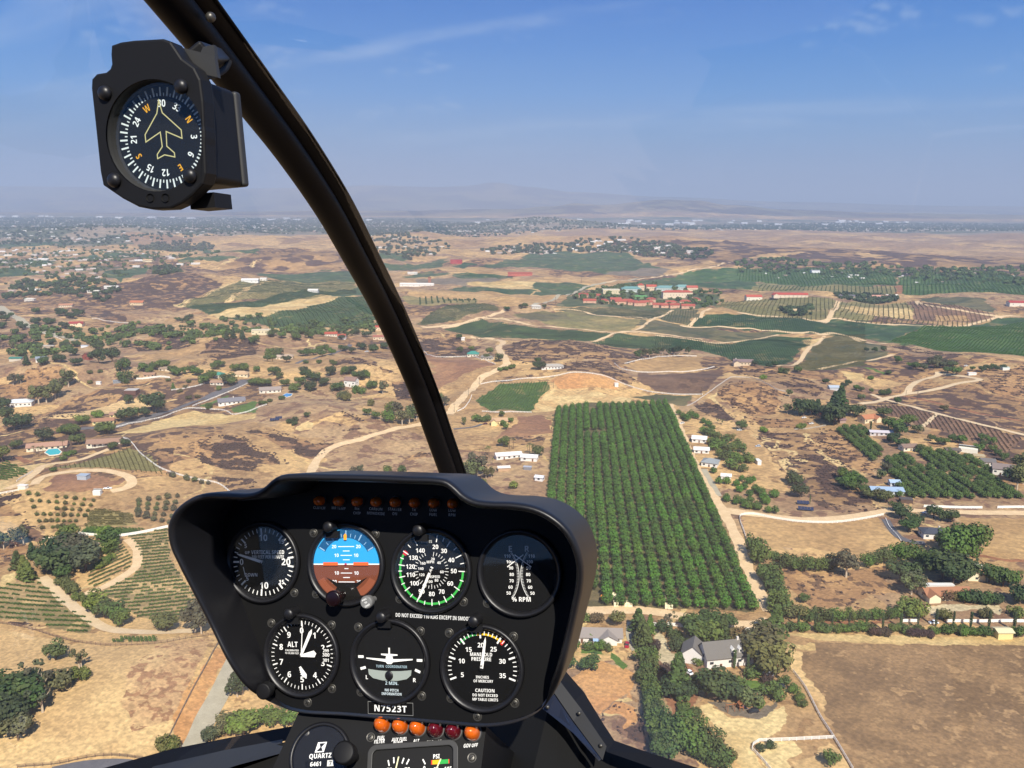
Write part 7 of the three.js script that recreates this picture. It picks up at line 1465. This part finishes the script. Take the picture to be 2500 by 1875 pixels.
knob(838, 1452, .0085, .026, M('#150609', .3), 'dark red glossy knob below the horizon gauge');
{ const k = knob(914, 1462, .0068, .022, M('#6e6e6e', .5), 'grey knob lettered PULL TO CAGE'), [c, g] = canvas(128, 128, '#777776'); g.fillStyle = '#ecece8'; g.font = 'bold 27px sans-serif'; for (const [t, y, a] of [['PULL', 26, 0], ['TO', 64, 0], ['CAGE', 102, 0]]) { g.save(); g.translate(64, 64); g.rotate(-.5); g.fillText(t, 0, y - 64); g.restore(); } part(k, 'lettered_cap', faceGeo(.0056).translate(0, 0, .0222), printed(c)); }
knob(672, 1672, .0088, .026, BLACK, 'black knob at the lower left of the altimeter');
const lensMat = (r, g, b) => new THREE.MeshPhysicalMaterial({ color: new THREE.Color().setRGB(r, g, b), roughness: .12, clearcoat: 1, clearcoatRoughness: .05 });
const AMBER = lensMat(.62, .115, .008), REDLENS = lensMat(.10, .006, .012);
const lensGeo = ring([[0, .0125], [.002, .0122], [.0042, .0100], [.0054, .006], [.0056, 0]], 24), collar = ring([[.0056, .0016], [.0066, .0016], [.0070, 0]], 24);
function lamp(owner, u, v, m, label) { const o = part(owner, 'warning_lamp', collar, GREYPLATE, label); o.position.set(u, v, .0006); part(o, 'lens', lensGeo, m); return o; }
[780, 827, 872, 918, 964, 1011, 1058, 1104].forEach((x, i) => lamp(panel, ...PF.on(x + 4, 1222 + i * .9), AMBER, 'unlit amber warning lamp in the shaded top row'));

// ---------------------------------------------------------------- lower console, sloping towards the seats
const CF = frame(958, 1757, .905, [.20, -.62, -1], .04);
const consoleBox = CF.thing('lower_console', 'black lower console with warning lamps and an hour meter', 'console');
{
  const pts = [[731, 1736], [1187, 1772], [1168, 1930], [1160, 2040], [600, 2040], [648, 1915]].map(([x, y]) => CF.on(x, y)), us = pts.map(p => p[0]), vv = pts.map(p => p[1]), u0 = Math.min(...us), u1 = Math.max(...us), v0 = Math.min(...vv), v1 = Math.max(...vv);
  const S = 3600, [c, g] = canvas(Math.ceil((u1 - u0) * S), Math.ceil((v1 - v0) * S), '#121213');
  const ink = (text, px, py, size) => { const [u, v] = CF.on(px, py); g.save(); g.translate((u - u0) * S, (v1 - v) * S); g.fillStyle = '#ecece8'; g.font = `italic bold ${size * S}px sans-serif`; g.scale(.72, 1); g.fillText(text, 0, 0); g.restore(); };
  [[930, 1795, 'FUEL', 'FILTER'], [975, 1799, 'AUX FUEL', 'PUMP'], [1016, 1803, 'ALT'], [1059, 1806, 'ENG FIRE'], [1104, 1810, 'OIL'], [1149, 1814, 'GOV OFF']].forEach(([x, y, a, b]) => { ink(a, x, y + 6, .0050); if (b) ink(b, x - 4, y + 15.5, .0050); });
  part(consoleBox, 'body', new THREE.ExtrudeGeometry(sheet(pts), { depth: .25, bevelEnabled: false }).translate(0, 0, -.25), BLACK);
  const face = new THREE.ShapeGeometry(sheet(pts)).translate(0, 0, .0005), uv = face.attributes.uv, ps = face.attributes.position; for (let i = 0; i < uv.count; i++) uv.setXY(i, (ps.getX(i) - u0) / (u1 - u0), (ps.getY(i) - v0) / (v1 - v0));
  part(consoleBox, 'face_plate', face, printed(c, .55));
  [[936, 1776, AMBER, 'amber lamp lettered FUEL FILTER'], [980, 1780, AMBER, 'amber lamp lettered AUX FUEL PUMP'], [1022, 1784, AMBER, 'amber lamp lettered ALT'], [1066, 1788, REDLENS, 'dark red lamp lettered ENG FIRE'], [1109, 1792, REDLENS, 'dark red lamp lettered OIL'], [1155, 1796, AMBER, 'amber lamp lettered GOV OFF']].forEach(([x, y, m, l]) => { const [u, v] = CF.on(x, y - 5); lamp(consoleBox, u, v, m, l).scale.setScalar(1.42); });
  // hour meter
  const k = dialKit('#141415'); k.poly([[-.12, .46], [.22, .46], [.12, .12], [-.22, .12]], '#f2f2ee'); k.poly([[-.06, .42], [.16, .42], [.02, .29], [.08, .16], [-.16, .16], [-.02, .29]], '#141415'); k.text('QUARTZ', 0, 0, .22, '#f2f2ee'); k.poly([[-.55, -.14], [.55, -.14], [.55, -.38], [-.55, -.38]], '#050505'); k.poly([[.28, -.16], [.52, -.16], [.52, -.36], [.28, -.36]], '#d8d8d2'); k.text('6461', -.14, -.26, .2, '#f2f2ee'); k.text('7', .4, -.26, .2, '#151515'); k.text('1/10', .34, -.5, .15); k.text('HOURS', -.05, -.66, .2);
  const [u, v] = CF.on(783, 1846), m = part(consoleBox, 'hour_meter', ring([[.0290, 0], [.0335, 0], [.0335, .003], [.031, .005], [.0295, .003], [.029, .001]]), BLACKGLOSS, 'round hour meter lettered QUARTZ HOURS'); m.position.set(u, v, .0006); part(m, 'dial', faceGeo(.0293).translate(0, 0, .0009), printed(k.c)); part(m, 'cover_glass', faceGeo(.0292).translate(0, 0, .003), PANE);
  // cluster of small gauges in a rounded frame
  const R4 = (x0, y0, x1, y1, r) => { const s = new THREE.Shape(); s.moveTo(x0 + r, y0); s.lineTo(x1 - r, y0); s.absarc(x1 - r, y0 + r, r, -Math.PI / 2, 0); s.lineTo(x1, y1 - r); s.absarc(x1 - r, y1 - r, r, 0, Math.PI / 2); s.lineTo(x0 + r, y1); s.absarc(x0 + r, y1 - r, r, Math.PI / 2, Math.PI); s.lineTo(x0, y0 + r); s.absarc(x0 + r, y0 + r, r, Math.PI, Math.PI * 1.5); return s; };
  const [a, b] = CF.on(903, 1822), [e] = CF.on(1119, 1836), outer = R4(a, b - .09, e, b, .009), inner = R4(a + .004, b - .086, e - .004, b - .004, .006); outer.holes.push(inner);
  const f = part(consoleBox, 'gauge_cluster', new THREE.ExtrudeGeometry(outer, { depth: .004, bevelEnabled: true, bevelSize: .0008, bevelThickness: .0008, bevelSegments: 2 }), GREYPLATE, 'rounded frame of small engine gauges');
  const W = e - a - .008, [cc, q] = canvas(640, 512, '#161617'); q.fillStyle = '#f0f0ea'; q.font = 'italic bold 40px sans-serif'; q.fillText('70', 130, 128); q.fillText('70', 270, 132); q.font = 'bold 36px sans-serif'; q.fillText('AMPS', 190, 170); q.fillText('PSI', 500, 64); q.fillText('0', 408, 130); q.fillText('50', 500, 142); q.fillText('115', 592, 142);
  for (const [x, y, t] of [[128, 84, -.3], [168, 70, -.1], [240, 76, .4], [278, 84, .6], [405, 90, -.6]]) { q.save(); q.translate(x, y); q.rotate(t); q.fillRect(-5, -18, 10, 36); q.restore(); }
  q.fillStyle = '#e8b020'; q.fillRect(468, 84, 60, 26); q.fillStyle = '#2f9f48'; q.fillRect(528, 84, 66, 26); q.fillStyle = '#d23a2a'; q.fillRect(460, 84, 10, 26); q.fillRect(594, 84, 8, 26);
  part(f, 'dial', new THREE.PlaneGeometry(W, .082).translate((a + e) / 2, b - .045, .0008), printed(cc));
  for (const [x, y, t, h2] of [[(a + e) / 2 - W * .2, b - .022, -.22, .02], [(a + e) / 2 + W * .3, b - .024, -.45, .016]]) part(f, 'needle', box(.0012, h2, .0006).rotateZ(t).translate(x, y, .002), M('#eee9b8', .5));
  const kn = part(consoleBox, 'knob', knobGeo(.0115, .036), BLACK, 'large black knob beside the hour meter'), [ku, kv] = CF.on(866, 1850); kn.position.set(ku, kv, .0006);
  for (const [x, y] of [[750, 1790], [905, 1800], [1152, 1850]]) { const [su, sv] = CF.on(x, y), s = part(consoleBox, 'screw', screwGeo, STEEL); s.position.set(su, sv, .0006); part(s, 'slot', slot.clone().rotateZ(.6).translate(0, 0, .0016), BLACKMATT); }
}

// ---------------------------------------------------------------- windscreen bow and lower frames
function sweep(F, pts, ringOf) {                          // pts: camera-frame points; ringOf(i) -> [[across, deep], ...] in metres
  const cv = new THREE.CatmullRomCurve3(pts, false, 'centripetal'), n = pts.length * 6, rows = [], back = F.world.clone().invert().multiply(camera.matrixWorld);
  for (let i = 0; i <= n; i++) { const t = i / n, P = cv.getPoint(t), T = cv.getTangent(t), view = P.clone().normalize(), across = V3().crossVectors(T, view).normalize(), deep = V3().crossVectors(across, T).normalize(); if (deep.dot(view) < 0) deep.negate(); rows.push(ringOf(t).map(([a, b]) => P.clone().addScaledVector(across, a).addScaledVector(deep, b).applyMatrix4(back).toArray())); }
  return loft(rows);
}
{
  const line = [[-60, -640, .55], [100, -420, .56], [285, -190, .60], [363, -100, .62], [444, 0, .66], [530, 110, .72], [630, 240, .80], [720, 360, .88], [812, 500, .98], [880, 625, 1.09], [945, 750, 1.22], [996, 862, 1.31], [1040, 970, 1.38], [1075, 1070, 1.44], [1112, 1176, 1.50], [1135, 1260, 1.55], [1150, 1340, 1.6], [1172, 1500, 1.62], [1188, 1700, 1.6], [1195, 1950, 1.5]];
  const F = frame(880, 625, 1.09, [0, 0, -1]), bow = F.thing('windscreen_bow', 'curved black windscreen bow with a seam strip', 'window frame'), P = line.map(([x, y, z]) => seen(x, y, z));
  const oval = (ca, cd, ra, rd, n = 20) => Array.from({ length: n }, (_, i) => { const a = i / n * 6.2832; return [ca + Math.cos(a) * ra, cd + Math.sin(a) * rd]; });
  part(bow, 'tube', sweep(F, P, () => oval(-.0075, 0, .0150, .0135)), BOWBLACK);
  part(bow, 'seam_strip', sweep(F, P, () => [[-.004, .010], [.0135, .006], [.0215, .010], [.0225, .0135], [-.004, .018]]), BOWBLACK);
  part(bow, 'edge_trim', sweep(F, P, () => oval(.0215, .010, .0016, .003, 8)), BLACKMATT);
  for (const [x, y, Z] of [[514, 42, .674], [505, 95, .704]]) { const b = part(bow, 'bolt', new THREE.SphereGeometry(.004, 14, 10), STEEL); b.position.copy(F.at(x, y, Z)); }
}
{ // sill on the left, sill and floor pan on the right: thick sheets below the glass
  const F = frame(950, 1900, 1.06, [.1, -.5, -1]), cab = F.thing('cabin_floor_pan', 'black lower cabin shell below the windscreen', 'cabin shell');
  const back = F.world.clone().invert().multiply(camera.matrixWorld), L = (x, y, Z) => seen(x, y, Z).applyMatrix4(back);
  const strip = (name, pts, mat, label, thick = .012) => {  // pts [x, y, Z] quads along two edges, given a thickness away from the viewer
    const a = pts[0].map(p => seen(...p)), b = pts[1].map(p => seen(...p)), deep = p => p.clone().addScaledVector(p.clone().normalize(), thick), rows = a.map((p, i) => [p, b[i], deep(b[i]), deep(p)].map(q => q.applyMatrix4(back).toArray()));
    const g = loft(rows).toNonIndexed(); g.computeVertexNormals(); return part(cab, name, g, mat, label);
  };
  strip('left_sill', [[[120, 1906, .92], [257, 1874, .96], [421, 1828, 1.02], [580, 1797, 1.08], [740, 1768, 1.14]], [[150, 1990, .90], [300, 1925, .94], [440, 1866, 1.00], [580, 1832, 1.06], [740, 1800, 1.12]]], BLACK, 'black sill below the left windscreen', .02);
  strip('left_ledge', [[[300, 1930, .935], [375, 1871, .97], [545, 1832, 1.04], [690, 1805, 1.09]], [[330, 1990, .90], [470, 1905, .95], [580, 1868, 1.0], [690, 1838, 1.05]]], GREYPLATE, 'worn grey ledge inside the left sill', .006);
  strip('side_wall', [[[100, 2010, .90], [440, 1890, .98], [580, 1850, 1.04], [760, 1790, 1.1], [1000, 1790, 1.15], [1200, 1740, 1.15], [1360, 1640, 1.12], [1430, 1720, 1.10], [1495, 1815, 1.06], [1600, 1860, 1.04], [1760, 1910, 1.0]], [[100, 2300, .8], [440, 2300, .8], [580, 2300, .8], [760, 2300, .8], [1000, 2300, .8], [1200, 2300, .8], [1360, 2300, .8], [1430, 2300, .8], [1495, 2300, .8], [1600, 2300, .8], [1760, 2300, .8]]], BLACKMATT, 'matt black inner wall of the nose', .01);
  strip('right_frame', [[[1330, 1585, 1.12], [1358, 1612, 1.10], [1426, 1690, 1.06], [1475, 1770, 1.03], [1500, 1808, 1.01], [1586, 1838, .99], [1701, 1874, .96], [1820, 1912, .93]], [[1310, 1620, 1.10], [1342, 1642, 1.08], [1400, 1712, 1.04], [1450, 1790, 1.01], [1482, 1836, .99], [1586, 1872, .97], [1690, 1908, .94], [1810, 1945, .91]]], BLACK, 'black frame of the right windscreen edge', .02);
  strip('hinge_plate', [[[1346, 1650, 1.075], [1368, 1664, 1.06], [1420, 1732, 1.03], [1481, 1822, .985]], [[1340, 1672, 1.065], [1352, 1690, 1.05], [1400, 1760, 1.02], [1471, 1856, .975]]], GREYPLATE, 'grey riveted plate along the right frame', .004);
  strip('gusset', [[[1336, 1676, 1.05], [1352, 1694, 1.04], [1400, 1764, 1.01], [1468, 1854, .965]], [[1322, 1728, 1.03], [1340, 1742, 1.02], [1400, 1790, .99], [1462, 1858, .955]]], new THREE.MeshStandardMaterial({ color: new THREE.Color().setRGB(.015, .018, .03), roughness: .25 }), 'smooth dark blue-black gusset', .004);
  for (const [x, y, z] of [[1356, 1666, 1.055], [1414, 1741, 1.02], [1467, 1820, .985], [1349, 1691, 1.03], [1337, 1726, 1.02]]) { const b = part(cab, 'rivet', new THREE.SphereGeometry(.0026, 12, 8), STEEL); b.position.copy(L(x, y, z)); }
}

// ---------------------------------------------------------------- magnetic compass hung from the bow
{
  const F = frame(380, 332, .46, [.214, .142, -1], .06), cmp = F.thing('magnetic_compass', 'square black magnetic compass hanging from the bow', 'compass');
  const full = ([x, y]) => [200 + x / 3.687, 80 + y / 3.687], pts = [[292, 132], [360, 108], [480, 92], [735, 78], [800, 100], [900, 250], [1010, 330], [1060, 430], [1085, 620], [1100, 1000], [1110, 1260], [1085, 1350], [1000, 1440], [900, 1520], [800, 1565], [640, 1572], [520, 1548], [380, 1475], [215, 1362], [192, 1250], [150, 850], [112, 500], [116, 430], [150, 392], [235, 378], [278, 340], [295, 290], [288, 200]].map(p => F.on(...full(p)));
  const [cx, cy] = F.on(...full([660, 930])), r = .0292;
  part(cmp, 'face_plate', new THREE.ExtrudeGeometry(sheet(pts, disc(cx, cy, r)), { depth: .009, bevelEnabled: true, bevelSize: .0012, bevelThickness: .0012, bevelSegments: 2, curveSegments: 28 }).translate(0, 0, -.009), BLACK);
  const well = part(cmp, 'dial_well', ring([[r, 0], [r * 1.0, -.003], [r * .96, -.0075], [r * .93, -.008]]), GREYPLATE); well.position.set(cx, cy, 0);
  const k = dialKit('#0f1012'), g = k.g; for (let i = 0; i < 36; i++) { k.tick(i * 10 + 2, .80, .97, 9, '#cfdcdc'); k.tick(i * 10 + 7, .80, .86, 6, '#cfdcdc'); }
  [['30', 0], ['33', 30], ['N', 60], ['3', 90], ['6', 120], ['E', 150], ['12', 180], ['15', 210], ['S', 240], ['21', 270], ['24', 300], ['W', 330]].forEach(([t, d]) => k.text(t, Math.sin((d + 3) * DEG) * .66, Math.cos((d + 3) * DEG) * .66, .19, /[NESW]/.test(t) ? '#d8a020' : '#dfe9e9', 'sans-serif', d + 3, .85));
  g.strokeStyle = '#b9b782'; g.lineWidth = 6; g.beginPath(); [[0, .70], [.05, .46], [.42, .10], [.42, -.06], [.09, .10], [.07, -.18], [.22, -.32], [.22, -.40], [.0, -.34], [-.16, -.40], [-.16, -.32], [-.03, -.18], [-.04, .10], [-.38, -.06], [-.38, .08], [-.07, .46]].forEach(([x, y], i) => g[i ? 'lineTo' : 'moveTo'](DIAL / 2 * (1 + x - .02), DIAL / 2 * (1 - y - .02))); g.closePath(); g.stroke();
  const d = part(cmp, 'compass_card', faceGeo(r * .95), printed(k.c, .7)); d.position.set(cx, cy, -.0075);
  const gl = part(cmp, 'cover_glass', faceGeo(r * .97), PANE); gl.position.set(cx, cy, -.003);
  for (const p of [[228, 548], [912, 490], [312, 1330], [992, 1290]]) { const [u, v] = F.on(...full(p)), s = part(cmp, 'screw', new THREE.SphereGeometry(.0040, 18, 12).scale(1, 1, .75), BLACKGLOSS); s.position.set(u, v, .002); }
  for (const p of [[630, 1488], [766, 1488]]) { const [u, v] = F.on(...full(p)), s = part(cmp, 'adjuster_hole', ring([[0, -.001], [.0018, -.001], [.0022, .0016], [.0026, 0]], 18), BLACKMATT); s.position.set(u, v, .0004); }
  const [x0, y0] = F.on(...full([420, 440])), [x1, y1] = F.on(...full([1092, 1330]));
  const bodyG = new RoundedBoxGeometry(x1 - x0, y0 - y1, .034, 3, .004); part(cmp, 'body', bodyG.translate((x0 + x1) / 2, (y0 + y1) / 2, -.027), BLACK);
  part(cmp, 'rear_cap', new RoundedBoxGeometry((x1 - x0) * .995, (y0 - y1) * .98, .006, 2, .002).translate((x0 + x1) / 2 + .001, (y0 + y1) / 2, -.0455), GREYPLATE);
  const [bx0, by0] = F.on(...full([860, 1440])), [bx1, by1] = F.on(...full([1100, 1560])); part(cmp, 'lower_block', box(bx1 - bx0, by0 - by1, .018, (bx0 + bx1) / 2, (by0 + by1) / 2, -.020), BLACK);
  const br = [[800, 110], [1060, 175], [1200, 215], [1232, 405], [1040, 360], [880, 290]].map(p => F.on(...full(p), -.012)); part(cmp, 'bracket', new THREE.ExtrudeGeometry(sheet(br), { depth: .003, bevelEnabled: false }).translate(0, 0, -.014), new THREE.MeshStandardMaterial({ color: new THREE.Color().setRGB(.03, .03, .03), roughness: .55 }));
  const st = [[1075, 185], [1100, 130], [1195, 112], [1212, 230], [1150, 215]].map(p => F.on(...full(p), -.018)); part(cmp, 'bracket_tab', new THREE.ExtrudeGeometry(sheet(st), { depth: .003, bevelEnabled: false }).translate(0, 0, -.02), GREYPLATE);
  { const p0 = F.at(470, 150, .478), p1 = F.at(528, 150, .735), d = p1.clone().sub(p0), L = d.length(), arm = new RoundedBoxGeometry(.012, .022, L, 2, .002); arm.applyQuaternion(new THREE.Quaternion().setFromUnitVectors(V3(0, 0, 1), d.clone().normalize())); arm.translate(...p0.clone().lerp(p1, .5).toArray()); part(cmp, 'mounting_arm', arm, BLACK); }
  const a = F.at(495, 185, .49), b = F.at(560, 150, .735), cb = new THREE.TubeGeometry(new THREE.QuadraticBezierCurve3(a, a.clone().lerp(b, .5).add(V3(.004, -.006, 0)), b), 12, .0025, 8); part(cmp, 'lamp_wire', cb, BLACKMATT);
}
// ---------------------------------------------------------------- unseen cabin roof, bulkhead and doors, added to cut sky light; and the windscreen
{
  const F = frame(1250, 937.5, .001, [0, 0, -1]), put = (name, label, cat) => F.thing(name, label, cat), LINING = new THREE.MeshStandardMaterial({ color: new THREE.Color().setRGB(.03, .03, .032), roughness: .8 });
  const roof = put('unseen_cabin_roof', 'unseen cabin roof added behind the seats to cut sky light', 'roof'); part(roof, 'roof_panel', new RoundedBoxGeometry(1.5, .05, .92, 3, .02).translate(-.15, .60, 1.20), LINING);  // front edge set back so the sun still reaches the panel
  const wall = put('unseen_cabin_bulkhead', 'unseen rear bulkhead added behind the seats to cut sky light', 'bulkhead'); part(wall, 'bulkhead_panel', new RoundedBoxGeometry(1.4, 1.6, .05, 3, .02).translate(-.15, -.25, 1.56), LINING);
  for (const s of [-1, 1]) { const door = put('unseen_cabin_door', s < 0 ? 'unseen left cabin door with an open upper window, added to cut sky light' : 'unseen right cabin door with an open upper window, added to cut sky light', 'door'); part(door, 'door_panel', new RoundedBoxGeometry(.04, .75, 1.9, 3, .015).translate(-.15 + s * .72, -.68, .5), LINING); part(door, 'door_post', new RoundedBoxGeometry(.05, .95, .12, 3, .015).translate(-.15 + s * .71, .08, 1.40), LINING); }
  const floor = put('unseen_cabin_floor', 'unseen dark cabin floor added under the seats', 'floor'); part(floor, 'floor_panel', box(1.44, .03, 2.4, -.15, -1.1, .4), LINING);
}
{
  const edge = [[363, -260, .63], [444, 0, .675], [530, 110, .735], [630, 240, .815], [720, 360, .895], [812, 500, .995], [880, 625, 1.105], [945, 750, 1.235], [996, 862, 1.325], [1040, 970, 1.395], [1075, 1070, 1.455], [1112, 1176, 1.515], [1150, 1340, 1.615], [1185, 1560, 1.62], [1200, 1800, 1.58], [1200, 2050, 1.5]];
  const F = frame(1250, 900, 1.2, [0, 0, -1]), back = F.world.clone().invert().multiply(camera.matrixWorld);
  for (const s of [-1, 1]) {
    const w = F.thing('windscreen', s < 0 ? 'clear curved windscreen pane left of the bow' : 'clear curved windscreen pane right of the bow', 'windscreen');
    const rows = edge.map(([x, y, z], i) => { const t = i / (edge.length - 1), a = seen(x + s * 8, y, z + .008), b = seen(s < 0 ? -420 : 3000, lerp(-330, 2150, t), s < 0 ? .62 : .80); return Array.from({ length: 15 }, (_, k) => { const u = k / 14, p = a.clone().lerp(b, u); p.z -= Math.sin(u * Math.PI) * .16; p.y += Math.sin(u * Math.PI) * .02; return p.applyMatrix4(back).toArray(); }); });
    part(w, 'pane', loft(rows, false), PANE);
  }
}
console.log('cabin', Math.round(performance.now()));
renderer.render(scene, camera);
